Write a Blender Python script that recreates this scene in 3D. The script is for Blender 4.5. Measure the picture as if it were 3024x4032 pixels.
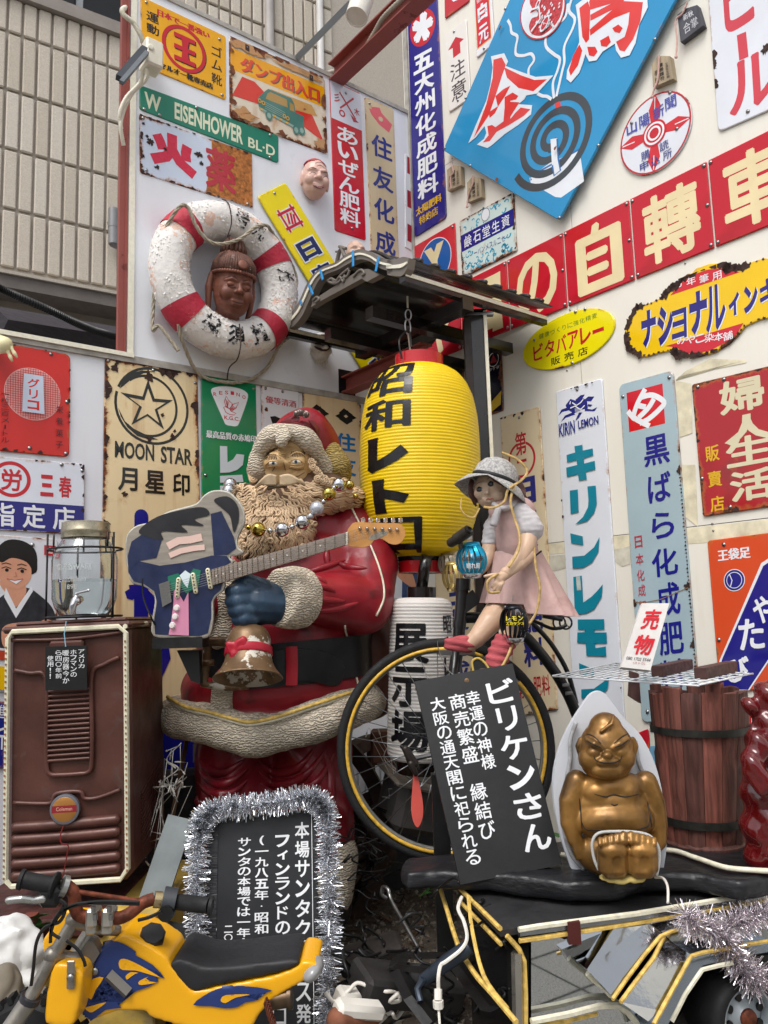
import bpy, bmesh, math, random
from math import sin, cos, pi, radians, sqrt, atan2
from mathutils import Vector, Matrix, noise, Euler
V3 = Vector
for o in list(bpy.data.objects): bpy.data.objects.remove(o)
sc = bpy.context.scene
COL = sc.collection
# ---------------------------------------------------------------- camera
PITCH, ROLL, FL = 0.12975, -0.0307, 3133.1
CAM = V3((0, 0, 1.4))
Fw = V3((0, cos(PITCH), sin(PITCH))); U0 = V3((0, -sin(PITCH), cos(PITCH))); R0 = V3((1, 0, 0))
Rr = R0*cos(ROLL) + U0*sin(ROLL); Up = -R0*sin(ROLL) + U0*cos(ROLL)
cd = bpy.data.cameras.new('camera'); cam = bpy.data.objects.new('camera', cd); COL.objects.link(cam)
m = Matrix((Rr, Up, -Fw)).transposed().to_4x4(); m.translation = CAM; cam.matrix_world = m
cd.sensor_fit = 'HORIZONTAL'; cd.sensor_width = 36; cd.lens = FL/3024*36
cd.clip_start = .02; cd.clip_end = 400
sc.camera = cam
# ---------------------------------------------------------------- sky, sun, exposure (bright overcast)
w = bpy.data.worlds.new('World'); sc.world = w; w.use_nodes = True
nt = w.node_tree; nt.nodes.clear()
SUN_EL, SUN_AZ = 58, 205
sky = nt.nodes.new('ShaderNodeTexSky'); sky.sky_type = 'NISHITA'; sky.sun_disc = False
sky.sun_elevation = radians(SUN_EL); sky.sun_rotation = radians(SUN_AZ); sky.dust_density = 3; sky.air_density = 1
hs = nt.nodes.new('ShaderNodeHueSaturation'); hs.inputs['Saturation'].default_value = .22
bg = nt.nodes.new('ShaderNodeBackground'); bg.inputs['Strength'].default_value = .15
ow = nt.nodes.new('ShaderNodeOutputWorld')
nt.links.new(sky.outputs[0], hs.inputs['Color']); nt.links.new(hs.outputs[0], bg.inputs['Color']); nt.links.new(bg.outputs[0], ow.inputs[0])
sd = bpy.data.lights.new('sun', 'SUN'); sd.energy = 1.3; sd.angle = radians(28); sd.color = (1, .965, .92)
so = bpy.data.objects.new('sun', sd); COL.objects.link(so)
az = radians(SUN_AZ)
sdir = V3((sin(az)*cos(radians(SUN_EL)), cos(az)*cos(radians(SUN_EL)), sin(radians(SUN_EL))))
so.rotation_euler = sdir.to_track_quat('Z', 'Y').to_euler(); so.location = (0, -2, 8)
sc.view_settings.view_transform = 'Standard'; sc.view_settings.look = 'None'
sc.view_settings.gamma = 1; sc.view_settings.exposure = .5; sc.view_settings.use_curve_mapping = False
# ---------------------------------------------------------------- picture measurements -> rays
VW = dict(a=(0,0,2.07375), b=(750,0,1.8433), c=(1550,0,2.212), d=(2224,0,2.07375), e=(0,750,2.07375), f=(750,750,2.07375),
 g=(1500,750,2.07375), h=(2224,750,2.07375), i=(0,1350,2.07375), j=(750,1450,2.07375), k=(1400,1350,1.8433),
 l=(2124,1450,1.8433), m=(0,1950,1.8433), n=(600,1950,1.8433), o=(1300,2150,1.659), p=(2124,2250,1.8433),
 q=(0,2750,2.37), r=(600,2650,1.8433), s=(1300,3000,1.7463), t=(2124,3132,1.8433), u=(0,3332,2.37), v=(600,3332,2.07375),
 w=(0,0,.54861))
def PX(vw, x, y):
 a, b, f = VW[vw]; return (a + x/f, b + y/f)
def ray(vw, x, y):
 X, Y = PX(vw, x, y); return Rr*((X-1512)/FL) - Up*((Y-2016)/FL) + Fw
def at(vw, x, y, dep):
 d = ray(vw, x, y); return CAM + d*(dep/d.y)
class Plane:
 def __init__(s, o, n, a): s.o, s.n, s.a = V3(o), V3(n).normalized(), V3(a).normalized()
 def hit(s, vw, x, y, off=0):
  d = ray(vw, x, y); t = (s.o + s.n*off - CAM).dot(s.n)/d.dot(s.n); return CAM + d*t
 def P(s, a, z, off=0): return V3((s.o.x, s.o.y, 0)) + s.a*a + s.n*off + V3((0, 0, z))
 def co(s, p): return ((p - s.o).dot(s.a), p.z)
YL = .90052
dL = V3((sin(YL), cos(YL), 0)); dE = V3((cos(YL), -sin(YL), 0))
CORN = at('w', 884, 300, 4.22); CORN.z = 0
PL = Plane(CORN, dE, -dL)     # left wall: a = distance from the corner to the left
PR = Plane(CORN, -dL, dE)     # right wall: a = distance from the corner to the right
# ---------------------------------------------------------------- materials
def lin(h):
 if not isinstance(h, str): return tuple(h)
 h = h.lstrip('#'); o = []
 for k in (0, 2, 4):
  c = int(h[k:k+2], 16)/255; o.append(c/12.92 if c <= .04045 else ((c+.055)/1.055)**2.4)
 return tuple(o)
MATS = {}
def M(col='#888888', rough=.5, metal=0., bump=0., bs=60., var=.12, vs=8., coat=0., rust=0., rs=1., streak=0., alpha=1., wave=None,
  trans=0., ior=1.45, emit=0., chips=None, chipth=.62, chs=14., name=None, stretch=(1,1,1), spec=.5, sss=0, seed=0., blot=None, bls=5., blth=.55):
 key = repr((col, rough, metal, bump, bs, var, vs, coat, rust, rs, streak, alpha, wave, trans, ior, emit, chips, chipth, chs, stretch, spec, sss, seed, blot, bls, blth))
 if key in MATS: return MATS[key]
 mt = bpy.data.materials.new(name or 'paint'); mt.use_nodes = True; MATS[key] = mt
 t = mt.node_tree; N = t.nodes; L = t.links
 b = N['Principled BSDF']; c = lin(col)
 def inp(n, v):
  if n in b.inputs: b.inputs[n].default_value = v
 inp('Roughness', rough); inp('Metallic', metal); inp('Coat Weight', coat); inp('Coat Roughness', .08)
 inp('Transmission Weight', trans); inp('IOR', ior); inp('Specular IOR Level', spec)
 if sss: inp('Subsurface Weight', sss); inp('Subsurface Radius', (.02, .01, .006)); inp('Subsurface Scale', .3)
 tc = N.new('ShaderNodeTexCoord'); mp = N.new('ShaderNodeMapping'); mp.inputs['Scale'].default_value = stretch
 mp.inputs['Location'].default_value = (seed, seed*.7, seed*1.3)
 L.new(tc.outputs['Object'], mp.inputs[0]); OC = mp.outputs[0]
 def nz(scale, det=4, src=None, rgh=.55, dist=0):
  n = N.new('ShaderNodeTexNoise'); n.inputs['Scale'].default_value = scale; n.inputs['Detail'].default_value = det
  n.inputs['Roughness'].default_value = rgh; n.inputs['Distortion'].default_value = dist
  L.new(src or OC, n.inputs['Vector']); return n.outputs['Fac']
 def mth(op, a, v=None, clamp=False):
  n = N.new('ShaderNodeMath'); n.operation = op; n.use_clamp = clamp
  for k, q in enumerate((a, v)):
   if q is None: continue
   if isinstance(q, (int, float)): n.inputs[k].default_value = q
   else: L.new(q, n.inputs[k])
  return n.outputs[0]
 def mr(a, f0, f1, t0=0, t1=1):
  n = N.new('ShaderNodeMapRange'); n.clamp = True
  for k, q in zip((1, 2, 3, 4), (f0, f1, t0, t1)): n.inputs[k].default_value = q
  L.new(a, n.inputs[0]); return n.outputs[0]
 def mix(fac, A, B):
  n = N.new('ShaderNodeMix'); n.data_type = 'RGBA'
  if isinstance(fac, (int, float)): n.inputs[0].default_value = fac
  else: L.new(fac, n.inputs[0])
  for k, q in ((6, A), (7, B)):
   if isinstance(q, tuple): n.inputs[k].default_value = (*q[:3], 1)
   else: L.new(q, n.inputs[k])
  return n.outputs[2]
 lo = tuple(x*(1-var) for x in c); hi = tuple(min(1, x*(1+var)+.02*var) for x in c)
 base = mix(mr(nz(vs, 6), .3, .7), lo, hi); rg = None; h = None
 if blot: base = mix(mth('MULTIPLY', mr(nz(bls, 4, dist=.6), blth, blth+.16), .85), base, lin(blot))
 if wave:                      # carved wavy fur: (scale, distortion, depth, dark)
  wv = N.new('ShaderNodeTexWave'); wv.wave_type = 'BANDS'; wv.bands_direction = 'Z'
  wv.inputs['Scale'].default_value = wave[0]; wv.inputs['Distortion'].default_value = wave[1]
  wv.inputs['Detail'].default_value = 2; wv.inputs['Detail Scale'].default_value = 1.6; L.new(OC, wv.inputs['Vector'])
  base = mix(mr(wv.outputs['Fac'], .1, .7), tuple(x*wave[3] for x in c), base); h = (wv.outputs['Fac'], wave[2])
 if streak:
  m2 = N.new('ShaderNodeMapping'); m2.inputs['Scale'].default_value = (1, 1, .05); L.new(tc.outputs['Object'], m2.inputs[0])
  sf = mth('MULTIPLY', mr(nz(26, 3, m2.outputs[0]), .5, .8), mr(nz(3.5, 3), .4, .65))
  base = mix(mth('MULTIPLY', sf, streak, True), base, lin('#a8703a'))
 if chips:
  cf = mr(nz(chs, 8, rgh=.7), chipth, chipth+.03); base = mix(cf, base, lin(chips)); rg = mth('MAXIMUM', mth('MULTIPLY', cf, .7), rough)
 if rust:
  at_ = N.new('ShaderNodeAttribute'); at_.attribute_name = 'edge'
  e = mth('MULTIPLY', at_.outputs['Fac'], .25)
  r = mth('ADD', mth('ADD', nz(9*rs, 9, rgh=.72), e), (rust-1)*.42)
  rf = mr(r, .52, .56)
  halo = mr(r, .42, .54)
  base = mix(mth('MULTIPLY', halo, .55), base, lin('#b9772f'))
  rc = mix(mr(nz(55*rs, 5), .35, .65), lin('#2a1610'), lin('#8a4a22'))
  base = mix(rf, base, rc); rg = mth('MAXIMUM', mth('MULTIPLY', rf, .8), rough)
  if not h: h = (mth('MULTIPLY', rf, nz(90, 4)), .002)
 L.new(base, b.inputs['Base Color'])
 if rg: L.new(rg, b.inputs['Roughness'])
 elif rough < .95 and not trans:
  L.new(mr(nz(vs*2.3+3, 4), .3, .7, rough*.8, min(1, rough*1.25)), b.inputs['Roughness'])
 if bump or h:
  bp = N.new('ShaderNodeBump'); bp.inputs['Strength'].default_value = 1
  if h: bp.inputs['Distance'].default_value = h[1]; L.new(h[0], bp.inputs['Height'])
  else: bp.inputs['Distance'].default_value = bump; L.new(nz(bs, 5), bp.inputs['Height'])
  L.new(bp.outputs[0], b.inputs['Normal'])
 if alpha < 1: b.inputs['Alpha'].default_value = alpha
 if emit: b.inputs['Emission Color'].default_value = (*c, 1); b.inputs['Emission Strength'].default_value = emit
 return mt
def ENA(col, rust=.25, **k):   # vitreous enamel sheet
 k.setdefault('rough', .13); k.setdefault('bump', .0035); k.setdefault('bs', 4.5); k.setdefault('var', .05); k.setdefault('vs', 5)
 return M(col, rust=rust, name='enamel', **k)
def PNT(col, **k): k.setdefault('rough', .35); k.setdefault('var', .06); return M(col, name='lettering_paint', **k)
STEEL = M('#9a9a9a', .35, 1, .0004, 200, name='zinc_steel'); CHROME = M('#c9c9cc', .09, 1, name='chrome')
BLACK = M('#0c0c0d', .45, var=.2, bump=.0005, bs=90, name='black_paint'); RUBBER = M('#121214', .75, bump=.0006, bs=200, name='rubber')
# ---------------------------------------------------------------- object helpers
def tag(o, label, cat, group=None):
 o['label'] = label; o['category'] = cat
 if group: o['group'] = group
 return o
def thing(name, label, cat, loc=(0,0,0), group=None):
 o = bpy.data.objects.new(name, None); COL.objects.link(o); o.location = loc; o.empty_display_size = .05
 return tag(o, label, cat, group)
def org(o):
 v = V3(o.location)
 while o.parent: o = o.parent; v += o.location
 return v
def link(me, name, parent=None, mt=None, loc=None):
 o = bpy.data.objects.new(name, me); COL.objects.link(o)
 if parent: o.parent = parent
 if loc is not None: o.location = loc
 if mt and not me.materials: me.materials.append(mt)
 return o
class MB:
 def __init__(s, Mx=None): s.v = []; s.f = []; s.M = Mx or Matrix(); s.edge = {}
 def add(s, vs, fs, T=None):
  k = len(s.v); T = s.M @ T if T else s.M
  s.v += [T @ V3(p) for p in vs]; s.f += [tuple(i+k for i in f) for f in fs]; return s
 def box(s, c, d, R=None, bev=0):
  x, y, z = d[0]/2, d[1]/2, d[2]/2; T = Matrix.Translation(c) @ (R.to_4x4() if R else Matrix())
  if not bev:
   return s.add([(a*x, b*y, g*z) for a in (-1,1) for b in (-1,1) for g in (-1,1)],
    [(0,1,3,2),(4,6,7,5),(0,4,5,1),(2,3,7,6),(0,2,6,4),(1,5,7,3)], T)
  b = min(bev, x*.99, y*.99, z*.99); vs = []; ix = {}
  for a in (-1,1):
   for q in (-1,1):
    for g in (-1,1):
     for k, p in enumerate(((a*x, q*(y-b), g*(z-b)), (a*(x-b), q*y, g*(z-b)), (a*(x-b), q*(y-b), g*z))): ix[a,q,g,k] = len(vs); vs.append(p)
  F = []
  for a in (-1,1):
   F.append([ix[a,q,g,0] for q,g in ((-1,-1),(1,-1),(1,1),(-1,1))][::a]); F.append([ix[q,a,g,1] for q,g in ((-1,-1),(-1,1),(1,1),(1,-1))][::a])
   F.append([ix[q,g,a,2] for q,g in ((-1,-1),(1,-1),(1,1),(-1,1))][::a])
  for a in (-1,1):
   for q in (-1,1):
    F.append([ix[a,q,-1,0],ix[a,q,-1,1],ix[a,q,1,1],ix[a,q,1,0]]); F.append([ix[a,-1,q,0],ix[a,-1,q,2],ix[a,1,q,2],ix[a,1,q,0]])
    F.append([ix[-1,a,q,1],ix[-1,a,q,2],ix[1,a,q,2],ix[1,a,q,1]])
    for g in (-1,1): F.append([ix[a,q,g,k] for k in range(3)])
  return s.add(vs, F, T)
 def tube(s, pts, r, n=8, caps=True, up=None, flat=None):
  pts = [V3(p) for p in pts]; R = r if isinstance(r, (list, tuple)) else [r]*len(pts)
  k = len(pts); t0 = (pts[1]-pts[0]).normalized()
  u = V3(up) if up else (V3((0,0,1)) if abs(t0.z) < .9 else V3((1,0,0)))
  u = (u - t0*u.dot(t0)).normalized(); vs = []
  for i, p in enumerate(pts):
   t = (pts[min(i+1,k-1)] - pts[max(i-1,0)]).normalized(); u = u - t*u.dot(t)
   u = u.normalized() if u.length > 1e-6 else t.orthogonal().normalized(); b = t.cross(u)
   fl = flat or 1
   for j in range(n): a = 2*pi*j/n; vs.append(p + u*(R[i]*cos(a)*fl) + b*(R[i]*sin(a)))
  fs = [(i*n+j, i*n+(j+1)%n, (i+1)*n+(j+1)%n, (i+1)*n+j) for i in range(k-1) for j in range(n)]
  if caps: fs += [tuple(range(n))[::-1], tuple((k-1)*n+j for j in range(n))]
  return s.add(vs, fs)
 def lathe(s, prof, n=24, T=None, caps=True, arc=1.):
  vs = []; k = len(prof); nn = n if arc == 1 else n+1
  for r, z in prof:
   for j in range(nn): a = 2*pi*j/n*arc; vs.append((r*cos(a), r*sin(a), z))
  fs = [(i*nn+j, i*nn+(j+1)%nn, (i+1)*nn+(j+1)%nn, (i+1)*nn+j) for i in range(k-1) for j in range(n if arc == 1 else n)]
  if caps and arc == 1: fs += [tuple(range(n))[::-1], tuple((k-1)*n+j for j in range(n))]
  return s.add(vs, fs, T)
 def ball(s, c, r, R=None, seg=16, rings=10):
  rx, ry, rz = r if isinstance(r, (tuple, list, Vector)) else (r, r, r)
  T = Matrix.Translation(c) @ (R.to_4x4() if R else Matrix()); vs = [(0,0,-rz)]
  for i in range(1, rings):
   p = -pi/2 + pi*i/rings
   for j in range(seg): a = 2*pi*j/seg; vs.append((rx*cos(p)*cos(a), ry*cos(p)*sin(a), rz*sin(p)))
  vs.append((0,0,rz)); e = len(vs)-1
  fs = [(0, 1+(j+1)%seg, 1+j) for j in range(seg)]
  for i in range(rings-2):
   for j in range(seg): a = 1+i*seg; fs.append((a+j, a+(j+1)%seg, a+seg+(j+1)%seg, a+seg+j))
  a = 1+(rings-2)*seg; fs += [(a+j, a+(j+1)%seg, e) for j in range(seg)]
  return s.add(vs, fs, T)
 def cap(s, a, b, ra, rb=None, seg=14):      # capsule
  a = V3(a); b = V3(b); rb = ra if rb is None else rb; d = b-a; Ln = d.length
  q = d.to_track_quat('Z', 'Y').to_matrix(); pr = []
  for i in range(7): t = -pi/2 + pi/2*i/6; pr.append((max(.0004, ra*cos(t)), ra*sin(t)))
  for i in range(7): t = pi/2*i/6; pr.append((max(.0004, rb*cos(t)), Ln + rb*sin(t)))
  return s.lathe(pr, seg, Matrix.Translation(a) @ q.to_4x4())
 def chain(s, pts, rs):
  for i in range(len(pts)-1): s.cap(pts[i], pts[i+1], rs[i], rs[i+1])
  return s
 def prism(s, pts, h, off=0., T=None, bev=0):  # polygon in local XZ, depth along Y (front at -off)
  n = len(pts); f = -off; vs = [(x, f, z) for x, z in pts] + [(x, f+h, z) for x, z in pts]
  return s.add(vs, [tuple(range(n)), tuple(range(2*n-1, n-1, -1))] + [(i, i+n, (i+1)%n+n, (i+1)%n) for i in range(n)], T)
 def mesh(s, name='m', smooth=False, loc=None):
  me = bpy.data.meshes.new(name); o = loc or V3((0,0,0)); me.from_pydata([p-o for p in s.v], [], s.f)
  me.update()
  if smooth: me.shade_smooth() if smooth is True else shade_auto(me, smooth)
  return me
 def part(s, name, parent, mt, smooth=False):
  me = s.mesh(name, smooth, org(parent)); o = link(me, name, parent, mt); return o
 def top(s, name, label, cat, mt, smooth=False, loc=None, group=None):
  loc = V3(loc) if loc is not None else sum(s.v, V3())/len(s.v)
  me = s.mesh(name, smooth, loc); o = link(me, name, None, mt, loc); return tag(o, label, cat, group)
def shade_auto(me, ang):
 bm = bmesh.new(); bm.from_mesh(me)
 for f in bm.faces: f.smooth = True
 for e in bm.edges:
  if len(e.link_faces) == 2 and e.calc_face_angle(0) > radians(ang): e.smooth = False
 bm.to_mesh(me); bm.free()
def struct(o): o['kind'] = 'structure'; return o
def stuff(o): o['kind'] = 'stuff'; return o
def remesh(mb, vox, smooth=3, fac=.5, disp=None):
 me = bpy.data.meshes.new('tmp'); me.from_pydata(mb.v, [], mb.f); me.update()
 bm = bmesh.new(); bm.from_mesh(me); bmesh.ops.recalc_face_normals(bm, faces=bm.faces); bm.to_mesh(me); bm.free()
 o = bpy.data.objects.new('tmp', me); COL.objects.link(o)
 md = o.modifiers.new('r', 'REMESH'); md.mode = 'VOXEL'; md.voxel_size = vox
 if smooth: s = o.modifiers.new('s', 'SMOOTH'); s.iterations = smooth; s.factor = fac
 dg = bpy.context.evaluated_depsgraph_get(); me2 = bpy.data.meshes.new_from_object(o.evaluated_get(dg))
 if disp:
  nr = [v.normal.copy() for v in me2.vertices]
  for v, n in zip(me2.vertices, nr): v.co = v.co + n*disp(v.co, n)
 r = MB(); r.v = [v.co.copy() for v in me2.vertices]; r.f = [tuple(p.vertices) for p in me2.polygons]
 bpy.data.objects.remove(o); bpy.data.meshes.remove(me); bpy.data.meshes.remove(me2); return r
def spline(pts, n=6, closed=False):
 P = [V3(p) if len(p) == 3 else V3((p[0], p[1], 0)) for p in pts]; k = len(P); out = []
 rng = range(k if closed else k-1)
 for i in rng:
  p0, p1, p2, p3 = (P[(i+d) % k] if closed else P[min(max(i+d, 0), k-1)] for d in (-1, 0, 1, 2))
  for j in range(n):
   t = j/n; out.append(.5*((2*p1) + (p2-p0)*t + (2*p0-5*p1+4*p2-p3)*t*t + (3*p1-p0-3*p2+p3)*t**3))
 if not closed: out.append(P[-1])
 return out
def spl2(pts, n=6, closed=True): return [(p.x, p.y) for p in spline(pts, n, closed)]
def copy_thing(root, loc, label=None, rot=None):
 c = root.copy(); COL.objects.link(c); c.location = loc
 if label: c['label'] = label
 if rot is not None: c.rotation_euler = rot
 for ch in list(root.children):
  d = ch.copy(); COL.objects.link(d); d.parent = c
  for g in ch.children: h = g.copy(); COL.objects.link(h); h.parent = d
 return c
# ---------------------------------------------------------------- lettering
GL = {}
def glyph(txt, bold=0.):
 k = (txt, bold)
 if k in GL: return GL[k]
 cu = bpy.data.curves.new('g', 'FONT'); cu.body = txt; cu.resolution_u = 3; cu.offset = bold; cu.fill_mode = 'FRONT'
 o = bpy.data.objects.new('g', cu); COL.objects.link(o)
 dg = bpy.context.evaluated_depsgraph_get(); me = bpy.data.meshes.new_from_object(o.evaluated_get(dg))
 v = [(p.co.x, p.co.y) for p in me.vertices]; f = [tuple(p.vertices) for p in me.polygons]
 bpy.data.objects.remove(o); bpy.data.curves.remove(cu); bpy.data.meshes.remove(me)
 if not v: v = [(0,0),(1,0),(1,1)]; f = []
 x0 = min(p[0] for p in v); x1 = max(p[0] for p in v); y0 = min(p[1] for p in v); y1 = max(p[1] for p in v)
 GL[k] = ([((x-x0)/max(1e-6, x1-x0), (y1-y)/max(1e-6, y1-y0)) for x, y in v], f, (x1-x0)/max(1e-6, y1-y0)); return GL[k]
class Print:
 """flat print on a surface; mp(u, v, off) gives the world point"""
 def __init__(s, root, mp, name='lettering', step=.00016, cut=0):
  s.root, s.mp, s.ly, s.acc, s.name, s.step, s.cut = root, mp, 1, {}, name, step, cut; s.post = None
 def _add(s, vs, fs, mt, name, nolayer=False):
  off = s.step*s.ly
  if not nolayer: s.ly += 1
  if s.cut:
   bm = bmesh.new(); bv = [bm.verts.new((x, y, 0)) for x, y in vs]
   for f in fs:
    try: bm.faces.new([bv[i] for i in f])
    except ValueError: pass
   for ax in (0, 1):
    a = min(p[ax] for p in vs); b = max(p[ax] for p in vs); k = int(a/s.cut)+1
    while k*s.cut < b:
     co = [0,0,0]; no = [0,0,0]; co[ax] = k*s.cut; no[ax] = 1
     bmesh.ops.bisect_plane(bm, geom=bm.verts[:]+bm.edges[:]+bm.faces[:], plane_co=co, plane_no=no); k += 1
   bm.verts.index_update(); vs = [(v.co.x, v.co.y) for v in bm.verts]; fs = [tuple(v.index for v in f.verts) for f in bm.faces]; bm.free()
  mb = s.acc.setdefault((mt.name, name or s.name), (MB(), mt))[0]; k = len(mb.v)
  mb.v += [s.mp(x, y, off) for x, y in vs]; mb.f += [tuple(i+k for i in f) for f in fs]
 def text(s, t, box, mt, bold=0., shear=0., rot=0, name=None, same=False):
  if bold and len(glyph(t)[0]) > 34*len(t):      # dense characters: thicken by overlaid shifted copies
   x0, y0, x1, y1 = box; W, H = x1-x0, y1-y0; b = min(bold, .05)*.62; k0 = s.ly; n = 6 if bold < .03 else 8
   bx = [x0+W*b, y0+H*b, x1-W*b, y1-H*b]
   for k in range(n):
    a = 2*pi*(k+.5)/n; dx, dy = W*b*cos(a), H*b*sin(a); s.ly = k0+.12*k
    s.text(t, (bx[0]+dx, bx[1]+dy, bx[2]+dx, bx[3]+dy), mt, 0, shear, rot, name, True)
   s.ly = k0 + (0 if same else 1.2); return
  vs, fs, _ = glyph(t, bold); x0, y0, x1, y1 = box; o = []
  for u, v in vs:
   if rot: a = radians(rot); du, dv = u-.5, v-.5; u, v = .5+du*cos(a)-dv*sin(a), .5+du*sin(a)+dv*cos(a)
   o.append((x0+(x1-x0)*(u+shear*(1-v)), y0+(y1-y0)*v))
  s._add(o, fs, mt, name, same)
 def vtext(s, t, box, mt, bold=0., fill=.86, shear=0., name=None, wf=1.):
  x0, y0, x1, y1 = box; n = len(t); h = (y1-y0)/n
  for i, ch in enumerate(t):
   if ch == ' ': continue
   _, _, asp = glyph(ch, bold); cx = (x0+x1)/2; W = (x1-x0)*wf; hh = h*fill; ww = W
   if ch == '・': W *= .13; hh *= .13; asp = 1; ww = W
   if ch in 'ー一': ww, hh = (W*.2, h*fill*.8) if ch == 'ー' else (W, h*.12)
   elif asp < .8: ww = W*max(.2, asp)
   elif asp > 1.35: hh = h*fill/asp*1.1
   if ch in 'ィッョャォァ。っ': ww *= .75; hh *= .75
   cy = y0+h*(i+.5)
   if ch == 'ー': s.poly([(cx-ww/2, cy-hh/2), (cx+ww/2, cy-hh/2), (cx+ww/2, cy+hh/2), (cx-ww/2, cy+hh/2)], mt, name=name, same=True)
   else: s.text(ch, (cx-ww/2, cy-hh/2, cx+ww/2, cy+hh/2), mt, bold, shear, name=name, same=True)
  s.ly += 1
 def htext(s, t, box, mt, bold=0., fill=.86, dy=0., name=None, shear=0.):
  x0, y0, x1, y1 = box; n = len(t); w_ = (x1-x0)/n
  for i, ch in enumerate(t):
   if ch == ' ': continue
   _, _, asp = glyph(ch, bold); cx = x0+w_*(i+.5); cy = (y0+y1)/2+dy*(i-(n-1)/2); W = w_*fill; H = y1-y0
   if asp > 1.5: H = H/asp*1.2
   elif asp < .7: W = W*max(.3, asp)
   s.text(ch, (cx-W/2, cy-H/2, cx+W/2, cy+H/2), mt, bold, shear, name=name, same=True)
  s.ly += 1
 def poly(s, pts, mt, name=None, same=False):
  s._add(list(pts), [tuple(range(len(pts)))], mt, name or 'emblem', same)
 def rect(s, x0, y0, x1, y1, mt, name='band'): s.poly([(x0,y0),(x1,y0),(x1,y1),(x0,y1)], mt, name)
 def ell(s, cx, cy, rx, ry, mt, hole=0, n=40, name=None, a0=0, a1=360):
  if hole:
   vs = []; fs = []
   for j in range(n+1):
    a = radians(a0+(a1-a0)*j/n); vs += [(cx+rx*cos(a), cy+ry*sin(a)), (cx+rx*hole*cos(a), cy+ry*hole*sin(a))]
   fs = [(2*j, 2*j+2, 2*j+3, 2*j+1) for j in range(n)]; s._add(vs, fs, mt, name or 'emblem')
  else: s.poly([(cx+rx*cos(2*pi*j/n), cy+ry*sin(2*pi*j/n)) for j in range(n)], mt, name)
 def line(s, pts, w_, mt, asp=1., name=None, taper=False, closed=False):
  """stroke of width w_ in u; asp = width/height of the sign so strokes stay even"""
  P = [V3((x, y/asp, 0)) for x, y in pts]; n = len(P); vs = []; fs = []
  for i, p in enumerate(P):
   a = P[(i-1) % n] if closed else P[max(i-1,0)]; b = P[(i+1) % n] if closed else P[min(i+1,n-1)]
   t = (b-a).normalized(); q = V3((-t.y, t.x, 0)); k = w_/2*(1 if not taper else (1-.85*i/(n-1)))
   vs += [((p+q*k).x, (p+q*k).y*asp), ((p-q*k).x, (p-q*k).y*asp)]
  for i in range(n if closed else n-1): j = (i+1) % n; fs.append((2*i, 2*j, 2*j+1, 2*i+1))
  s._add(vs, fs, mt, name or 'emblem')
 def blob(s, cx, cy, rx, ry, mt, seed=1, jag=.35, name='rust_patch', n=22, same=False):
  rd = random.Random(seed); cl = lambda q: min(.997, max(.003, q)) if hasattr(s, 'pl') else q
  if hasattr(s, 'clipoff'): cl = lambda q: q
  s.poly([(cl(x), cl(y)) for x, y in [(cx+rx*cos(2*pi*j/n)*(1+rd.uniform(-jag, jag)), cy+ry*sin(2*pi*j/n)*(1+rd.uniform(-jag, jag))) for j in range(n)]], mt, name, same)
 def done(s):
  for (mn, nm), (mb, mt) in s.acc.items():
   o = mb.part(nm, s.root, mt)
   if nm in ('rust_patch', 'wave_pattern', 'smoke_line', 'outline', 'rooster', 'lettering', 'emblem', 'beast', 'band', 'skin', 'rust_line', 'writing'): o['kind'] = 'stuff'
  s.acc = {}
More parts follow.
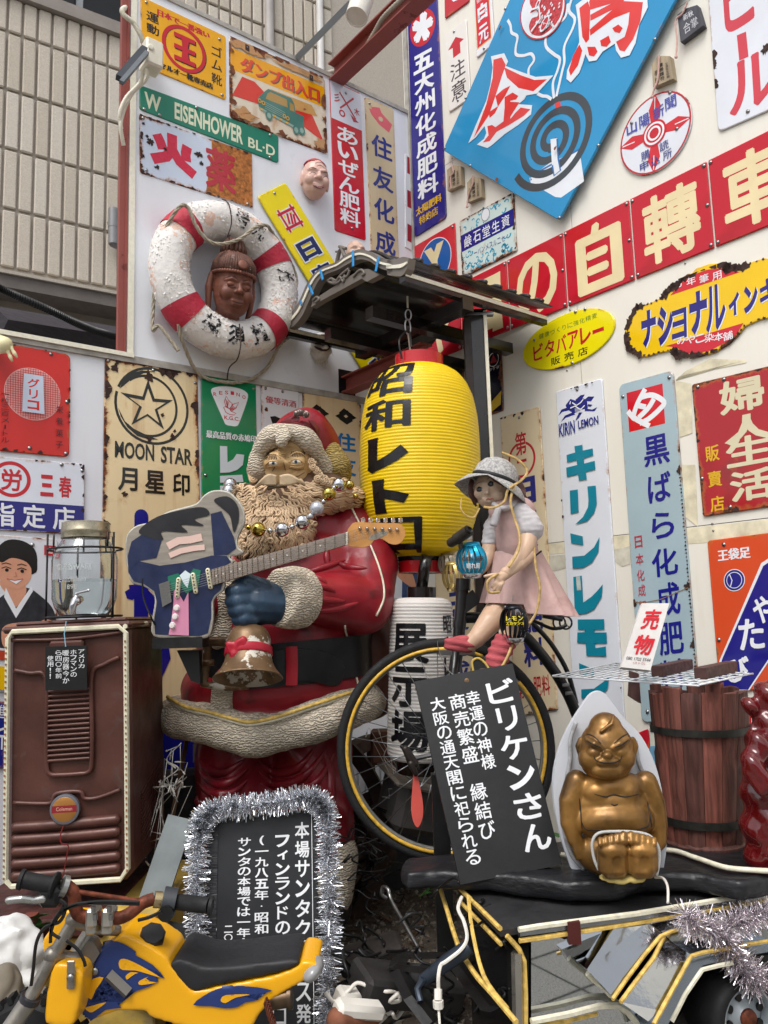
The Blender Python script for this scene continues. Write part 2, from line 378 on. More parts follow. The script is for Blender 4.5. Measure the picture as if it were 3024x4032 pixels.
class Sign(Print):
 def __init__(s, name, label, pl, vw, quad, col, th=.006, cat='enamel sign', rad=.012, shape=None, group=None, screws=(), rustpatch=0, gap=.003, pm=None, lift=.032):
  s.pl = pl; off = gap+th
  s.q = [pl.hit(vw, x, y, off) for x, y in quad]; s.n = pl.n
  TL, TR, BR, BL = s.q; s.w = ((TR-TL).length+(BR-BL).length)/2; s.h = ((BL-TL).length+(BR-TR).length)/2; s.asp = s.w/s.h
  c = (TL+TR+BR+BL)/4; root = thing(name, label, cat, c - s.n*off, group)
  def mp(u, v, o=0): return (TL*(1-u)+TR*u)*(1-v) + (BL*(1-u)+BR*u)*v + s.n*o
  super().__init__(root, mp); s.mt = col if not isinstance(col, str) else ENA(col)
  if shape is None:
   pts = []; rx, ry = rad/s.w, rad/s.h
   for cx, cy, a0 in ((1-rx, ry, -90), (1-rx, 1-ry, 0), (rx, 1-ry, 90), (rx, ry, 180)):
    for k in range(5): a = radians(a0+90*k/4); pts.append((cx+rx*cos(a), cy+ry*sin(a)))
  elif shape == 'ell': pts = [(.5+.5*cos(2*pi*k/48), .5+.5*sin(2*pi*k/48)) for k in range(48)]
  else: pts = shape
  n = len(pts); cu = sum(p[0] for p in pts)/n; cv = sum(p[1] for p in pts)/n
  def inset(d):
   return [(cu+(x-cu)*(1-2*d/s.w), cv+(y-cv)*(1-2*d/s.h)) for x, y in pts]
  mb = MB(); rings = [(pts, -th), (pts, -.0025), (inset(.003), 0), (inset(min(lift, s.w*.3, s.h*.3)), 0)]
  for pp, o in rings: mb.v += [mp(x, y, o) for x, y in pp]
  for r in range(3): mb.f += [(r*n+k, (r+1)*n+k, (r+1)*n+(k+1) % n, r*n+(k+1) % n) for k in range(n)]
  mb.f.append(tuple(3*n+k for k in range(n))[::-1])
  po = mb.part('panel', root, s.mt); at_ = po.data.attributes.new('edge', 'FLOAT', 'POINT')
  for k in range(4*n): at_.data[k].value = 1 if k < 3*n else 0
  s.panel = po; s.ly = 2
  for x, y in screws: s.screw(x, y)
 def screw(s, x, y, r=.005):
  if not hasattr(s, 'smesh'):
   sb = MB(); sb.lathe([(r*1.5, 0), (r*1.5, .001), (r, .0012), (r*.9, .003), (r*.4, .0042)], 10)
   s.smesh = sb.mesh('screw', True); s.smesh.materials.append(STEEL)
  o = link(s.smesh, 'screw', s.root); o.location = s.mp(x, y, .002) - org(s.root)
  o.rotation_euler = s.n.to_track_quat('Z', 'Y').to_euler()
 def U(s, vw, x, y):          # picture point on the sign -> sign coordinates
  p = s.pl.hit(vw, x, y, .006+.003); TL, TR, BR, BL = s.q; u = v = .5
  for _ in range(8):
   f = s.mp(u, v, 0) - p; du = (TR-TL)*(1-v)+(BR-BL)*v; dv = (BL-TL)*(1-u)+(BR-TR)*u
   a, b, c2 = du.dot(du), du.dot(dv), dv.dot(dv); e, g = -f.dot(du), -f.dot(dv); D = a*c2-b*b
   u += (e*c2-b*g)/D; v += (a*g-b*e)/D
  return (u, v)
 def Up(s, vw, pts): return [s.U(vw, x, y) for x, y in pts]
# ================================================================ THE PLACE
def hz(pl, vw, x, y): return pl.co(pl.hit(vw, x, y))[1]
ZT, ZTOP, AP = 2.515, 4.233, 1.622
WHITEW = M('#e3e6ec', .32, var=.03, vs=2, bump=.0008, bs=3, streak=.10, name='white_wall_panel')
CREAMW = M('#e9e5da', .42, var=.03, vs=2, bump=.0008, bs=3, streak=.12, name='cream_wall_panel')
TRIM = M('#a39f98', .7, var=.25, vs=20, bump=.001, bs=60, name='weathered_trim')
LEDM = M('#e6e2d0', .35, var=.08, vs=60, name='led_sleeve'); LEDD = M('#8a5a3a', .5, name='led_dot')
IRON = M('#8d4840', .55, var=.12, vs=6, bump=.0006, bs=40, chips='#6b2f28', chipth=.6, name='red_iron')
def wbox(mb, pl, a0, a1, z0, z1, o0, o1):   # box on a wall: along, up, out
 T = Matrix((pl.a, V3((0,0,1)), pl.n)).transposed().to_4x4(); T.translation = (pl.o.x, pl.o.y, 0)
 return mb.add([(a, z, o) for a in (a0,a1) for z in (z0,z1) for o in (o0,o1)],
  [(0,1,3,2),(4,6,7,5),(0,4,5,1),(2,3,7,6),(0,2,6,4),(1,5,7,3)], T)
# pale building across the street (only its reflection is seen)
ob = thing('pale_building', 'pale rendered building across the street mirrored in the chrome', 'building', (0,-9.5,0)); mb = MB(); mb.box((0,-10,2.2), (26,1,4.4)); mb.part('wall', ob, M('#c9c4ba', .9, var=.08, name='pale_render')); mb = MB(); mb.box((0,-9.46,4.3), (26.4,.2,.3)); mb.part('cornice', ob, TRIM)
for i in range(7): mb = MB(); mb.box((-9+i*3,-9.48,2.4), (1.2,.06,1.3)); mb.part('window', ob, M('#20262a', .1, name='dark_pane'))
# ground: near pavement of speckled paving, gravel bed behind
mb = MB(); mb.v = [V3(p) for p in ((-60,-80,0),(60,-80,0),(60,60,0),(-60,60,0))]; mb.f = [(0,1,2,3)]
struct(link(mb.mesh('ground'), 'ground', None, M('#7d7b75', .85, var=.85, vs=170, bump=.001, bs=150, name='speckled_paving')))
rd = random.Random(4)
def gz(x, y): return .19 + .06*noise.noise(V3((x*2, y*2, 0))) + .02*noise.noise(V3((x*9, y*9, 3)))
mb = MB(); nx, ny = 70, 50
for j in range(ny+1):
 for i in range(nx+1):
  x = -2.2+4.6*i/nx; y = 2.05+2.3*j/ny; k = min(1, j/4); mb.v.append(V3((x, y, .004+gz(x, y)*k)))
mb.f = [(j*(nx+1)+i, j*(nx+1)+i+1, (j+1)*(nx+1)+i+1, (j+1)*(nx+1)+i) for j in range(ny) for i in range(nx)]
struct(link(mb.mesh('gravel_bed', True), 'gravel_bed', None, M('#453c33', .95, var=.5, vs=30, bump=.006, bs=60, name='damp_soil')))
st = MB()
for k in range(9000):
 x = rd.uniform(-1.2, 1.5); y = rd.uniform(2.35, 4.0); r = rd.choice((.004,.005,.006,.008,.01,.016))*rd.uniform(.7, 1.2)
 T = Matrix.Translation((x, y, .004+gz(x, y)+r*.2)) @ Euler((rd.uniform(0,6), rd.uniform(0,6), rd.uniform(0,6))).to_matrix().to_4x4()
 p = [(r*rd.uniform(.7,1.3)*a, r*rd.uniform(.5,1)*b, r*rd.uniform(.5,.9)*c) for a,b,c in ((1,0,0),(-1,0,0),(0,1,0),(0,-1,0),(0,0,1),(0,0,-1))]
 st.add(p, [(0,2,4),(2,1,4),(1,3,4),(3,0,4),(2,0,5),(1,2,5),(3,1,5),(0,3,5)], T)
g = st.top('gravel', 'grey and brown loose gravel on the ground behind the trailer', 'gravel', M('#6b6459', .85, var=.6, vs=25, name='pebble'), loc=(0,3,.2)); stuff(g)
# ---- left wall (white) and right wall (cream)
lw = thing('white_wall', 'white sheet-metal wall on the left covered in enamel signs', 'wall', PL.P(1.2, 0, -.05))
mb = MB(); wbox(mb, PL, -.02, 3.1, 0, ZT-.03, -.08, 0); mb.part('wall_panel', lw, WHITEW)
mb = MB(); wbox(mb, PL, -.02, AP, ZT, ZTOP, -.012, .004); mb.part('wall_panel', lw, WHITEW)
mb = MB(); wbox(mb, PL, .0, 3.1, ZT-.032, ZT-.002, -.01, .014); mb.part('joint_trim', lw, TRIM)
mb = MB(); wbox(mb, PL, .0, AP, ZTOP, ZTOP+.022, -.02, .012); mb.part('top_trim', lw, TRIM)
mb = MB(); wbox(mb, PL, AP, AP+.010, ZT, 5.6, -.012, .012); wbox(mb, PL, AP+.010, AP+.034, ZT-.03, 5.6, -.016, .006); mb.part('red_post', lw, IRON)
mb = MB(); wbox(mb, PL, AP-.03, AP-.004, ZT, 5.6, .006, .013); mb.part('led_strip', lw, LEDM)
mb = MB(); wbox(mb, PL, AP-.03, 3.1, ZT-.012, ZT+.006, .015, .023); mb.part('led_strip', lw, LEDM)
rw = thing('cream_wall', 'cream sheet-metal wall on the right covered in enamel signs', 'wall', PR.P(1, 0, -.05))
zs = [0, 1.70, 3.36, 5.9]; zs[2] = hz(PR, 'c', 490, 1415)
for i in range(3):
 for a0, a1 in ((-.03, 1.08), (1.083, 3.4)):
  mb = MB(); wbox(mb, PR, a0, a1, zs[i]+(.0015 if i else 0), zs[i+1]-.0015, -.08, 0); mb.part('wall_panel', rw, CREAMW)
mb = MB(); wbox(mb, PR, -.03, 3.4, 1.0, 5.9, -.1, -.004)
mb.part('wall_core', rw, M('#55524c', .8, name='dark_joint'))
mb = MB(); wbox(mb, PR, -.012, .02, 1.7, 5.9, .001, .012); mb.part('corner_trim', rw, TRIM)
STAIN = M('#e0d7bb', .6, var=.25, vs=15, name='old_glue');
sp = Print(rw, lambda u, v, o: PR.hit('l', u, v, .0006+o), 'glue_stain', .0003)
for pts in ([(60,1275),(1700,1092),(1700,1230),(60,1350)], [(0,1368),(190,1352),(190,1450),(120,1470),(0,1480)], [(540,1320),(660,1290),(660,1420),(600,1440),(545,1400)],
   [(985,90),(1010,60),(1100,40),(1500,-40),(1500,-60),(1240,-70),(1060,20)], [(985,90),(1020,500),(1110,470),(1100,110)], [(1010,700),(1060,1080),(1150,1150),(1130,700)]):
 sp.poly(pts, STAIN if len(pts) != 5 else M('#cdc8b8', .7, var=.2, vs=20, name='old_mortar'), 'glue_stain')
sp.done()
# rivets along the joints
rv = MB(); rv.lathe([(.0045,0),(.004,.0018),(.002,.003)], 8); rvm = rv.mesh('rivet', True); rvm.materials.append(STEEL)
for vw, x, y in (('l',1255,1128),('l',1262,1178),('c',510,1382),('c',508,1420),('h',40,972),('h',983,594),('k',1535,200),('g',922,1222),('g',1545,978),('b',1352,700),('f',1027,480)):
 pl = PR if vw in 'lchkg' else PL; o = link(rvm, 'rivet', rw if pl is PR else lw); p = pl.hit(vw, x, y, .001)
 o.location = p - org(o.parent); o.rotation_euler = pl.n.to_track_quat('Z', 'Y').to_euler()
# ---- ribbed concrete building behind
YB = radians(56.3); dB = V3((sin(YB), cos(YB), 0)); nB = V3((cos(YB), -sin(YB), 0))
PB = Plane(at('e', 500, 400, 4.75), nB, dB); PB.o.z = 0
bd = thing('concrete_building', 'beige building with ribbed concrete facade behind the white wall', 'building', PB.P(0, 0, -.3))
CONC = M('#c6bcae', .9, var=.12, vs=120, bump=.0025, bs=130, name='hammered_concrete'); CONC2 = M('#b3aa9e', .92, var=.12, vs=90, bump=.0015, bs=100, name='groove_concrete')
pc = lambda vw, x, y: PB.co(PB.hit(vw, x, y))
zb = pc('e', 500, 760)[1]; zt = pc('a', 650, 195)[1]
rows = [pc('e', 445, 250)[1], pc('a', 460, 1335)[1], pc('a', 480, 880)[1], pc('a', 490, 425)[1]]
dz = (rows[3]-rows[0])/3; a_ = [pc('a', q, 700+.0*q)[0] for q in (160, 985)]; pw = (a_[1]-a_[0])/7.1
mb = MB(); wbox(mb, PB, -1.2, 6, zb, zt, -.25, 0); wbox(mb, PB, .75, 6, zt-.002, 8.2, -.25, 0); mb.part('facade', bd, CONC2)
tb = MB(); tb.box((0,0,0), (pw*.83, .022, dz*.955), bev=.007); tms = []
for cc_ in ('#c6bcae', '#bfb5a6', '#cbc2b5'): tm = tb.mesh('panel'); tm.materials.append(M(cc_, .9, var=.12, vs=120, bump=.0025, bs=130, name='hammered_concrete')); tms.append(tm)
Rb = Matrix((dB, -nB, V3((0,0,1)))).transposed().to_euler(); n_ = 0; og = org(bd)
a00 = pc('a', 230, 700)[0]
for r in range(-1, 8):
 for c in range(-9, 26):
  a = a00+c*pw; z = rows[0]+dz*(r+.5)
  if r < 4 and r >= 0 and not (a < 1.1): continue      # hidden by the white wall
  if r == -1:
   continue
  if z+dz*.5 > zt-.01 and a < .8 :
   continue
  if a > 4.4 or a < -1.15: continue
  o = link(tms[(c*7+r*5+(c*c) % 5) % 3], 'panel', bd); o.location = PB.P(a, z, .011+.0015*((c*3+r) % 3))-og; o.rotation_euler = Rb; n_ += 1
for zr0, zr1 in ((zb+.035, rows[0]-.012), (rows[3]+.012, zt-.012)):   # the cut rows at the bottom edge and under the eaves beam
 t2 = MB(); t2.box((0,0,0), (pw*.83, .022, zr1-zr0), bev=.007); t2m = t2.mesh('panel'); t2m.materials.append(CONC)
 for c in range(-9, 12):
  a = a00+c*pw
  if -1.15 < a < 1.1: o = link(t2m, 'panel', bd); o.location = PB.P(a, (zr0+zr1)/2, .012)-og; o.rotation_euler = Rb
mb = MB(); wbox(mb, PB, -1.2, 1.2, zt-.01, zt+.05, 0, .06); wbox(mb, PB, -1.2, 1.2, zt+.05, zt+.1, 0, .03); mb.part('eaves_beam', bd, M('#8f867f', .6, name='brown_grey_metal'))
mb = MB(); wbox(mb, PB, -1.2, 3, zb-.02, zb, -.2, .05); mb.part('sill', bd, CONC2)
mb = MB(); wbox(mb, PB, -1.2, 3, zb-.1, zb-.021, -.2, .03); mb.part('fascia', bd, M('#6f6863', .6, name='taupe_metal'))
mb = MB(); wbox(mb, PB, -1.2, 3, 0, zb-.1, -.35, -.2); mb.part('lower_wall', bd, M('#8f8478', .9, bump=.0006, bs=200, name='taupe_render'))
mb = MB(); wbox(mb, PB, -1.2, .9, zt+.1, 8, -.8, -.7); mb.part('dark_window', bd, M('#101214', .12, name='dark_glass'))
mb = MB()
for a, b in ((-.62,-.58), (-.2,-.17), (.2,.24)): wbox(mb, PB, a, b, zt+.1, 8, -.69, -.64)
mb.part('window_frame', bd, M('#8a8f92', .4, name='aluminium'))
for vw, x, rr, mt in (('b', 573, .034, M('#aaa4a0', .5, name='pipe_paint')), ('b', 940, .028, M('#d4d2cf', .4, name='white_pipe'))):
 p = PB.hit(vw, x, 200, .06); mb = MB(); mb.tube([p-V3((0,0,1.6)), p+V3((0,0,4))], rr, 16); mb.part('downpipe', bd, mt, 30)
# pipe elbow
GP = M('#8b8a8c', .35, .3, name='grey_pvc'); p = PB.hit('e', 950, 300, .11); q = at('e', 1060, 500, p.y-.05)
mb = MB(); p1 = at('e', 925, 150, p.y); p2 = at('e', 925, 440, p.y); mb.tube([p1, p2], .031, 18); mb.tube([p2+V3((-.01,0,.015)), p2+(dL*.2)+V3((0,0,-.02))], .03, 18)
mb.tube([at('e', 925, 290, p.y), at('e', 925, 305, p.y)], .033, 18); mb.tube([at('e', 880, 270, p.y+.1), at('e', 950, 270, p.y)], .022, 12)
mb.part('pipe_elbow', bd, GP, 40)
# dark timber rail and corrugated conduit behind the lower wall top
mb = MB(); pq = [at('e', -30, 1080, 3.35), at('e', 1100, 1250, 4.1)]; d_ = (pq[1]-pq[0]).normalized()
mb.tube(pq, .075, 4, flat=1.0); mb.top('timber_rail', 'dark grey timber rail above the white wall at the left edge', 'rail', M('#3b373c', .8, bump=.001, bs=60, stretch=(1,1,6), name='dark_timber'))
mb = MB(); P_ = spline([at('e', *q, y) for *q, y in ((-60,770,3.2),(100,845,3.25),(400,975,3.4),(620,1080,3.5),(760,1140,3.6),(880,1175,3.7),(1020,1215,3.85))], 30)
mb.tube(P_, [.0165+.0022*(1 if i % 2 else -1) for i in range(len(P_))], 10); mb.top('conduit', 'black corrugated conduit sagging above the white wall', 'conduit', BLACK, 50)
# lamp holder box with conduits on the red post
bx = thing('junction_box', 'cream junction box with corrugated conduits on the red post', 'box', PL.hit('a', 1240, 480, .06))
CRM = M('#d9d3c2', .45, name='cream_plastic'); o0 = org(bx)
TW = Matrix((-PL.a, PL.n, V3((0,0,1)))).transposed().to_4x4()
mb = MB(Matrix.Translation(PL.hit('a', 1235, 470, .08)) @ TW); mb.box((0,0,0), (.078,.09,.125), bev=.008); mb.part('housing', bx, CRM, 40)
mb = MB(Matrix.Translation(PL.hit('a', 1232, 385, .127)) @ TW @ Matrix.Rotation(-pi/2, 4, 'X')); mb.lathe([(.013,0),(.013,.003),(.009,.004)], 16); mb.part('cap', bx, CRM, True)
mb = MB(); mb.tube([PL.hit('a', 1180, 400, .13), PL.hit('a', 970, 640, .2)], .018, 4); mb.part('channel', bx, M('#3f4349', .4, .6, name='galvanised'))
mb = MB(); mb.tube([PL.hit('a', 1200, 430, .15), PL.hit('a', 990, 675, .22)], .012, 4); mb.part('channel_lip', bx, M('#6b7075', .4, .6, name='galvanised'))
def corr(pts, r, n=22):
 P_ = spline(pts, n); m_ = MB(); m_.tube(P_, [r*(1+.1*(1 if i % 2 else -1)) for i in range(len(P_))], 10); return m_
h_ = lambda x, y, o: PL.hit('a', x, y, o)
corr([h_(1165,345,.07), h_(1150,290,.07), h_(1090,190,.06), h_(1010,120,.06), h_(1000,80,.03), h_(1040,55,-.02)], .0105).part('conduit', bx, CRM, 50)
corr([h_(1205,560,.09), h_(1190,650,.08), h_(1080,760,.06), h_(1010,900,.06), h_(985,1030,.06), h_(1010,1190,.03)], .0085).part('conduit', bx, CRM, 50)
corr([h_(1165,600,.1), h_(1140,680,.09), h_(1030,800,.08), h_(978,930,.07), h_(990,1050,.05)], .0085).part('conduit', bx, CRM, 50)
# top brace, spotlight, red I-beams
mb = MB(); mb.tube([PL.hit('b', 775, 420, .02), at('b', 1165, 20, 3.55)], .02, 4); mb.top('steel_brace', 'galvanised steel brace above the rusty truck sign', 'brace', M('#8f959b', .4, .5, name='galvanised'))
sl = thing('spotlight', 'white cylindrical spotlight at the top of the picture', 'spotlight', at('b', 1230, 60, 3.4))
pa, pb = at('b', 1265, -60, 3.4), at('b', 1205, 125, 3.36); q = (pb-pa).to_track_quat('Z','Y').to_matrix().to_4x4(); WP = M('#d8d3ca', .4, name='white_plastic')
mb = MB(Matrix.Translation(pa) @ q); L_ = (pb-pa).length; mb.lathe([(.02,0),(.052,.0),(.052,L_),(.046,L_),(.044,L_-.008)], 28); mb.part('housing', sl, WP, 40)
mb = MB(Matrix.Translation(pa) @ q); mb.lathe([(.001,L_-.01),(.022,L_-.009),(.045,L_-.009)], 28, caps=False); mb.part('lens', sl, M('#bdb6a6', .2, name='lens'), True)
def ibeam(name, label, p0, p1, w_=.06, h=.085):
 d = (p1-p0); T = Matrix((d.normalized(), d.normalized().cross(V3((0,0,1))).normalized()*-1, V3((0,0,1)))).transposed().to_4x4(); T.translation = p0
 m_ = MB(T); L = d.length; rt = thing(name, label, 'beam', p0)
 m_.box((L/2,0,h/2-.004), (L,w_,.008)); m_.box((L/2,0,-h/2+.004), (L,w_,.008)); m_.box((L/2,0,0), (L,.012,h-.016)); m_.part('beam', rt, IRON)
 return rt
p0 = PL.hit('b', 1050, 545, 0); ib = ibeam('red_beam', 'red iron beam crossing the open corner at the top', p0, p0+dE*1.15, .09, .1)
p0 = PL.hit('j', 1270, 130, 0); p0.z -= .01; ib = ibeam('red_beam', 'short red iron beam holding the yellow lantern', p0, p0+dE*.62, .07, .085)
mb = MB(Matrix.Translation(PL.hit('j', 1275, 120, .004)) @ TW); mb.box((0,0,0), (.1,.008,.13)); mb.part('mount_plate', ib, BLACK)
corr([at('b', 1000, 530, 4.0), at('b', 1120, 490, 3.95), at('b', 1230, 400, 3.8), at('b', 1330, 250, 3.6), at('b', 1400, 130, 3.5), at('b', 1530, 0, 3.4), at('b', 1600,-60,3.3)], .013, 16).top(
 'conduit', 'grey flexible conduit along the upper red beam', 'conduit', M('#a9a294', .5, name='grey_conduit'), 50)
# striped marker board near the corner
sb_ = Sign('marker_board', 'narrow white and red striped board beside the navy sign', PL, 'g', [(198,-300),(250,-275),(252,492),(200,462)], ENA('#dfe0e4', .2), rad=.004, cat='board')
for k in range(3): sb_.rect(.3, .02+k*.36, .95, .2+k*.36, ENA('#9e2b35', .2))
sb_.done()
# ================================================================ ENAMEL SIGNS
RED='#c3202e'; NAVY='#231f7a'; CRE='#e6d4a4'; WHT='#e9ebf0'; BLK='#1c1a1e'; YEL='#f0c30e'
pR, pN, pC, pW, pK, pY = [PNT(x, rough=.16) for x in (RED, NAVY, CRE, WHT, BLK, YEL)]
RUSTM = M('#6d3a1e', .85, var=.7, vs=30, bump=.002, bs=70, name='rust'); RUSTD = M('#35201a', .85, var=.5, vs=40, bump=.002, bs=70, name='dark_rust')
def frame_rust(s, n, seed, mt=None, rr=(.01, .03)):
 r = random.Random(seed)
 for k in range(n):
  t = r.random(); side = r.randrange(4); x, y = ((t,.005),(t,.995),(.01,t),(.99,t))[side]; q = r.uniform(*rr)
  s.blob(x, y, q/s.w, q/s.h*r.uniform(.6,1.4), mt or RUSTD, seed*50+k, .5, n=12, same=True)
 s.ly += 1
# 1 yellow shoe sign
s = Sign('enamel_sign', 'yellow sign with red ringed emblem at the top of the white wall', PL, 'w', [(304,-9),(488,78),(488,216),(306,141)], ENA('#e8a70c', .3, blot='#f0bd3a', bls=3), screws=((.06,.06),(.92,.1),(.95,.95)))
s.text('日本で一番強い', (.18,.07,.8,.17), pR, .02); s.vtext('運動', (.06,.15,.2,.5), pK, .03, .8); s.vtext('ゴム靴', (.82,.2,.95,.85), pK, .02, .75)
s.ell(.5,.5,.26,.27*s.asp, pK, .86); s.ell(.49,.495,.26,.27*s.asp, pR, .84)
for dx, mt in ((.012, pK), (0, pR)):
 for y in (.3,.47,.64): s.rect(.37+dx,y+dx,.62+dx,y+.065+dx, mt, 'emblem')
 s.poly([(.45+dx,.3+dx),(.55+dx,.3+dx),(.53+dx,.5+dx),(.55+dx,.7+dx),(.45+dx,.7+dx),(.47+dx,.5+dx)], mt)
s.text('マルオー靴専売店', (.2,.84,.84,.93), pK, .015); s.done()
# 2 rusty truck sign
s = Sign('enamel_sign', 'rusty sign with a green dump truck and yellow heading', PL, 'b', [(282,262),(975,565),(993,1117),(287,852)], ENA('#d9cdb9', .6, rs=1.3, streak=.5, blot='#b98a58', bls=6, blth=.56), rad=.02)
Y2 = ENA('#e9a213', .5, rs=1.2); s.rect(.01,.13,.99,.4, Y2)
for dx, mt in ((.01, PNT('#4f5a50', rough=.4)), (0, ENA('#d9472f', .5))): s.text('ダンプ出入口', (.1+dx,.18+dx,.93+dx,.37+dx), mt, .018)
s.poly([(.12,.44),(.24,.44),(.4,.57),(.62,.6),(.84,.56),(.97,.87),(.66,.72),(.3,.7),(.02,.72)], ENA('#d0392f', .62, blot='#c9743a', bls=9))
s.poly([(.4,.45),(.84,.44),(.9,.56),(.55,.6)], ENA('#c79a5e', .8, rs=2), 'rust_patch')
G2 = ENA('#4c7a72', .6); G3 = ENA('#8aa79c', .6); TY = PNT('#e0a53a', rough=.4)
s.poly([(.35,.5),(.38,.46),(.62,.46),(.65,.52),(.66,.62),(.75,.63),(.75,.8),(.66,.83),(.28,.73),(.27,.63)], G2)
s.poly([(.37,.52),(.4,.49),(.57,.5),(.58,.6),(.42,.6),(.35,.6)], ENA('#a98a52', .7)); s.poly([(.6,.52),(.64,.53),(.65,.62),(.6,.62)], ENA('#a98a52', .7))
for y in (.645,.67,.695,.72): s.line([(.34,y),(.55,y+.035)], .006, G3, s.asp)
for x, y in ((.29,.655),(.325,.665),(.54,.73),(.575,.74)): s.ell(x,y,.017,.02*s.asp, TY, .6)
s.poly([(.28,.735),(.64,.8),(.64,.835),(.29,.765)], G3);
for k in range(5): s.poly([(.3+k*.065,.74+k*.012),(.325+k*.065,.745+k*.012),(.31+k*.065,.77+k*.012),(.29+k*.065,.766+k*.012)], TY)
for x, y in ((.38,.8),(.66,.85),(.72,.83)): s.ell(x,y,.035,.045*s.asp, G2); s.ell(x,y,.02,.026*s.asp, G3)
RL = ENA('#b98a5c', .75, rs=2.5); s.blob(.2,.06,.2,.06,RL,3,.5); s.blob(.7,.07,.22,.04,RL,5,.5); s.blob(.93,.9,.06,.08,RL,7,.5); s.blob(.13,.9,.12,.07,RL,9,.5)
frame_rust(s, 30, 2, RUSTM)
for x,y in ((.17,.05),(.84,.08)): s.poly([(x-.02,y-.03),(x+.02,y-.025),(x+.02,y+.05),(x-.02,y+.045)], RUSTD, 'tab'); s.screw(x,y)
s.done()
# 3 street name
s = Sign('street_sign', 'long green street name sign with white letters', PL, 'w', [(301.6,182.5),(602,293),(602,352.6),(301.5,236)], ENA('#1b7a62', .12, rough=.35), cat='street sign', rad=.014, screws=((.03,.93),(.13,.93),(.38,.09),(.93,.1),(.93,.92)))
pE = PNT('#d9dcc0', rough=.5); s.text('W', (.03,.2,.14,.83), pE, .03); s.text('EISENHOWER', (.23,.17,.72,.84), pE, .03); s.text('BL·D', (.76,.46,.97,.83), pE, .02); s.done()
# 4 kayaku
s = Sign('enamel_sign', 'white sign with two red characters and a rusted right half', PL, 'w', [(301,245),(544,332),(546,449),(303,373)], ENA('#c9d4e6', .5, rs=1.2), screws=((.03,.06),(.05,.93),(.95,.96)))
s.poly([(.62,.0),(1,.0),(1,.995),(.56,.99),(.59,.6),(.62,.3)], M('#a5652c', .8, var=.6, vs=60, bump=.0015, bs=90, rust=.62, rs=3, name='rusted_steel'), 'rust_patch')
r4 = PNT('#cc2244', rough=.25)
s.line([(.14,.25),(.17,.36),(.19,.48)], .085, r4, s.asp); s.line([(.4,.28),(.385,.42),(.39,.55)], .085, r4, s.asp); s.line([(.27,.16),(.27,.42),(.22,.58),(.1,.7)], .085, r4, s.asp); s.line([(.27,.42),(.33,.6),(.46,.75)], .085, r4, s.asp)
s.text('薬', (.56,.13,.84,.88), ENA('#b22a3c', .5), .045)
for k,(x,y,q) in enumerate(((.09,.42,.03),(.06,.35,.015),(.14,.82,.02),(.21,.46,.015),(.5,.36,.03),(.52,.5,.02),(.03,.15,.012))): s.blob(x,y,q,q*1.6,RUSTD,k+30,.5)
frame_rust(s, 26, 4, None, (.006,.014)); s.done()
# 5 red vertical
s = Sign('enamel_sign', 'tall narrow red sign with white characters and crossed tools', PL, 'w', [(712,169.6),(779.3,201.8),(791,519.4),(723.7,497.5)], ENA('#c01328', .15), screws=((.5,.05),(.55,.95)))
s.rect(.01,.008,.99,.26, ENA('#d5dae6', .15)); r5 = PNT('#b03040', rough=.2)
s.line([(.3,.06),(.8,.2)], .05, r5, s.asp); s.line([(.75,.06),(.3,.17)], .05, r5, s.asp); s.ell(.36,.2,.1,.1*s.asp, r5, .55); s.poly([(.62,.18),(.9,.215),(.72,.225)], r5); s.text('彡', (.12,.08,.3,.14), r5, .02); s.text('木', (.75,.12,.93,.17), r5, .02)
s.vtext('あいぜん肥料', (.17,.285,.83,.94), pW, .035, .93); s.done()
# 6 beige vertical
s = Sign('enamel_sign', 'faded beige sign with blue characters next to the corner', PL, 'w', [(788,208),(850.5,235),(864,612),(804,590)], ENA('#cdbb9a', .35, streak=.3), screws=((.15,.03),))
r6 = PNT('#d6606a', rough=.3)
s.poly([(.12,.06),(.5,.05),(.92,.1),(.8,.155),(.45,.13),(.2,.09)], r6); s.poly([(.2,.045),(.5,.03),(.6,.08),(.3,.09)], r6); s.ell(.52,.095,.08,.07*s.asp, ENA('#cdbb9a', .35))
s.vtext('住友化成肥料', (.16,.17,.88,1.25), PNT('#2c3582', rough=.25), .04, .72)
s.done()
# 7 slanted yellow sign
s = Sign('enamel_sign', 'bright yellow sign hung at a slant behind the little roof', PL, 'w', [(557,424),(617,394),(868,800),(806,836)], ENA('#f0da0a', .12, rough=.2), gap=.012, th=.008, rad=.015, screws=((.5,.02),))
N7 = PNT('#1f2a5c', rough=.2)
for mt, k in ((pW, .035), (pR, 0)):
 for p, q in (((.3,.09),(.3,.2)), ((.72,.09),(.72,.2)), ((.22,.11),(.8,.11)), ((.22,.18),(.8,.18)), ((.4,.165),(.5,.12)), ((.48,.172),(.6,.125)), ((.56,.177),(.66,.135))):
  s.line([p, q], .06+k*1.6, mt, s.asp)
for i, ch in enumerate('日窒肥料賣所'):
 y = .25+i*.125; s.text(ch, (.16,y,.84,y+.1), pW, .075); s.text(ch, (.19,y+.006,.81,y+.094), N7, .045)
s.done()
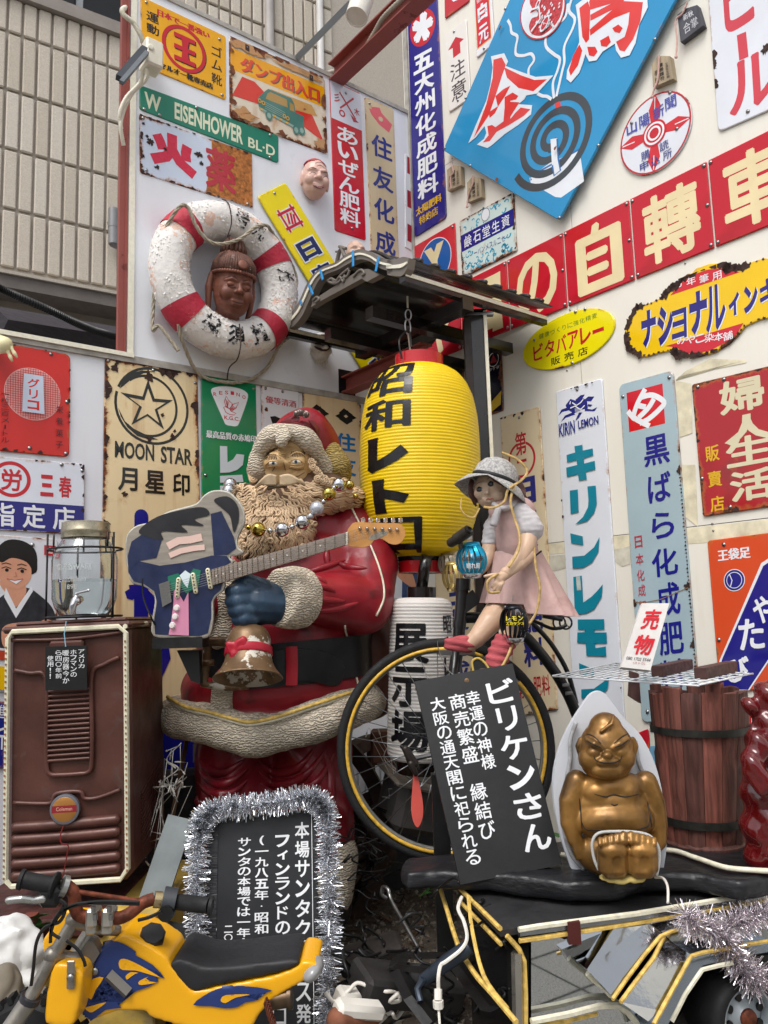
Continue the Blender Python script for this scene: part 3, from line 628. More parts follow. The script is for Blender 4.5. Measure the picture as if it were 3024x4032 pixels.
# 10 red runner sign: the runner figure itself is left out, the vest-shaped panel stays plain
s = Sign('enamel_sign', 'red sign with pale lattice disc and vertical red katakana', PL, 'w', [(-10,737),(152,766),(150,987.5),(-10,973)], ENA('#cf2a22', .3, rough=.2), rad=.02, screws=((.73,.03),(.96,.47),(.95,.97),(.45,.95)))
pk = PNT('#e9b4b0', rough=.2); s.ell(.49,.44,.38,.38*s.asp, pk); rr_ = PNT('#cf2a22', rough=.2)
for k in range(-11, 12):
 x = k*.033; y = sqrt(max(0, .37**2-x*x)); s.line([(.49+x,.44-y*s.asp),(.49+x,.44+y*s.asp)], .007, rr_, s.asp); s.line([(.49-y,.44+x*s.asp),(.49+y,.44+x*s.asp)], .007, rr_, s.asp)
s.poly([(.36,.26),(.62,.26),(.64,.62),(.34,.62)], PNT('#c9d2e4', rough=.2), 'band'); s.vtext('グリコ', (.41,.29,.57,.6), rr_, .04, .85)
s.vtext('栄養菓子', (.8,.5,.9,.95), pK, .0, .6); s.vtext('一粒三百メートル', (.07,.45,.17,.93), pK, .0, .8); frame_rust(s, 16, 10, None, (.004,.009)); s.done()
# 11 designated shop
s = Sign('enamel_sign', 'white and navy sign with a red circled character', PL, 'w', [(-60,980),(183,1002.5),(182.5,1154.6),(-60,1142)], ENA('#dfe4ef', .45), screws=((.78,.04),(.975,.1),(.82,.95)))
s.rect(.004,.6,.994,.985, ENA(NAVY, .4)); s.ell(.33,.3,.17,.17*s.asp, PNT('#c4202c', rough=.2), .8); s.text('労', (.24,.16,.42,.46), PNT('#c4202c', rough=.2), .04)
s.htext('三春', (.56,.2,.9,.5), PNT('#c4202c', rough=.2), .04, .7); s.htext('指定店', (.12,.63,.94,.95), pW, .035, .75); frame_rust(s, 18, 11, None, (.004,.009)); s.done()
# 12 poster with a smiling woman in kimono
s = Sign('enamel_sign', 'pictorial sign of a smiling woman in a black kimono', PL, 'w', [(-60,1150),(125,1165),(122,1500),(-60,1492)], ENA('#d9dce2', .35), screws=((.69,.05),))
SKN = PNT('#d79b7e', rough=.3, var=.1); HR = PNT('#17120f', rough=.4); KM = PNT('#2c2d33', rough=.4, var=.3, vs=40)
s.poly(spl2([(.2,.62),(.24,.46),(.4,.37),(.62,.33),(.8,.38),(.95,.46),(1,.58),(.99,.7),(.2,.72)], 4), KM, 'kimono')
s.poly(spl2([(.3,.3),(.56,.3),(.62,.36),(.5,.46),(.42,.4)], 4), SKN, 'skin'); s.poly([(.38,.34),(.5,.47),(.68,.32),(.7,.35),(.5,.53),(.36,.4)], pW, 'collar')
s.poly(spl2([(.28,.09),(.4,.03),(.58,.03),(.72,.08),(.75,.17),(.7,.24),(.32,.26),(.24,.17)], 4), HR, 'hair')
s.poly(spl2([(.3,.17),(.4,.125),(.58,.13),(.67,.19),(.67,.27),(.58,.33),(.48,.345),(.36,.32),(.29,.26)], 4), SKN, 'skin')
s.poly(spl2([(.28,.14),(.45,.1),(.66,.13),(.7,.22),(.62,.165),(.45,.145),(.33,.18)], 4), HR, 'hair')
for x in (.38,.56): s.line([(x-.05,.217),(x,.205),(x+.06,.215)], .012, HR, s.asp); s.ell(x+.01,.226,.022,.011, HR); s.line([(x-.05,.19),(x,.18),(x+.06,.188)], .01, HR, s.asp)
s.poly([(.4,.285),(.48,.292),(.57,.28),(.5,.312)], pW); s.line([(.39,.282),(.48,.29),(.58,.276)], .01, PNT('#b0493f'), s.asp); s.line([(.49,.235),(.5,.262),(.47,.264)], .008, PNT('#b8775c'), s.asp)
s.poly([(.56,.6),(.86,.56),(.9,.68),(.58,.72)], pW, 'packet'); s.text('定食', (.62,.62,.78,.67), pR, .02); s.poly(spl2([(.34,.6),(.5,.56),(.62,.57),(.6,.62),(.56,.7),(.36,.72)], 4), SKN, 'skin'); s.poly(spl2([(.8,.54),(.92,.53),(.99,.6),(.97,.7),(.86,.68),(.87,.6)], 4), SKN, 'skin')
s.rect(.0,.74,.99,.8, ENA('#b9452d')); s.rect(.0,.84,.99,.985, ENA('#efc211')); s.htext('カレー', (.4,.86,.99,.97), pR, .05, .9); s.rect(.83,.045,.97,.11, pR); s.text('山', (.87,.055,.93,.1), pW); s.done()
# 13 moon star
s = Sign('enamel_sign', 'tall rusty cream sign with star in a crescent ring', PL, 'w', [(227.5,769.7),(427,804),(441,1668),(213,1700)], ENA('#e8d3a6', .62, rs=.8, streak=1.0), rad=.02, screws=((.03,.01),(.5,.015),(.97,.03)))
K13 = ENA('#24241f', .45); a_ = s.asp
c0 = s.U('i', 1245, 515); R_ = abs(s.U('i', 1540, 540)[0]-c0[0]);
n = 48; out = []; inn = []
s.ell(c0[0], c0[1], R_, R_*a_, K13, .93, a0=-158, a1=195);
c1 = s.U('i', 1210, 515); r1 = abs(s.U('i', 1450, 535)[0]-c1[0]); s.ell(c1[0], c1[1], r1, r1*a_, K13, .92, a0=-130, a1=135)
for sg in (1, -1):
 pts = [s.U('i', x, y) for x, y in (((975,375),(1010,300),(1080,245),(1160,225),(1260,235),(1170,250),(1080,290),(1010,350)) if sg == 1 else ((965,530),(985,600),(1040,690),(1120,760),(1220,790),(1290,790),(1180,745),(1090,700),(1020,640)))]
 s.poly(pts, K13)
o5 = [s.U('i', x, y) for x, y in ((1208,300),(1262,455),(1412,468),(1285,548),(1338,706),(1203,598),(1072,670),(1135,518),(982,403),(1163,438))]
i5 = [(c1[0]+(x-c1[0])*.70, c1[1]+.002+(y-c1[1])*.70) for x, y in o5]; vs = o5+i5
s._add(vs, [(k, (k+1) % 10, (k+1) % 10+10, k+10) for k in range(10)], K13, 'emblem')
s.text('MOON', (*s.U('i', 938, 798), *s.U('i', 1258, 968)), K13, .025); s.text('STAR', (*s.U('i', 1312, 842), *s.U('i', 1570, 1005)), K13, .025)
for ch, q in zip('月星印', ((965,1012,1122,1215),(1183,1035,1348,1238),(1410,1062,1550,1252))): s.text(ch, (*s.U('i', q[0], q[1]), *s.U('i', q[2], q[3])), K13, .045, same=True)
B13 = ENA('#1c1f86', .3); q = s.U('m', 975, 60); q2 = s.U('m', 1073, 500); s.ly += 1
s.poly([(q[0]+.07+.07*cos(radians(t)), q[1]+.03+.07*a_*sin(radians(t))) for t in range(180, 361, 20)] + [(q[0]+.14,.7),(q[0],.7)], B13)
s.line([s.U('m', x, y) for x, y in ((940,700),(1010,690),(1080,760),(1150,860),(1160,980),(1190,1180),(1120,1330),(1060,1400))], .13, B13, a_)
s.poly([s.U('m', x, y) for x, y in ((905,700),(1000,640),(1060,680),(960,760),(920,750))], B13)
s.rect(.55,.84,.99,.99, B13, 'emblem')
for k,(x,y,q) in enumerate(((1215,275,.05),(1325,590,.02),(1015,1235,.025),(1425,720,.015),(1215,785,.03),(1410,770,.03),(940,210,.04))): u,v = s.U('i',x,y); s.blob(u,v,q,q*a_,RUSTD,k+60,.5)
frame_rust(s, 60, 13, None, (.008,.024)); s.done()
# 14 green
s = Sign('enamel_sign', 'green sign with a white fan badge and dove', PL, 'w', [(434.8,807.4),(553,827),(566,1545),(440,1565)], ENA('#118253', .15), screws=((.06,.01),(.95,.02),(.06,.3)))
a_ = s.asp; s.poly(s.Up('j', spl2([(168,180),(200,155),(290,147),(400,165),(455,195),(470,225),(455,290),(400,440),(375,472),(330,470),(290,460),(272,430),(190,245)], 3)), pW); r14 = PNT('#c8323c', rough=.2)
for i, ch in enumerate('RESINO'):
 t = (i-2.5)/2.5; cx, cy = 318+t*118, 200+t*t*24+t*12; s.text(ch, (*s.U('j', cx-14, cy-17), *s.U('j', cx+14, cy+17)), r14, .02, same=True)
s.ly += 1; s.text('K.G.C.', (*s.U('j', 275, 385), *s.U('j', 400, 432)), r14, .02)
for P_ in ([(270,320),(290,310),(318,330),(330,350),(372,370),(355,382),(320,378),(288,360)], [(290,318),(276,270),(292,228),(310,262),(340,290),(326,335)], [(320,330),(345,295),(395,278),(370,325),(335,350)]): s.line(s.Up('j', P_), .012, r14, a_, closed=True)
for k in range(4): s.line(s.Up('j', [(300,318),(284+k*9,250+k*8)]), .008, r14, a_); s.line(s.Up('j', [(330,340),(345+k*10,300+k*8)]), .008, r14, a_)
s.text('最高品質の赤鳩印', (s.U('j', 125, 540)[0], s.U('j', 330, 528)[1], s.U('j', 535, 560)[0], s.U('j', 330, 588)[1]), pW, .01); L14 = PNT('#c9d3da', rough=.2)
s.poly(s.Up('j', [(238,635),(297,638),(300,770),(345,745),(375,700),(437,708),(425,790),(380,830),(320,850),(240,855)]), L14, 'lettering'); s.poly(s.Up('j', [(238,880),(420,870),(430,930),(240,935)]), L14, 'lettering'); s.poly(s.Up('j', [(238,960),(420,955),(430,1010),(240,1010)]), L14, 'lettering'); s.done()
# 15, 16
s = Sign('enamel_sign', 'narrow dirty white sign headed by four red characters', PL, 'w', [(564.4,828.6),(645.6,844.4),(655,1300),(570,1300)], ENA('#dcdbe0', .4, streak=.4), rad=.014, screws=((.1,.02),(.55,.02)))
s.text('優等清酒', (*s.U('j', 612, 222), *s.U('j', 865, 325)), PNT('#b3303a', rough=.3), .01); s.poly(s.Up('j', [(650,395),(690,390),(735,410),(715,450),(670,455)]), pK); s.blob(.12,.12,.04,.01,RUSTM,5); s.done()
s = Sign('enamel_sign', 'cream sign with two black diamond crests and blue characters', PL, 'w', [(654.4,840.5),(779,861),(790,1490),(662,1500)], ENA('#e3cba3', .45, streak=.6), rad=.012, screws=((.55,.01),(.95,.02)))
for cx, cy in ((1045,360),(1268,393)):
 for k in range(3):
  d = (k-1)*26; s.poly(s.Up('j', [(cx-88+abs(d)*1.2,cy-4+d),(cx+d*.6,cy-48-abs(d)*.4+d*.3),(cx+88-abs(d)*1.2,cy+14+d),(cx+d*.3,cy+52+abs(d)*.4+d*.2)]), pK)
 s.poly(s.Up('j', [(cx-18,cy-2),(cx,cy-14),(cx+18,cy+2),(cx,cy+14)]), PNT('#e3cba3'))
b16 = PNT('#1a72b8', rough=.2); s.text('住', (*s.U('j', 1180, 520), *s.U('j', 1350, 690)), b16, .05); s.text('友', (*s.U('j', 1185, 715), *s.U('j', 1352, 885)), b16, .05); s.vtext('化成', (.58,.36,.95,.6), b16, .05); s.vtext('日化', (.1,.22,.45,.6), b16, .05); frame_rust(s, 14, 16, None, (.004,.01)); s.done()
s = Sign('enamel_sign', 'dark blue newspaper sign cut by the left picture edge', PL, 'w', [(-70,1512),(17,1516),(12,1660),(-70,1662)], ENA('#1e2a86', .4)); s.text('新', (.55,.38,.95,.72), pW, .03); s.text('進', (.7,.05,.98,.25), pW, .0); s.done()
s = Sign('enamel_sign', 'narrow white poster with blue writing and a patterned sleeve', PL, 'o', [(360,-120),(600,-60),(610,365),(360,340)], ENA('#dfe6f2', .1))
s.vtext('みんなで', (.03,.05,.27,.9), PNT('#2b5aa0'), .02); s.poly([(.45,.5),(.95,.4),(1,1),(.42,1)], PNT('#2d4a7d', var=.3, vs=60), 'sleeve'); s.poly(spl2([(.28,.62),(.4,.45),(.6,.5),(.75,.65),(.78,.8),(.5,.75)],4), SKN, 'skin'); s.rect(.38,.44,.58,.6, pW, 'jar'); s.done()
s = Sign('enamel_sign', 'small yellow sign with a red disc behind the white lantern', PL, 'o', [(368,370),(500,372),(505,590),(360,585)], ENA('#e8cf1a', .2)); s.ell(.45,.5,.3,.3*s.asp, pR); s.text('た', (.3,.35,.6,.65), pW); s.done()
s = Sign('enamel_sign', 'slim blue sign between the santa statue and the white lantern', PL, 'o', [(374,632),(430,634),(428,980),(372,985)], ENA('#1d5f9e', .3)); s.vtext('洗濯石鹸', (.2,.05,.85,.8), pW, .02); s.done()
def plq(pl, pts, off=.009):  # quad given in wall coordinates (a, z)
 return [pl.P(a, z, off) for a, z in pts]
class WSign(Sign):
 pass
_hit = Plane.hit
def qhit(s, vw, x, y, off=0):
 return s.P(x, y, off) if vw == 'wall' else _hit(s, vw, x, y, off)
Plane.hit = qhit
co = lambda vw, x, y: PR.co(PR.hit(vw, x, y))
# navy 五大州
s = Sign('enamel_sign', 'tall navy sign with a white flower on a red disc', PR, 'w', [(879,14),(943,-20),(963.5,470),(895,513)], ENA('#2a2280', .18), rad=.02, screws=((.45,.96),))
a_ = s.asp; s.ell(.5,.13,.42,.42*a_, PNT('#c5202c', rough=.2))
for k in range(5):
 t = radians(72*k-80); s.poly([(.5+x*cos(t)*1-y*sin(t), .13+(x*sin(t)+y*cos(t))*a_) for x, y in ((0,0),(.12,-.1),(.3,-.12),(.36,-.03),(.32,0),(.36,.03),(.3,.12),(.12,.1))], pW)
s.vtext('五大州化成肥料', (.16,.235,.82,.87), pW, .045, .9); s.text('太陽肥料', (.08,.885,.9,.92), PNT('#e0b020', rough=.2), .02); s.text('特約店', (.18,.93,.78,.965), PNT('#e0b020', rough=.2), .02); s.done()
s = Sign('enamel_sign', 'white caution sign with a red arrow pointing up', PR, 'c', [(443,305),(630,162),(668,850),(480,978)], ENA('#e9e5df', .03, rough=.3), screws=((.45,.05),(.45,.93)))
s.poly([(.5,.13),(.86,.23),(.68,.24),(.68,.37),(.34,.37),(.34,.24),(.12,.23)], pR); s.vtext('注意', (.17,.42,.85,.93), PNT('#4a4046'), .01, .86); s.done()
s = Sign('enamel_sign', 'red sign corner cut by the top edge above the caution sign', PR, 'c', [(435,-300),(660,-440),(655,10),(443,165)], ENA('#bf2530', .2)); s.poly(s.Up('c',[(470,-40),(560,-90),(600,-20),(520,15)]), pW); s.done()
s = Sign('enamel_sign', 'small white-framed red sign left of the blue diamond', PR, 'c', [(690,-110),(840,-215),(875,375),(720,505)], ENA('#e4e4e8', .1), screws=((.45,.96),))
s.rect(.07,.04,.88,.9, PNT('#e0b050')); s.rect(.1,.05,.85,.885, ENA('#cf1f30', .05)); s.text('發光堂', (.16,.18,.82,.27), pW);
for ch, v in (('白',.31),('元',.62)): s.text(ch, (.2,v,.74,v+.24), pW, .05)
for ch, u, v in (('く',.66,.42),('は',.3,.45),('ん',.66,.76),('げ',.3,.8)): s.text(ch, (u-.08,v,u+.08,v+.06), PNT('#2b2b70'))
s.done()
# blue diamond
A, B = co('c', 478, 1330), co('g', 1500, 265)
da, dz_ = B[0]-A[0], B[1]-A[1]; T_ = (A[0]-dz_*1.55, A[1]+da*1.55); C_ = (B[0]-dz_*1.55, B[1]+da*1.55)
s = Sign('enamel_sign', 'big blue diamond sign with mosquito coil and red characters', PR, 'wall', [A, T_, C_, B], ENA('#2f93c8', .12, rough=.1, bump=.008, bs=3), gap=.03, th=.012, rad=.02)
U = s.Up; IV = PNT('#e6ebf2', rough=.12); R7 = PNT('#e0423f', rough=.12); G7 = PNT('#43494f', rough=.12)
s.poly(U('c', [(1225,1570),(1400,1440),(1660,1330),(1700,1600),(1500,1740),(1450,1735),(1235,1610)]), IV)
s.line(U('c', [(1240,1590),(1235,1560),(1350,1490),(1700,1300)]), .006, PNT('#2f6fb0'), s.asp)
def coil(P_, w_):
 s.line(U('c', spl2(P_, 8, False)), w_, G7, s.asp, name='coil')
sc_ = []
cx, cy = co('c', 1440, 1195);
import itertools
c0u = PR.co(PR.hit('c', 1430, 1240)); R0_ = (PR.co(PR.hit('d', 290, 990))[0]-c0u[0])
for i in range(150):
 t = i/149; ang = radians(200)+t*3.2*2*pi; r = R0_*(1-.86*t); sc_.append((c0u[0]+r*cos(ang)*1.0, c0u[1]+r*sin(ang)*.93))
def wU(pts):
 o = []
 for a, z in pts:
  o.append(s.U('wall', a, z))
 return o
s.line(wU(sc_), R0_*.15/s.w, G7, s.asp, name='coil'); e = sc_[0]
s.ell(*s.U('wall', *sc_[-1]), .022, .016, G7)
s.poly(U('c', [(1408,1235),(1468,1225),(1478,1375),(1500,1520),(1440,1555),(1420,1450)]), IV); s.line(U('c', [(1465,1230),(1475,1400),(1495,1505),(1440,1550),(1425,1460)]), .005, PNT('#2f6fb0'), s.asp)
s.poly(U('c', [(1445,925),(1490,905),(1500,950),(1450,970)]), R7)
for P_ in ([(1035,200),(1060,250),(1070,310),(1120,345),(1105,440),(1110,500),(1170,510),(1240,495),(1265,550),(1220,620),(1218,690)],
   [(1560,60),(1540,170),(1480,230),(1380,330),(1370,430),(1440,500),(1490,540),(1470,640),(1430,750),(1440,880)],
   [(1600,0),(1570,120),(1620,190),(1600,280),(1530,430),(1530,560),(1510,650),(1460,865)], [(1295,840),(1340,860),(1380,865),(1418,890)]):
 s.line(U('c', spl2(P_, 5, False)), .009, IV, s.asp, name='smoke_line')
# characters with white outline
def outl(vw, strokes, w_, wo):
 for q in (wo, w_):
  for P_ in strokes: s.line(U(vw, spl2(P_, 5, False)), q*(P_[0][2] if len(P_[0]) > 2 else 1), IV if q == wo else R7, s.asp, name='lettering')
kin = [(890,515),(1005,488),(1040,560),(1020,600),(1150,650),(1280,695),(1435,682),(1290,840),(1200,855),(1180,890),(1130,930),(1180,935),(1250,940),(1240,1020),(1130,1110),(1010,1190),(905,1280),(860,1310),(768,1280),(830,1230),(850,1180),(835,1120),(760,1215),(693,1268),(750,1130),(850,900),(885,760),(905,610)]
s.poly(U('c', kin), IV, 'outline')
for P_ in ([(912,545),(985,525),(1020,590),(1010,620),(985,690),(930,860),(870,1030),(740,1222),(850,930),(905,700)],
   [(1005,610),(1150,680),(1270,722),(1380,716),(1260,820),(1130,790),(1030,700)],
   [(930,860),(1000,800),(1060,770),(1020,850),(960,940),(925,1010),(880,1050),(870,1000),(950,950)],
   [(1010,870),(1080,830),(1130,860),(1110,890),(1060,900),(1060,1060),(1100,1010),(1150,960),(1235,975),(1180,1030),(1050,1110),(940,1170),(880,1250),(820,1262),(870,1200),(860,1120),(900,1110),(930,1130),(1000,1080),(1010,960)],
   [(1055,910),(1140,915),(1110,960),(1060,1040)]):
 s.poly(U('c', P_), R7, 'lettering')
tor = [(130,70),(210,10),(240,-200),(600,-400),(640,-20),(715,30),(720,90),(650,230),(620,380),(570,480),(500,500),(460,440),(450,385),(350,450),(300,520),(240,530),(210,470),(190,540),(160,620),(90,700),(55,670),(60,600),(130,450),(160,370),(150,200)]
s.poly(U('d', tor), IV, 'outline')
for P_ in ([(160,95),(230,40),(250,100),(240,350),(215,380),(185,330)], [(240,50),(300,-160),(570,-300),(560,-20),(520,40),(680,50),(660,200),(600,350),(530,450),(490,440),(460,370),(530,330),(560,230),(570,130),(440,180),(250,320),(245,270),(430,110),(250,200),(250,150),(420,60),(250,110)],
   [(160,390),(185,440),(150,560),(90,645),(75,600),(110,480)], [(225,410),(290,410),(310,450),(280,490),(240,480)], [(330,360),(400,320),(418,370),(385,410),(340,405)], [(430,260),(480,230),(515,260),(490,300),(450,290)]):
 s.poly(U('d', P_), R7, 'lettering')
for q0, q1 in (((255,105),(340,55)), ((258,190),(345,140)), ((262,280),(350,225))): pass
cr = lambda r, ax=0: [(1345+r*ax+185*r*cos(t)*1.02+0, 120+235*r*sin(t)-60*r*cos(t)) for t in [2*pi*k/40 for k in range(40)]]
s.poly(U('c', cr(1.05)), PNT('#c03038')); s.poly(U('c', cr(1.0)), IV)
s.poly(U('c', spl2([(1230,40),(1260,-120),(1400,-150),(1500,-60),(1520,60),(1490,190),(1420,280),(1330,340),(1250,325),(1225,260),(1250,190),(1300,170),(1290,120),(1235,145),(1250,100)], 4)), PNT('#c23a40', var=.5, vs=90), 'rooster')
for k in range(46):
 r = random.Random(k); x, y = r.uniform(1290,1500), r.uniform(60,300)
 if (x-1345)**2/160**2+(y-120)**2/200**2 < 1: s.ell(*s.U('c', x, y), .0045, .005, IV, n=6)
s.line(U('c', [(1250,120),(1320,100),(1330,200),(1250,310)]), .006, IV, s.asp); s.ell(*s.U('c',1310,70), .014,.012, IV, .6); s.ell(*s.U('c',1370,240), .024,.02, IV); s.ell(*s.U('c',1370,240), .018,.015, PNT('#c03038'))
s.text('上', (*s.U('c',1352,215), *s.U('c',1390,262)), IV, .02)
for vw, x, y in (('c',485,1308),('c',1012,104),('c',668,875),('c',708,1462),('d',772,350),('d',312,1210),('g',1497,240)): s.screw(*s.U(vw, x, y))
s.blob(*s.U('c',980,278), .008,.006, RUSTM, 2); s.blob(*s.U('c',1465,1318), .006,.006, RUSTM, 3); s.blob(*s.U('c',955,1590), .006,.012, RUSTM, 4); s.done()
# beer sign top right
s = Sign('enamel_sign', 'white sign with big red katakana at the top right corner', PR, 'w', [(1525,-60),(1760,-223),(1775,188),(1551,285)], ENA('#dfe2ea', .25), rad=.02, lift=.02, screws=())
for t_, q in (('ビ',(1270,-320,1590,255)), ('ル',(1320,515,1760,900))): s.text(t_, (*s.U('d', q[0], q[1]+40), *s.U('d', q[2], q[3]-120)), PNT('#cf4350', rough=.15), .05)
s.poly(U('d', [(1405,290),(1480,258),(1500,462),(1425,495)]), PNT('#cf4350', rough=.15), 'lettering') if False else s.poly(s.Up('d', [(1405,290),(1480,258),(1500,462),(1425,495)]), PNT('#cf4350', rough=.15), 'lettering')
s.screw(*s.U('d',1496,910));
for k,(x,y) in enumerate(((1215,540),(1222,700),(1212,460),(1640,395))): s.blob(*s.U('d',x,y), .035,.03, RUSTD, k+4, .5)
s.done()
# wooden prayer plaques
def ema(vw, quad, cord, label, dark=False):
 c = sum((PR.hit(vw, x, y, .02) for x, y in quad), V3())/len(quad); rt = thing('prayer_plaque', label, 'wooden plaque', c)
 f = [PR.hit(vw, x, y, .03) for x, y in quad]; b = [p - PR.n*.028 for p in f]; n = len(f); m_ = MB(); m_.v = f+b
 m_.f = [tuple(range(n)), tuple(range(2*n-1, n-1, -1))]+[(i, i+n, (i+1) % n+n, (i+1) % n) for i in range(n)]
 m_.part('board', rt, M('#4a4a52' if dark else '#a3937a', .7, var=.3, vs=40, bump=.0005, bs=80, stretch=(1,1,.15), name='old_wood'))
 TL, TR, BR, BL = f[0], f[-4 if False else 2 if n == 5 else 1], f[-2], f[-1]
 pr = Print(rt, lambda u, v, o: (TL*(1-u)+TR*u)*(1-v)+(BL*(1-u)+BR*u)*v+PR.n*(o+.0005), 'writing')
 ink = M('#c9c9cf' if dark else '#2c211a', .6, name='ink')
 if dark: pr.text('新秋', (.25,.1,.75,.35), ink, .02); pr.text('合掌', (.2,.45,.85,.85), ink, 0)
 else: pr.vtext('交通安全祈願', (.7,.2,.85,.9), ink); pr.vtext('健勝護符', (.38,.1,.6,.9), ink, .03); pr.vtext('奉納', (.12,.3,.3,.9), ink)
 pr.done(); m_ = MB(); P_ = spline([PR.hit(vw, x, y, .036) for x, y in cord], 6)
 m_.tube(P_, [.0035*(1+.25*(i % 2)) for i in range(len(P_))], 6); m_.ball(P_[-1], .007, seg=8, rings=6); m_.part('cord', rt, M('#c9a39a', .8, name='pink_cord')); return rt
ema('c', [(465,1480),(515,1440),(580,1445),(588,1610),(470,1665)], [(500,1420),(520,1500),(495,1540),(500,1640)], 'weathered wooden plaque right of the navy sign foot')
ema('c', [(640,1590),(690,1535),(755,1550),(765,1715),(640,1765)], [(690,1530),(690,1600),(650,1700),(640,1800)], 'wooden plaque with a long pink cord above the tiled soap sign')
ema('d', [(708,530),(760,455),(858,458),(885,640),(722,712)], [(770,455),(760,640),(725,740),(712,790)], 'wooden plaque hanging just above the round newspaper sign')
ema('d', [(918,120),(985,70),(1080,40),(1130,205),(945,345)], [(1000,20),(960,110),(905,170),(915,330),(908,465)], 'dark grey plaque with a house drawing near the top right', True)
# round newspaper sign
c = co('d', 742, 1095); r = (co('d', 1040, 1050)[0]-co('d', 440, 1140)[0])/2
s = Sign('enamel_sign', 'round white sign with red pen nibs and target centre', PR, 'wall', [(c[0]-r,c[1]+r),(c[0]+r,c[1]+r),(c[0]+r,c[1]-r),(c[0]-r,c[1]-r)], ENA('#dfe2ea', .35), shape='ell', lift=.02, screws=((.2,.2),(.75,.1),(.8,.6)))
s.ell(.5,.5,.495,.495, PNT('#b8323a', rough=.2), .955)
for k in range(4):
 t = radians(90*k+6); R2 = lambda x, y: (.5+x*cos(t)-y*sin(t), .5+x*sin(t)+y*cos(t)); s.poly([R2(*p) for p in ((.1,-.04),(.32,-.085),(.5,0),(.32,.085),(.1,.04))], PNT('#cf2a34', rough=.15)); s.line([R2(.28,0),(R2(.46,0))], .012, pW)
for k, q in enumerate((.165,.14,.115,.09,.065)): s.ell(.5,.5,q,q, pR if k % 2 == 0 else pW)
for ch, cx, cy in zip('山陽新聞', (548,652,768,866), (1045,985,915,838)): u, v = s.U('d', cx, cy); s.text(ch, (u-.075,v-.08,u+.075,v+.08), PNT('#4a50a8'), .02, same=True)
s.ly += 1
for ch, cx, cy in zip('購読申込所', (660,812,650,742,840), (1268,1190,1355,1312,1262)): u, v = s.U('d', cx, cy); s.text(ch, (u-.06,v-.06,u+.06,v+.06), PNT('#3a3f88'), .01, same=True)
s.done()
# red banner: one panel per character
zB, zTt = 2.742, 3.0915; xs = [.02, co('g', 700, 900)[0]-.04, co('g', 1035, 590)[0], co('g', 1495, 340)[0], co('h', 535, 70)[0], co('d', 1170, 1305)[0], 2.06]
bn = []
LBL = ['leftmost red banner panel half hidden behind the roof post', 'red banner panel with squared kana partly under the roof', 'red banner panel with a round cream hiragana', 'red banner panel with a square cream character', 'red banner panel with a dense cream character', 'rightmost red banner panel cut by the picture edge']
CB = PNT('#e8d6a8', rough=.14)
for i, ch in enumerate(['ヤ', 'コ', 'の', '自', '轉', '車']):
 a0, a1 = xs[i]+.004, xs[i+1]-.004
 s = Sign('enamel_sign', LBL[i], PR, 'wall', [(a0,zTt),(a1,zTt),(a1,zB),(a0,zB)], ENA('#c1172a', .1, rough=.1, bump=.012, bs=3.5, blot='#b01322', bls=5), rad=.003, group='red banner panels of one slogan', lift=.02, screws=((.03,.04),(.97,.04),(.03,.96),(.97,.96),(.97,.5)))
 if i == 3:
  for q in ((.17,.22,.33,.95),(.7,.22,.87,.95),(.17,.2,.87,.33),(.17,.82,.87,.95),(.33,.42,.66,.53),(.33,.62,.66,.73)): s.poly([(q[0]+.03,q[1]),(q[2]-.03,q[1]),(q[2],q[1]+.03),(q[2],q[3]-.03),(q[2]-.03,q[3]),(q[0]+.03,q[3]),(q[0],q[3]-.03),(q[0],q[1]+.03)], CB, 'lettering')
  s.poly([(.42,.22),(.45,.1),(.52,.08),(.56,.12),(.54,.22)], CB, 'lettering')
 else: s.text(ch, (.14,.1,.88,.93), CB, .075 if i != 4 else .045)
 s.done()
# Y panel
s = Sign('enamel_sign', 'square red panel with a cream letter on a blue disc', PR, 'w', [(893,533),(981.6,480.8),(987,598),(900,650)], ENA('#cf2733', .15, bump=.01, bs=4), rad=.003, screws=((.95,.06),))
s.ell(.5,.5,.4,.4*s.asp, pW); s.ell(.5,.5,.385,.385*s.asp, PNT('#1a5aa6', rough=.12)); s.text('Y', (.26,.2,.74,.78), CB, .09); s.done()
# soap sign
s = Sign('enamel_sign', 'pale blue wave-patterned soap sign with a navy band', PR, 'w', [(992,477.6),(1108.6,415.5),(1116,541),(998.8,599.9)], ENA('#cfe0dc', .55, rs=1.2), rad=.008, screws=((.17,.04),(.78,.88),(.2,.95)))
W1 = PNT('#2f9fc0', rough=.2); r = random.Random(8)
for k in range(74):
 x = r.uniform(.04,.96); y = r.choice((r.uniform(.04,.24), r.uniform(.64,.96), r.uniform(.64,.96)))
 if .25 < x < .8 and .6 < y < .8: continue
 t = r.uniform(0, 6.28); q = r.uniform(.03,.06); P_ = [(x+q*(1-.12*j)*cos(t+j*.55), y+q*(1-.12*j)*sin(t+j*.55)*s.asp) for j in range(8)]; s.line(P_, .028, W1, s.asp, taper=True, name='wave_pattern') if k % 2 else s.line(P_, .02, W1, s.asp, taper=True, name='wave_pattern')
 s.ly -= 1
s.ly += 2; s.rect(.01,.27,.99,.56, ENA('#1d1a80', .3)); s.htext('鹸石堂生資', (.06,.32,.93,.52), pW, .01, .8); s.htext('ーバンメスルニセ', (.24,.64,.82,.74), PNT('#3a3a8c'), 0, .8); s.ell(.5,.13,.085,.1*s.asp, pW); s.ell(.5,.13,.08,.095*s.asp, PNT('#6a8080'), .86); frame_rust(s, 30, 20, None, (.004,.012)); s.done()
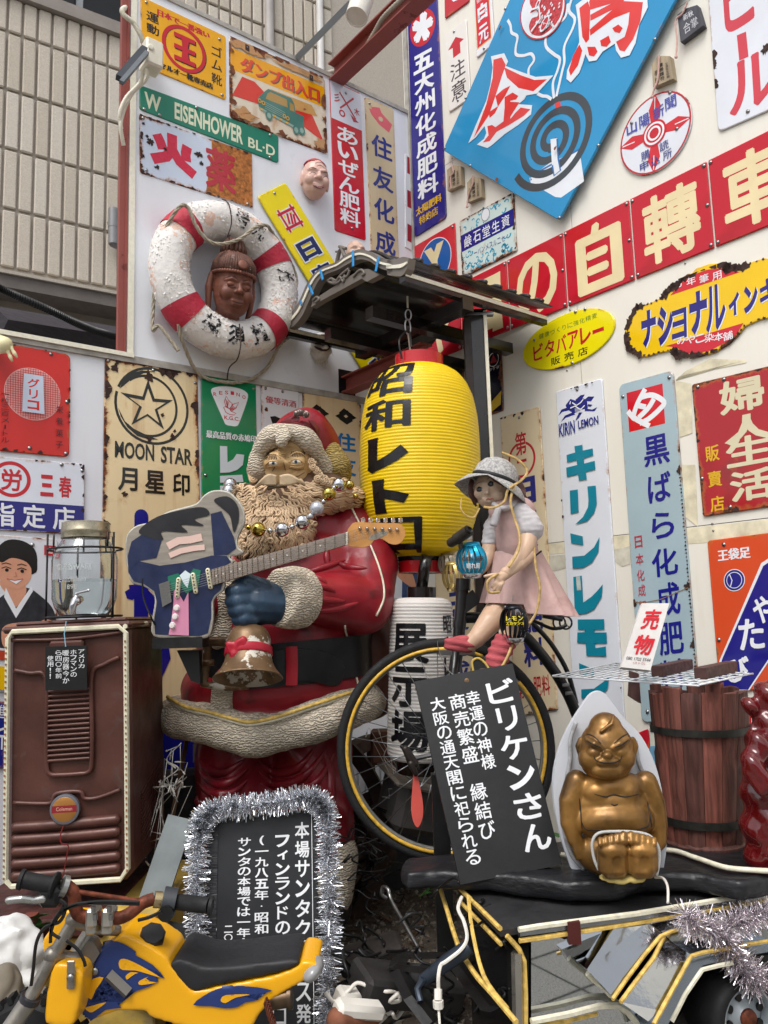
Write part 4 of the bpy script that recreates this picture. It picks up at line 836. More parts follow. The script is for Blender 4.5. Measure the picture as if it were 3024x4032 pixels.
# yellow oval
l_, r_, t_, b_ = co('g', 1165, 1310)[0], co('h', 418, 1080)[0], co('h', 150, 957)[1], co('g', 1420, 1473)[1]
s = Sign('enamel_sign', 'yellow oval sign with red katakana under the banner', PR, 'wall', [(l_,t_),(r_,t_),(r_,b_),(l_,b_)], ENA('#efe012', .28), shape='ell', lift=.02, screws=((.15,.28),(.62,.04),(.72,.06),(.55,.97)))
s.htext('健康づくりに強化精麦', (.2,.2,.84,.3), PNT('#4a7a2a'), 0, .85); s.htext('ビタバァレー', (.12,.38,.9,.7), pR, .03, .88); s.htext('販売店', (.3,.75,.74,.9), pK, .01, .7); s.done()
# ragged ink sign
T0 = co('h', 490, 1240); T1 = co('h', 1270, 597); T2 = (2.3, T1[1]); BZ = co('h', 1100, 1365)[1]
sh_ = [(493,1240),(500,1130),(530,1040),(575,965),(640,940),(700,925),(790,880),(820,835),(880,790),(920,760),(960,720),(1010,685),(1045,680),(1080,640),(1180,605),(1270,597),(1330,612),(1345,640),(1400,625),(1445,628),(1530,590),(1640,555),(1800,590),(1900,700),(1850,900),(1700,1040),(1600,1060),(1480,1115),(1430,1180),(1350,1260),(1230,1330),(1100,1365),(990,1365),(920,1352),(890,1330),(880,1310),(840,1320),(760,1335),(680,1362),(600,1360),(540,1320),(505,1280)]
qd = [(T0[0],T1[1]),(2.3,T1[1]),(2.3,BZ),(T0[0],BZ)]
def unit(vw, pts): return [((co(vw, x, y)[0]-qd[0][0])/(qd[1][0]-qd[0][0]), (qd[0][1]-co(vw, x, y)[1])/(qd[0][1]-qd[3][1])) for x, y in pts]
s = Sign('enamel_sign', 'ragged rust-edged yellow ink sign with slanted navy katakana', PR, 'wall', qd, ENA('#f0c40c', .42, rs=.9), shape=unit('h', sh_), lift=.035)
s.poly(unit('h', [(870,862),(960,760),(1060,690),(1180,650),(1290,640),(1440,672)]), ENA('#cf2430', .3)); s.poly(unit('h', [(830,1275),(1470,1085),(1420,1170),(1330,1240),(1200,1310),(1080,1335),(970,1330),(930,1285)]), ENA('#c92030', .4))
for q, t_ in (((935,765,1250,700),'万年筆用'), ((960,1225,1340,1190),'みやこ染本舗')):
 n = len(t_)
 for i, ch in enumerate(t_): x = q[0]+(q[2]-q[0])*i/(n-1); y = q[1]+(q[3]-q[1])*i/(n-1); u, v = unit('h', [(x, y)])[0]; s.text(ch, (u-.018,v-.045,u+.02,v+.05), pW, .015, same=True)
 s.ly += 1
for dx, mt in ((6, pW), (0, PNT('#2a237c', rough=.12))):
 for ch, q in zip('ナショナルインキ', ((640,1000,760,1260),(770,960,900,1240),(890,990,1010,1200),(1030,850,1180,1150),(1160,800,1330,1120),(1360,850,1440,1010),(1480,790,1590,980),(1610,740,1760,940))):
  (u0,v0),(u1,v1) = unit('h', [(q[0]+dx*1.4,q[1]+dx),(q[2]+dx*1.4,q[3]+dx)]); hh = abs(v1-v0)
  s.text(ch, (u0-.012,v0,u1-.0,v1), mt, .06, .12, same=True)
 s.ly += 1
frame_r = random.Random(77)
for i in range(len(sh_)):
 x, y = sh_[i]; x2, y2 = sh_[(i+1) % len(sh_)]
 for t in (0,.5):
  big = 1.5 if (780 < x < 1450 and y < 900) or (x < 640) or (880 < x < 1300 and y > 1200) else .45
  u, v = unit('h', [(x+(x2-x)*t, y+(y2-y)*t)])[0]; q = frame_r.uniform(.008,.016)*big; cu, cv = .45, .5; u += (cu-u)*.03; v += (cv-v)*.03
  s.blob(u, v, q/s.w*.8, q/s.h*.8, RUSTD, i*3+int(t*2), .5, n=12, same=True)
s.ly += 1; s.done()
# navy Takeda and dark sign behind the post
s = Sign('enamel_sign', 'dark navy medicine sign just right of the roof post', PR, 'w', [(1038,758),(1082,742),(1087,886.4),(1043,902)], ENA('#16182c', .45), rad=.01)
s.ell(.62,.2,.26,.26*s.asp, pW, .88); s.poly([(.62,.12),(.8,.25),(.44,.25)], PNT('#a53036')); s.text('タケダ', (.38,.31,.9,.36), pW, .01); s.poly([(.3,.85),(.95,.7),(.9,.9),(.4,.97)], PNT('#d8b53a')); s.blob(.95,.5,.12,.03,RUSTM,3); s.done()
s = Sign('enamel_sign', 'dark pictorial sign between the lantern and the roof post', PR, 'w', [(940,803),(1000,774),(1004,1000),(945,1010)], ENA('#2a2d36', .5, blot='#56606c', bls=12), rad=.01); s.done()
s = Sign('enamel_sign', 'beige sign with red three-diamond mark behind the can lanterns', PR, 'w', [(938,1180),(1024,1163),(1030,1556),(945,1566)], ENA('#e4d3b0', .3), rad=.01)
for t in (-90, 30, 150): a = radians(t); s.poly([(.4+x*cos(a)-y*sin(a), .12+(x*sin(a)+y*cos(a))*s.asp) for x, y in ((0,0),(.14,.08),(.28,0),(.14,-.08))], pR)
s.vtext('三菱化成', (.3,.22,.85,.8), PNT('#26307c'), .04); s.done()
s = Sign('enamel_sign', 'cream fertiliser sign with a red ring left of the lemon sign', PR, 'w', [(1079.9,901.3),(1164.8,877.5),(1204,1533),(1112,1548)], ENA('#e9d6b2', .35), rad=.01, screws=((.5,.02),(.6,.98)))
s.ell(.5,.165,.34,.34*s.asp, pR, .86); s.rect(.4,.08,.62,.13, PNT('#e9d6b2')); s.text('第', (.36,.07,.64,.15), pR, .03); s.text('一', (.38,.165,.62,.175), pR, .03)
s.vtext('日東化成肥料', (.3,.22,.8,.86), PNT('#25287e', rough=.2), .05, .84); s.htext('第一肥料', (.08,.885,.88,.95), pR, .02, .9); frame_rust(s, 10, 31, None, (.004,.009)); s.done()
# lemon sign
s = Sign('enamel_sign', 'tall white lemonade sign with teal katakana and navy beast', PR, 'w', [(1200,846),(1300,817),(1352,1600),(1243,1612)], ENA('#dfe3ec', .2), rad=.01, screws=((.48,.012),))
a_ = s.asp; u = lambda p: s.Up('l', p); NV = PNT('#262a80', rough=.12); TL_ = PNT('#14839b', rough=.12)
for P_ in ([(195,262),(225,222),(262,235),(290,205),(345,232),(352,290),(310,300),(250,330),(205,300),(190,272)], [(260,230),(300,195),(330,190),(300,240)], [(330,225),(355,205),(400,205),(375,240),(345,240)], [(215,280),(160,300),(138,345),(165,318),(230,300)], [(240,320),(185,345),(158,388),(190,360),(262,335)],
   [(330,290),(385,300),(420,282),(400,312),(330,310)], [(290,320),(275,350),(262,385),(290,355),(312,318)], [(355,260),(385,265),(372,280),(350,275)]): s.poly(u(P_), NV, 'beast')
for P_ in ([(240,250),(270,270),(300,250),(320,225)], [(225,290),(260,275),(300,300),(330,270)], [(228,240),(222,262)]): s.line(u(P_), .02, pW, a_, name='beast')
for k in range(7): s.line(u([(262+k*8,290),(262+k*8,322)]), .008, pW, a_, name='beast')
s.text('KIRIN', (*s.U('l',142,408), *s.U('l',262,470)), NV, .02); s.text('LEMON', (*s.U('l',282,382), *s.U('l',432,405)), NV, .02)
for P_ in ([(200,630),(262,612),(258,566),(315,556),(318,598),(390,582),(394,632),(325,655),(328,692),(405,672),(410,735),(340,752),(348,808),(290,816),(284,770),(202,790),(198,722),(278,702),(272,668),(204,684)],
   [(224,888),(282,880),(288,1045),(230,1056)], [(352,858),(412,852),(420,980),(400,1050),(350,1110),(262,1134),(320,1080),(356,1010),(360,960)],
   [(228,1198),(318,1220),(322,1285),(235,1268)], [(242,1368),(330,1360),(400,1300),(440,1225),(432,1330),(385,1410),(320,1448),(245,1452)],
   [(250,1515),(312,1505),(322,1700),(380,1660),(420,1620),(464,1568),(455,1660),(400,1750),(340,1780),(262,1790)]): s.poly(u(P_), TL_, 'lettering')
u2 = lambda p: s.Up('p', p)
for P_ in ([(282,348),(474,346),(476,420),(405,422),(405,442),(492,442),(495,520),(408,522),(412,556),(486,544),(490,616),(345,610),(340,520),(278,516),(280,442),(332,440),(332,422),(284,420)], [(292,665),(400,710),(400,765),(295,740)], [(308,855),(400,850),(470,800),(510,760),(500,850),(450,905),(380,920),(310,920)]): s.poly(u2(P_), TL_, 'lettering')
s.poly(u([(270,1512),(300,1510),(308,1610),(278,1612)]), PNT('#b9c2bc', var=.3, vs=30), 'worn_spot'); s.rect(.5,.94,.99,.99, PNT('#3a56a8')); frame_rust(s, 16, 33, None, (.004,.008)); s.done()
# grey-blue rose sign
s = Sign('enamel_sign', 'tall grey-blue sign with a red rose square emblem', PR, 'w', [(1336.3,831),(1453.3,799),(1514,1548),(1386,1562)], ENA('#a3b9c2', .3), rad=.025, lift=.02, screws=((.07,.04),(.93,.02),(.12,.97)))
a_ = s.asp; u = lambda p: s.Up('l', p); s.poly(u([(632,180),(893,110),(913,400),(652,464)]), PNT('#cf1428', rough=.12), 'rose_emblem')
for P_ in ([(768,150),(710,260),(682,355),(700,362)], [(735,212),(820,195),(905,245),(870,300),(790,370),(728,400)], [(642,312),(690,362),(800,420)], [(708,268),(772,282)], [(832,222),(790,290),(720,360)]): s.line(u(spl2(P_,5,False)), .085, pW, a_, name='rose_emblem')
NB = PNT('#1c1f86', rough=.12)
for ch, q in zip('黒ばら化', ((750,490,950,680),(780,760,965,950),(808,1040,985,1215),(810,1305,1012,1490))): s.text(ch, (*s.U('l',q[0],q[1]+18), *s.U('l',q[2],q[3])), NB, .035, same=True)
s.ly += 1
for ch, q in zip('成肥料', ((845,95,1030,305),(860,380,1055,590),(870,650,1065,830))): s.text(ch, (*s.U('p',q[0],q[1]), *s.U('p',q[2],q[3])), NB, .035, same=True)
s.ly += 1
for ch, y in zip('日本化成肥料株', (1218,1345,1462,1572,1690,1800,1910)): k = (y-1218)*.068; s.text(ch, (*s.U('l',690+k,y+4), *s.U('l',742+k+8,y+78)), PNT('#b8384a'), .015, same=True)
s.ly += 1; s.blob(.02,.66,.05,.01,RUSTD,3,.5); s.blob(.97,.635,.06,.01,RUSTD,4,.5); s.blob(.98,.3,.04,.012,RUSTD,6,.5); s.blob(.98,.8,.06,.012,RUSTD,9,.5)
s.line([(.03,.655),(.2,.662),(.5,.66),(.97,.64)], .012, M('#8a6a4a', .8, var=.5, vs=60, name='rust_line'), a_)
for k in range(60): s.blob(.985, .3+.66*k/60, .02,.0025,RUSTD,k,.6,n=7,same=True)
s.ly += 1; s.done()
# red magazine sign
s = Sign('enamel_sign', 'scratched red magazine sign with large cream brush characters', PR, 'w', [(1493.5,830.6),(1700,781),(1720,1086),(1518,1116.3)], ENA('#ab1f27', .5, blot='#8f2a2e', bls=8), rad=.01, screws=((.07,.03),(.36,.02),(.03,.72),(.32,.96)))
E1 = ENA('#d8cfae', .45)
for ch, q in zip('婦人生活', ((1295,110,1640,340),(1330,370,1700,560),(1345,520,1700,730),(1375,760,1710,990))): s.text(ch, (*s.U('l',q[0],q[1]), *s.U('l',q[2],q[3]-60)), E1, .05, same=True)
s.ly += 1
for ch, y in zip('販賣店', (560,745,925)): k = (y-560)*.1; s.text(ch, (*s.U('l',1200+k,y+10), *s.U('l',1310+k,y+105)), PNT('#e0b01c', rough=.2), .03, same=True)
s.ly += 1; frame_rust(s, 12, 41, None, (.004,.01)); s.done()
# orange sock-shoe sign
s = Sign('enamel_sign', 'orange sign with a navy diagonal stripe and ball emblem', PR, 'w', [(1527,1168),(1720,1143),(1735,1484),(1554,1496)], ENA('#d8502a', .3), rad=.012, screws=((.2,.04),(.05,.66)))
s.text('王袋足', (*s.U('l',1290,1320), *s.U('l',1535,1375)), pW, .03); u = lambda p: s.Up('p', p)
s.poly(u([(1610,-60),(1900,-250),(1900,300),(1525,862),(1265,862),(1310,640)]), pW); s.poly(u([(1625,-40),(1900,-220),(1900,280),(1515,858),(1285,858),(1325,640)]), PNT('#232182', rough=.12))
c = s.U('l', 1415, 1538); q = .125
for k, (z, mt) in enumerate(((1,pW),(.93,PNT('#232182')),(.74,pW),(.68,PNT('#232182')))): s.ell(c[0],c[1],q*z,q*z*s.asp, mt)
s.line([(c[0]-.05,c[1]-.07*s.asp),(c[0]-.025,c[1]),(c[0]-.05,c[1]+.07*s.asp)], .01, pW, s.asp)
for ch, q in zip('やたび', ((1545,185,1700,370),(1440,350,1640,560),(1345,625,1530,800))): s.text(ch, (*s.U('p',q[0],q[1]), *s.U('p',q[2],q[3])), pW, .06, same=True)
s.ly += 1; s.done()
s = Sign('enamel_sign', 'white and blue sign at the right edge behind the red figurine', PR, 'w', [(1597,1520),(1720,1513),(1730,1800),(1604,1800)], ENA('#dbe0e8', .35), rad=.01)
s.rect(.0,.3,.99,.62, ENA('#1d2a86', .3)); s.text('販', (.02,.66,.42,.85), PNT('#8c2a36'), .02); s.text('王', (.02,.36,.4,.58), pW, .05); s.text('肥', (.05,.08,.35,.25), pR, .01); s.done()
s = Sign('enamel_sign', 'white and blue paint sign hidden behind the wooden barrel', PR, 'w', [(1401,1572),(1475,1565),(1485,1770),(1414,1775)], ENA('#d9d8cc', .3), rad=.008, screws=((.1,.03),))
s.text('WHITE', (.15,.07,.92,.14), pK, .01); s.rect(.0,.2,.99,.96, PNT('#6ea3c4')); s.ell(.75,.85,.3,.3*s.asp, pW); s.text('P', (.55,.8,.75,.92), pK, .02); s.done()
s = Sign('enamel_sign', 'small red sign with a white band behind the gold figure', PR, 'w', [(1366,1588),(1399,1574),(1406,1660),(1374,1668)], ENA('#c02030', .2), rad=.008); s.rect(.0,.5,.99,.68, pW); s.done()
# ================================================================ ROOF, LANTERNS, LIFE RING, MASKS
W_ = lambda x, y, d: at('w', x, y, d)
px = lambda d: d/FL*3024/1659*1.0       # metres per display pixel at depth d
from mathutils.bvhtree import BVHTree
def bvh(mb): return BVHTree.FromPolygons(mb.v, mb.f)
def onto(tree, vw, x, y, off=0):
 d = ray(vw, x, y).normalized(); r = tree.ray_cast(CAM, d, 12)
 return None if r[0] is None else r[0] + r[1]*off*(1 if r[1].dot(d) < 0 else -1)
TAU = M('#6f6861', .42, var=.08, bump=.0006, bs=30, name='taupe_paint'); DKB = M('#15110f', .22, var=.2, coat=.3, name='black_lacquer')
BTAPE = M('#2b8fd0', .5, name='blue_tape'); HEMP = M('#a39a88', .9, var=.2, vs=90, name='hemp_rope')
# ---- little curved roof in the corner
A0 = W_(872, 586, 2.91); B0 = W_(1195, 690, 3.44); zE = A0.z
GPl = Plane(A0, -dL, dE)
roof = thing('shrine_roof', 'small dark shrine-style roof with curved gable over the yellow lantern', 'roof', A0 + dL*.4 - dE*.4)
og_ = org(roof); LR = .83
outer = [('f',760,1068),('f',800,1030),('f',870,950),('f',920,850),('f',960,760),('f',1010,690),('f',1080,630),('f',1200,585),('f',1270,530),('f',1330,500),('f',1400,482),('f',1480,505),('f',1560,550),('f',1659,572),('g',60,572),('g',140,560),('g',190,545),('g',236,553)]
inner = [('f',780,1138),('f',850,1110),('f',920,1025),('f',965,930),('f',1000,850),('f',1050,745),('f',1110,690),('f',1210,650),('f',1290,605),('f',1350,575),('f',1410,565),('f',1480,585),('f',1560,640),('f',1659,668),('g',60,690),('g',120,700),('g',180,700),('g',222,640)]
O_ = [GPl.hit(*q) for q in outer]; I_ = [GPl.hit(*q) for q in inner]
O_ = spline(O_, 4); I_ = spline(I_, 4); n = len(O_)
def slab(o_, i_, f0, f1, mt, name, sm=False):
 m_ = MB(); k = len(o_)
 m_.v = [p+dL*f0 for p in o_]+[p+dL*f0 for p in i_]+[p+dL*f1 for p in o_]+[p+dL*f1 for p in i_]
 for j in range(k-1): m_.f += [(j,j+1,k+j+1,k+j),(2*k+j,3*k+j,3*k+j+1,2*k+j+1),(j,2*k+j,2*k+j+1,j+1),(k+j,k+j+1,3*k+j+1,3*k+j)]
 m_.f += [(0,k,3*k,2*k),(k-1,3*k-1,4*k-1,2*k-1)]; return m_.part(name, roof, mt, 35)
slab(O_, I_, -.006, .03, TAU, 'bargeboard')
mid = [o*.62+i*.38 for o, i in zip(O_, I_)]; mid2 = [o*.42+i*.58 for o, i in zip(O_, I_)]
slab(mid, mid2, -.012, -.007, LEDM, 'led_strip')
top2 = [o - V3((0,0,.002)) for o in O_]; bot2 = [o*.75+i*.25 for o, i in zip(O_, I_)]
slab(top2, bot2, .031, LR, DKB, 'roof_shell')
# raised ridge beads (tiles) across the shell
for t in range(9):
 f0 = .06+t*.088
 r_ = MB(); r_.tube([p+dL*f0+V3((0,0,.004)) for p in O_], .010, 6); r_.part('tile_roll', roof, DKB, True)
cB = MB(); c1, c2 = GPl.hit('f', 1000, 945, -.0), GPl.hit('f', 1450, 700, .0)
pts = [('f',985,955),('f',1000,900),('f',1040,870),('f',1380,650),('f',1450,640),('f',1545,690),('f',1440,745),('f',1400,720),('f',1060,905)]
q_ = [GPl.hit(*p) for p in pts]; k = len(q_)
cB.v = [p - dL*.001 for p in q_]+[p+dL*.03 for p in q_]; cB.f = [tuple(range(k)), tuple(range(2*k-1,k-1,-1))]+[(j,j+k,(j+1)%k+k,(j+1)%k) for j in range(k)]; cB.part('tie_beam', roof, TAU)
cv = MB()
for cpts in ([(1120,740),(1150,720),(1190,735),(1230,690),(1290,640)], [(1130,745),(1170,760),(1210,750),(1240,715),(1280,700),(1300,650)], [(1160,725),(1185,755),(1220,705),(1250,745),(1260,690)], [(1000,900),(1030,870),(1050,890),(1020,915)], [(1330,705),(1370,660),(1400,650),(1420,680),(1400,690)]):
 cv.tube(spline([GPl.hit('f', x, y, .004) for x, y in cpts], 5), .006, 6)
stuff(cv.part('carving', roof, TAU, True))
# eave rails with led strips
for base, sg, vis in ((A0, 1, 1), (GPl.hit('f', 800, 1120), 0, 1)):
 m_ = MB(); T = Matrix((dL, -dE, V3((0,0,1)))).transposed().to_4x4(); T.translation = base
 m_ = MB(T); m_.box((LR/2, .012, -.02), (LR, .03, .04)); m_.part('eave_rail', roof, DKB)
 m_ = MB(T); m_.box((LR/2, -.0055, -.012), (LR*.99, .004, .016)); m_.part('led_strip', roof, LEDM)
for off, zz in ((.25, -.09), (.55, -.09)):
 m_ = MB(T); T2 = Matrix((dL, -dE, V3((0,0,1)))).transposed().to_4x4(); T2.translation = A0 - dE*off; m_ = MB(T2); m_.box((LR/2+.02, 0, zz+.01), (LR, .05, .05)); m_.part('purlin', roof, DKB)
T2.translation = A0 + dL*.33 - dE*.36
m_ = MB(T2); m_.box((0, 0, -.06), (.06, .74, .05)); m_.part('cross_beam', roof, DKB)
m_ = MB(T2); m_.box((.1, .1, -.032), (.2, .34, .02)); m_.part('bracket', roof, M('#4b4844', .5, name='dark_metal'))
# finial ornament and blue tape
fi = MB(); b = GPl.hit('f', 1230, 520)
fi.tube([GPl.hit('f',1195,590), GPl.hit('f',1215,500), GPl.hit('f',1235,470), GPl.hit('f',1260,540)], .009, 8); fi.tube([GPl.hit('f',1188,500), GPl.hit('f',1225,500)], .005, 8); fi.tube([GPl.hit('f',1215,458), GPl.hit('f',1270,475)], .007, 8)
fi.part('finial', roof, TAU, 40)
for a_, b_ in (((1325,490),(1328,620)), ((1535,540),(1512,660)), ((1060,650),(1080,730)), ((965,770),(1000,850)), ((900,900),(905,935))):
 p, q = GPl.hit('f', *a_, .016), GPl.hit('f', *b_, .016); t_ = MB(); t_.tube([p, q], .008, 4, flat=.3, up=dL); t_.part('tape', roof, BTAPE)
# ---- post under the roof
post = thing('roof_post', 'black double post carrying the little roof beside the yellow lantern', 'post', V3((W_(1035,1000,3.28).x, 3.28, 0)))
for x0, x1, y0, y1, wd, mt in ((1031, 1042, 672, 1120, .066, DKB), (1008, 1022, 690, 1120, .03, M('#2a201c', .5, var=.3, name='dark_brown_wood'))):
 p, q = W_(x0, y0, 3.28), W_(x1, y1, 3.28); q = p + (q-p)*(p.z-.15)/(p.z-q.z); q.x = p.x; q.y = p.y; m_ = MB(); m_.box((p+q)/2, (wd, .05, (p.z-q.z))); m_.part('upright', post, mt)
p = W_(1047, 672, 3.245); m_ = MB(); m_.box((p.x, p.y, (p.z+.3)/2), (.014, .012, p.z-.3)); m_.part('led_strip', post, LEDM)
p = W_(1030, 680, 3.25); m_ = MB(); m_.box(p, (.14,.03,.012)); m_.part('bracket', post, STEEL)
# ---- yellow paper lantern
YP = M('#e3c109', .42, var=.06, vs=12, bump=.0004, bs=90, name='yellow_vinyl_paper', sss=.15); REDP = M('#b3121c', .25, var=.06, coat=.3, name='red_lacquer')
def lantern(name, label, cx, cyt, cyb, dep, prof, ribs, mt, tilt=0):
 """prof: list of (display y, half width px); returns the thing, the surface map and its axis frame"""
 top, bot = W_(cx, cyt, dep), W_(cx, cyb, dep); bot.x = top.x; bot.y = top.y; H = top.z-bot.z; k = px(dep); rt = thing(name, label, 'paper lantern', bot)
 T = Matrix.Translation(bot) @ Matrix.Rotation(tilt, 4, 'Y')
 pr = [((cyb-y)/(cyb-cyt)*H, h*k) for y, h in prof]; pr.sort()
 def rad(z):
  for (z0, r0), (z1, r1) in zip(pr, pr[1:]):
   if z <= z1 or (z1, r1) == pr[-1]:
    t = max(0, min(1, (z-z0)/(z1-z0))); i = pr.index((z0, r0)); rp = pr[max(0,i-1)][1]; rn = pr[min(len(pr)-1,i+2)][1]
    return .5*((2*r0)+(r1-rp)*t+(2*rp-5*r0+4*r1-rn)*t*t+(3*r0-rp-3*r1+rn)*t**3)
  return pr[-1][1]
 z0, z1 = pr[0][0], pr[-1][0]; P_ = []; n_ = ribs*4
 for i in range(n_+1): z = z0+(z1-z0)*i/n_; ph = (i % 4)/4; P_.append((rad(z)+(-.0022 if i % 4 == 0 else .0004 if i % 4 == 2 else 0), z))
 m_ = MB(T); m_.lathe(P_, 72, caps=False); m_.part('paper_body', rt, mt, True)
 def mp(u, v, o=0):    # u = angle in degrees from facing the camera (right positive), v = 0 top .. 1 bottom
  z = z1+(z0-z1)*v; a = radians(-90+u); r = rad(z)+.0012+o
  return T @ V3((r*cos(a), r*sin(a), z))
 return rt, mp, T, H, k
yl, ymp, T, H, k = lantern('paper_lantern', 'large yellow paper lantern with black brush characters and red rims', 893, 795, 1206, 3.12,
 [(795,50),(803,72),(815,90),(835,106),(865,119),(910,128),(970,132),(1040,132),(1100,127),(1145,114),(1175,98),(1192,80),(1206,48)], 60, YP, .03)
m_ = MB(T); m_.lathe([(.088,H-.006),(.097,H-.004),(.098,H+.046),(.094,H+.048),(.03,H+.048)], 48); m_.part('top_rim', yl, REDP, 40)
m_ = MB(T); m_.lathe([(.086,-.055),(.088,-.058),(.089,-.012),(.086,-.010)], 48); m_.part('bottom_rim', yl, REDP, 40)
m_ = MB(T); m_.lathe([(.0895,-.014),(.091,-.012),(.091,.006),(.088,.008)], 48); m_.part('black_band', yl, M('#0b0b0c', .15, name='gloss_black'), 40)
pr = Print(yl, ymp, step=.0003, cut=0); BK = M('#0f0e12', .3, bump=.0004, bs=60, name='brush_ink')
class Cut(Print):
 def _add(s, vs, fs, mt, name, nolayer=False):
  # cut in unit space first, then map
  su, sv = s.sc; s.cut = 1; vs = [(x/su, y/sv) for x, y in vs]; mp = s.mp; s.mp = lambda x, y, o: mp(x*su, y*sv, o)
  Print._add(s, vs, fs, mt, name, nolayer); s.mp = mp
pr = Cut(yl, ymp, step=.0003); pr.sc = (6., .017)
for ch, q in zip('昭和レトロ', ((-72,.03,-8,.215),(-66,.235,-10,.39),(-58,.425,-12,.60),(-52,.635,-12,.80),(-52,.82,0,.985))): pr.text(ch, q, BK, .085 if ch in 'レトロ' else .05, name='lettering')
pr.done()
# carabiner and chain
m_ = MB(); c = W_(883, 700, 3.1); R_ = V3((1,0,0))
def oval(c, w_, h, r, n=20, ax=None):
 ax = ax or V3((1,0,0)); q = [c + ax*(w_*cos(2*pi*i/n)) + V3((0,0,h*sin(2*pi*i/n))) for i in range(n+1)]; x = MB(); x.tube(q, r, 6, caps=False); return x
hk = thing('carabiner', 'silver carabiner and cord holding the yellow lantern under the roof', 'hook', W_(880, 690, 3.12))
oval(W_(882, 680, 3.12), .012, .022, .003).part('ring', hk, STEEL, True); oval(W_(881, 706, 3.12), .014, .032, .0035, ax=V3((.8,.6,0))).part('snap_link', hk, STEEL, True)
m_ = MB(); m_.tube([W_(881,665,3.12), W_(880,640,3.12)], .004, 6); m_.tube([W_(882,722,3.12), W_(888,770,3.12)], .004, 6); m_.part('cord', hk, HEMP)
m_ = MB(); m_.tube(spline([W_(868,775,3.04), W_(862,740,3.04), W_(870,722,3.08), W_(884,716,3.12), W_(889,750,3.1)], 6), .004, 6); m_.part('strap', hk, BLACK)
# ---- white exhibition lantern
WP2 = M('#cfcbc6', .6, var=.05, bump=.0004, bs=80, name='white_paper', sss=.1)
wl, wmp, T, H, k = lantern('paper_lantern', 'tall white cylindrical paper lantern with bold black characters', 899, 1292, 1638, 3.0,
 [(1292,46),(1297,60),(1310,66),(1400,69),(1500,71),(1600,73),(1628,72),(1638,66)], 46, WP2, .035)
m_ = MB(T); m_.lathe([(.05,H),(.054,H),(.054,H+.04),(.03,H+.041)], 32); m_.part('top_rim', wl, DKB, 40)
m_ = MB(T); m_.tube([(0,0,H+.03),(.01,0,H+.11),(.02,0,H+.16)], .022, 12); m_.part('socket', wl, DKB, True)
m_ = MB(T); m_.lathe([(.09,-.05),(.094,-.045),(.094,-.008),(.09,-.005)], 32); m_.part('bottom_rim', wl, DKB, 40)
pr = Cut(wl, wmp, step=.0003); pr.sc = (8., .025); pr.vtext('展示場', (-62,.15,10,.94), BK, .05, .93); pr.vtext('昭和レトロ', (38,.1,62,.75), BK, .03, .85); pr.done()
# ---- masks and buddha: a face builder in local coordinates (x right, y towards viewer = -, z up)
def face(M4, w_=.1, h=.14, d=.09, nose=(.02,.035,.03), brow=.012, cheek=.03, lip=.02, vox=.004, extra=None, chin=.8, nzo=0, sm=3, ears=None, disp=None):
 m_ = MB(M4); m_.ball((0, 0, 0), (w_, d, h)); m_.ball((0, -d*.15, -h*.45), (w_*chin, d*.75, h*.5))
 nw, nh, nd = nose; m_.cap((0, -d*.93, h*.15+nzo*.6), (0, -d-nd*.55, -h*.12+nzo), nw*.5, nw*.75); m_.ball((0, -d-nd*.5, -h*.14+nzo), (nw, nd*.8, nw*.85))
 for sx in (-1, 1):
  m_.ball((sx*nw*.9, -d*.92-nd*.15, -h*.17+nzo), (nw*.6, nw*.7, nw*.5))
  if brow: m_.chain([(sx*w_*.12, -d*.95, h*.2), (sx*w_*.42, -d*.9, h*.26), (sx*w_*.72, -d*.66, h*.18)], [brow*.8, brow, brow*.5])
  m_.ball((sx*w_*.5, -d*.62, -h*.22), (cheek, cheek*.9, cheek))
  if ears: m_.ball((sx*w_*1.0, 0, ears[2]), (ears[0]*.4, ears[0]*.6, ears[1]))
 if lip: m_.cap((-lip*1.3, -d*.88, -h*.47), (lip*1.3, -d*.88, -h*.47), lip*.42); m_.cap((-lip, -d*.86, -h*.56), (lip, -d*.86, -h*.56), lip*.5)
 if extra: extra(m_)
 return remesh(m_, vox, sm, .5, disp)
def lid(M4, c, r, mt, root, name='eye', flat=.5):
 m_ = MB(M4); m_.ball(c, (r, r*flat, r*.62), seg=14, rings=8); return m_.part(name, root, mt, True)
def frame(p, yaw=0, pitch=0, roll=0): return Matrix.Translation(p) @ Matrix.Rotation(yaw, 4, 'Z') @ Matrix.Rotation(pitch, 4, 'X') @ Matrix.Rotation(roll, 4, 'Y')
# bald old man mask
mk = thing('mask', 'pink bald old man mask with a red cap on the white wall', 'mask', PL.hit('w', 676, 385, .02)); SK = M('#d3ada0', .4, var=.06, vs=20, name='mask_paint')
F1 = frame(PL.hit('w', 680, 388, .05), .42, .12, .06) @ Matrix.Scale(1.12, 4)
hm = face(F1, .062, .092, .06, (.013,.02,.014), .008, .026, .013, .003, chin=.82, ears=(.018,.035,-.01))
hm.part('face', mk, SK, True); tr = bvh(hm); DKL = M('#4a2a26', .5, name='dark_line')
def stroke(tree, root, vw, pts, r, mt, name='line', off=.0003, n=5, taper=True):
 P_ = [onto(tree, vw, x, y, off) for x, y in spl2(pts, n, False)]; P_ = [p for p in P_ if p]
 if len(P_) < 2: return None
 m_ = MB(); k = len(P_); m_.tube(P_, [r*(1 if not taper else .35+.65*sin(pi*(i+.5)/k)) for i in range(k)], 6); return m_.part(name, root, mt, True)
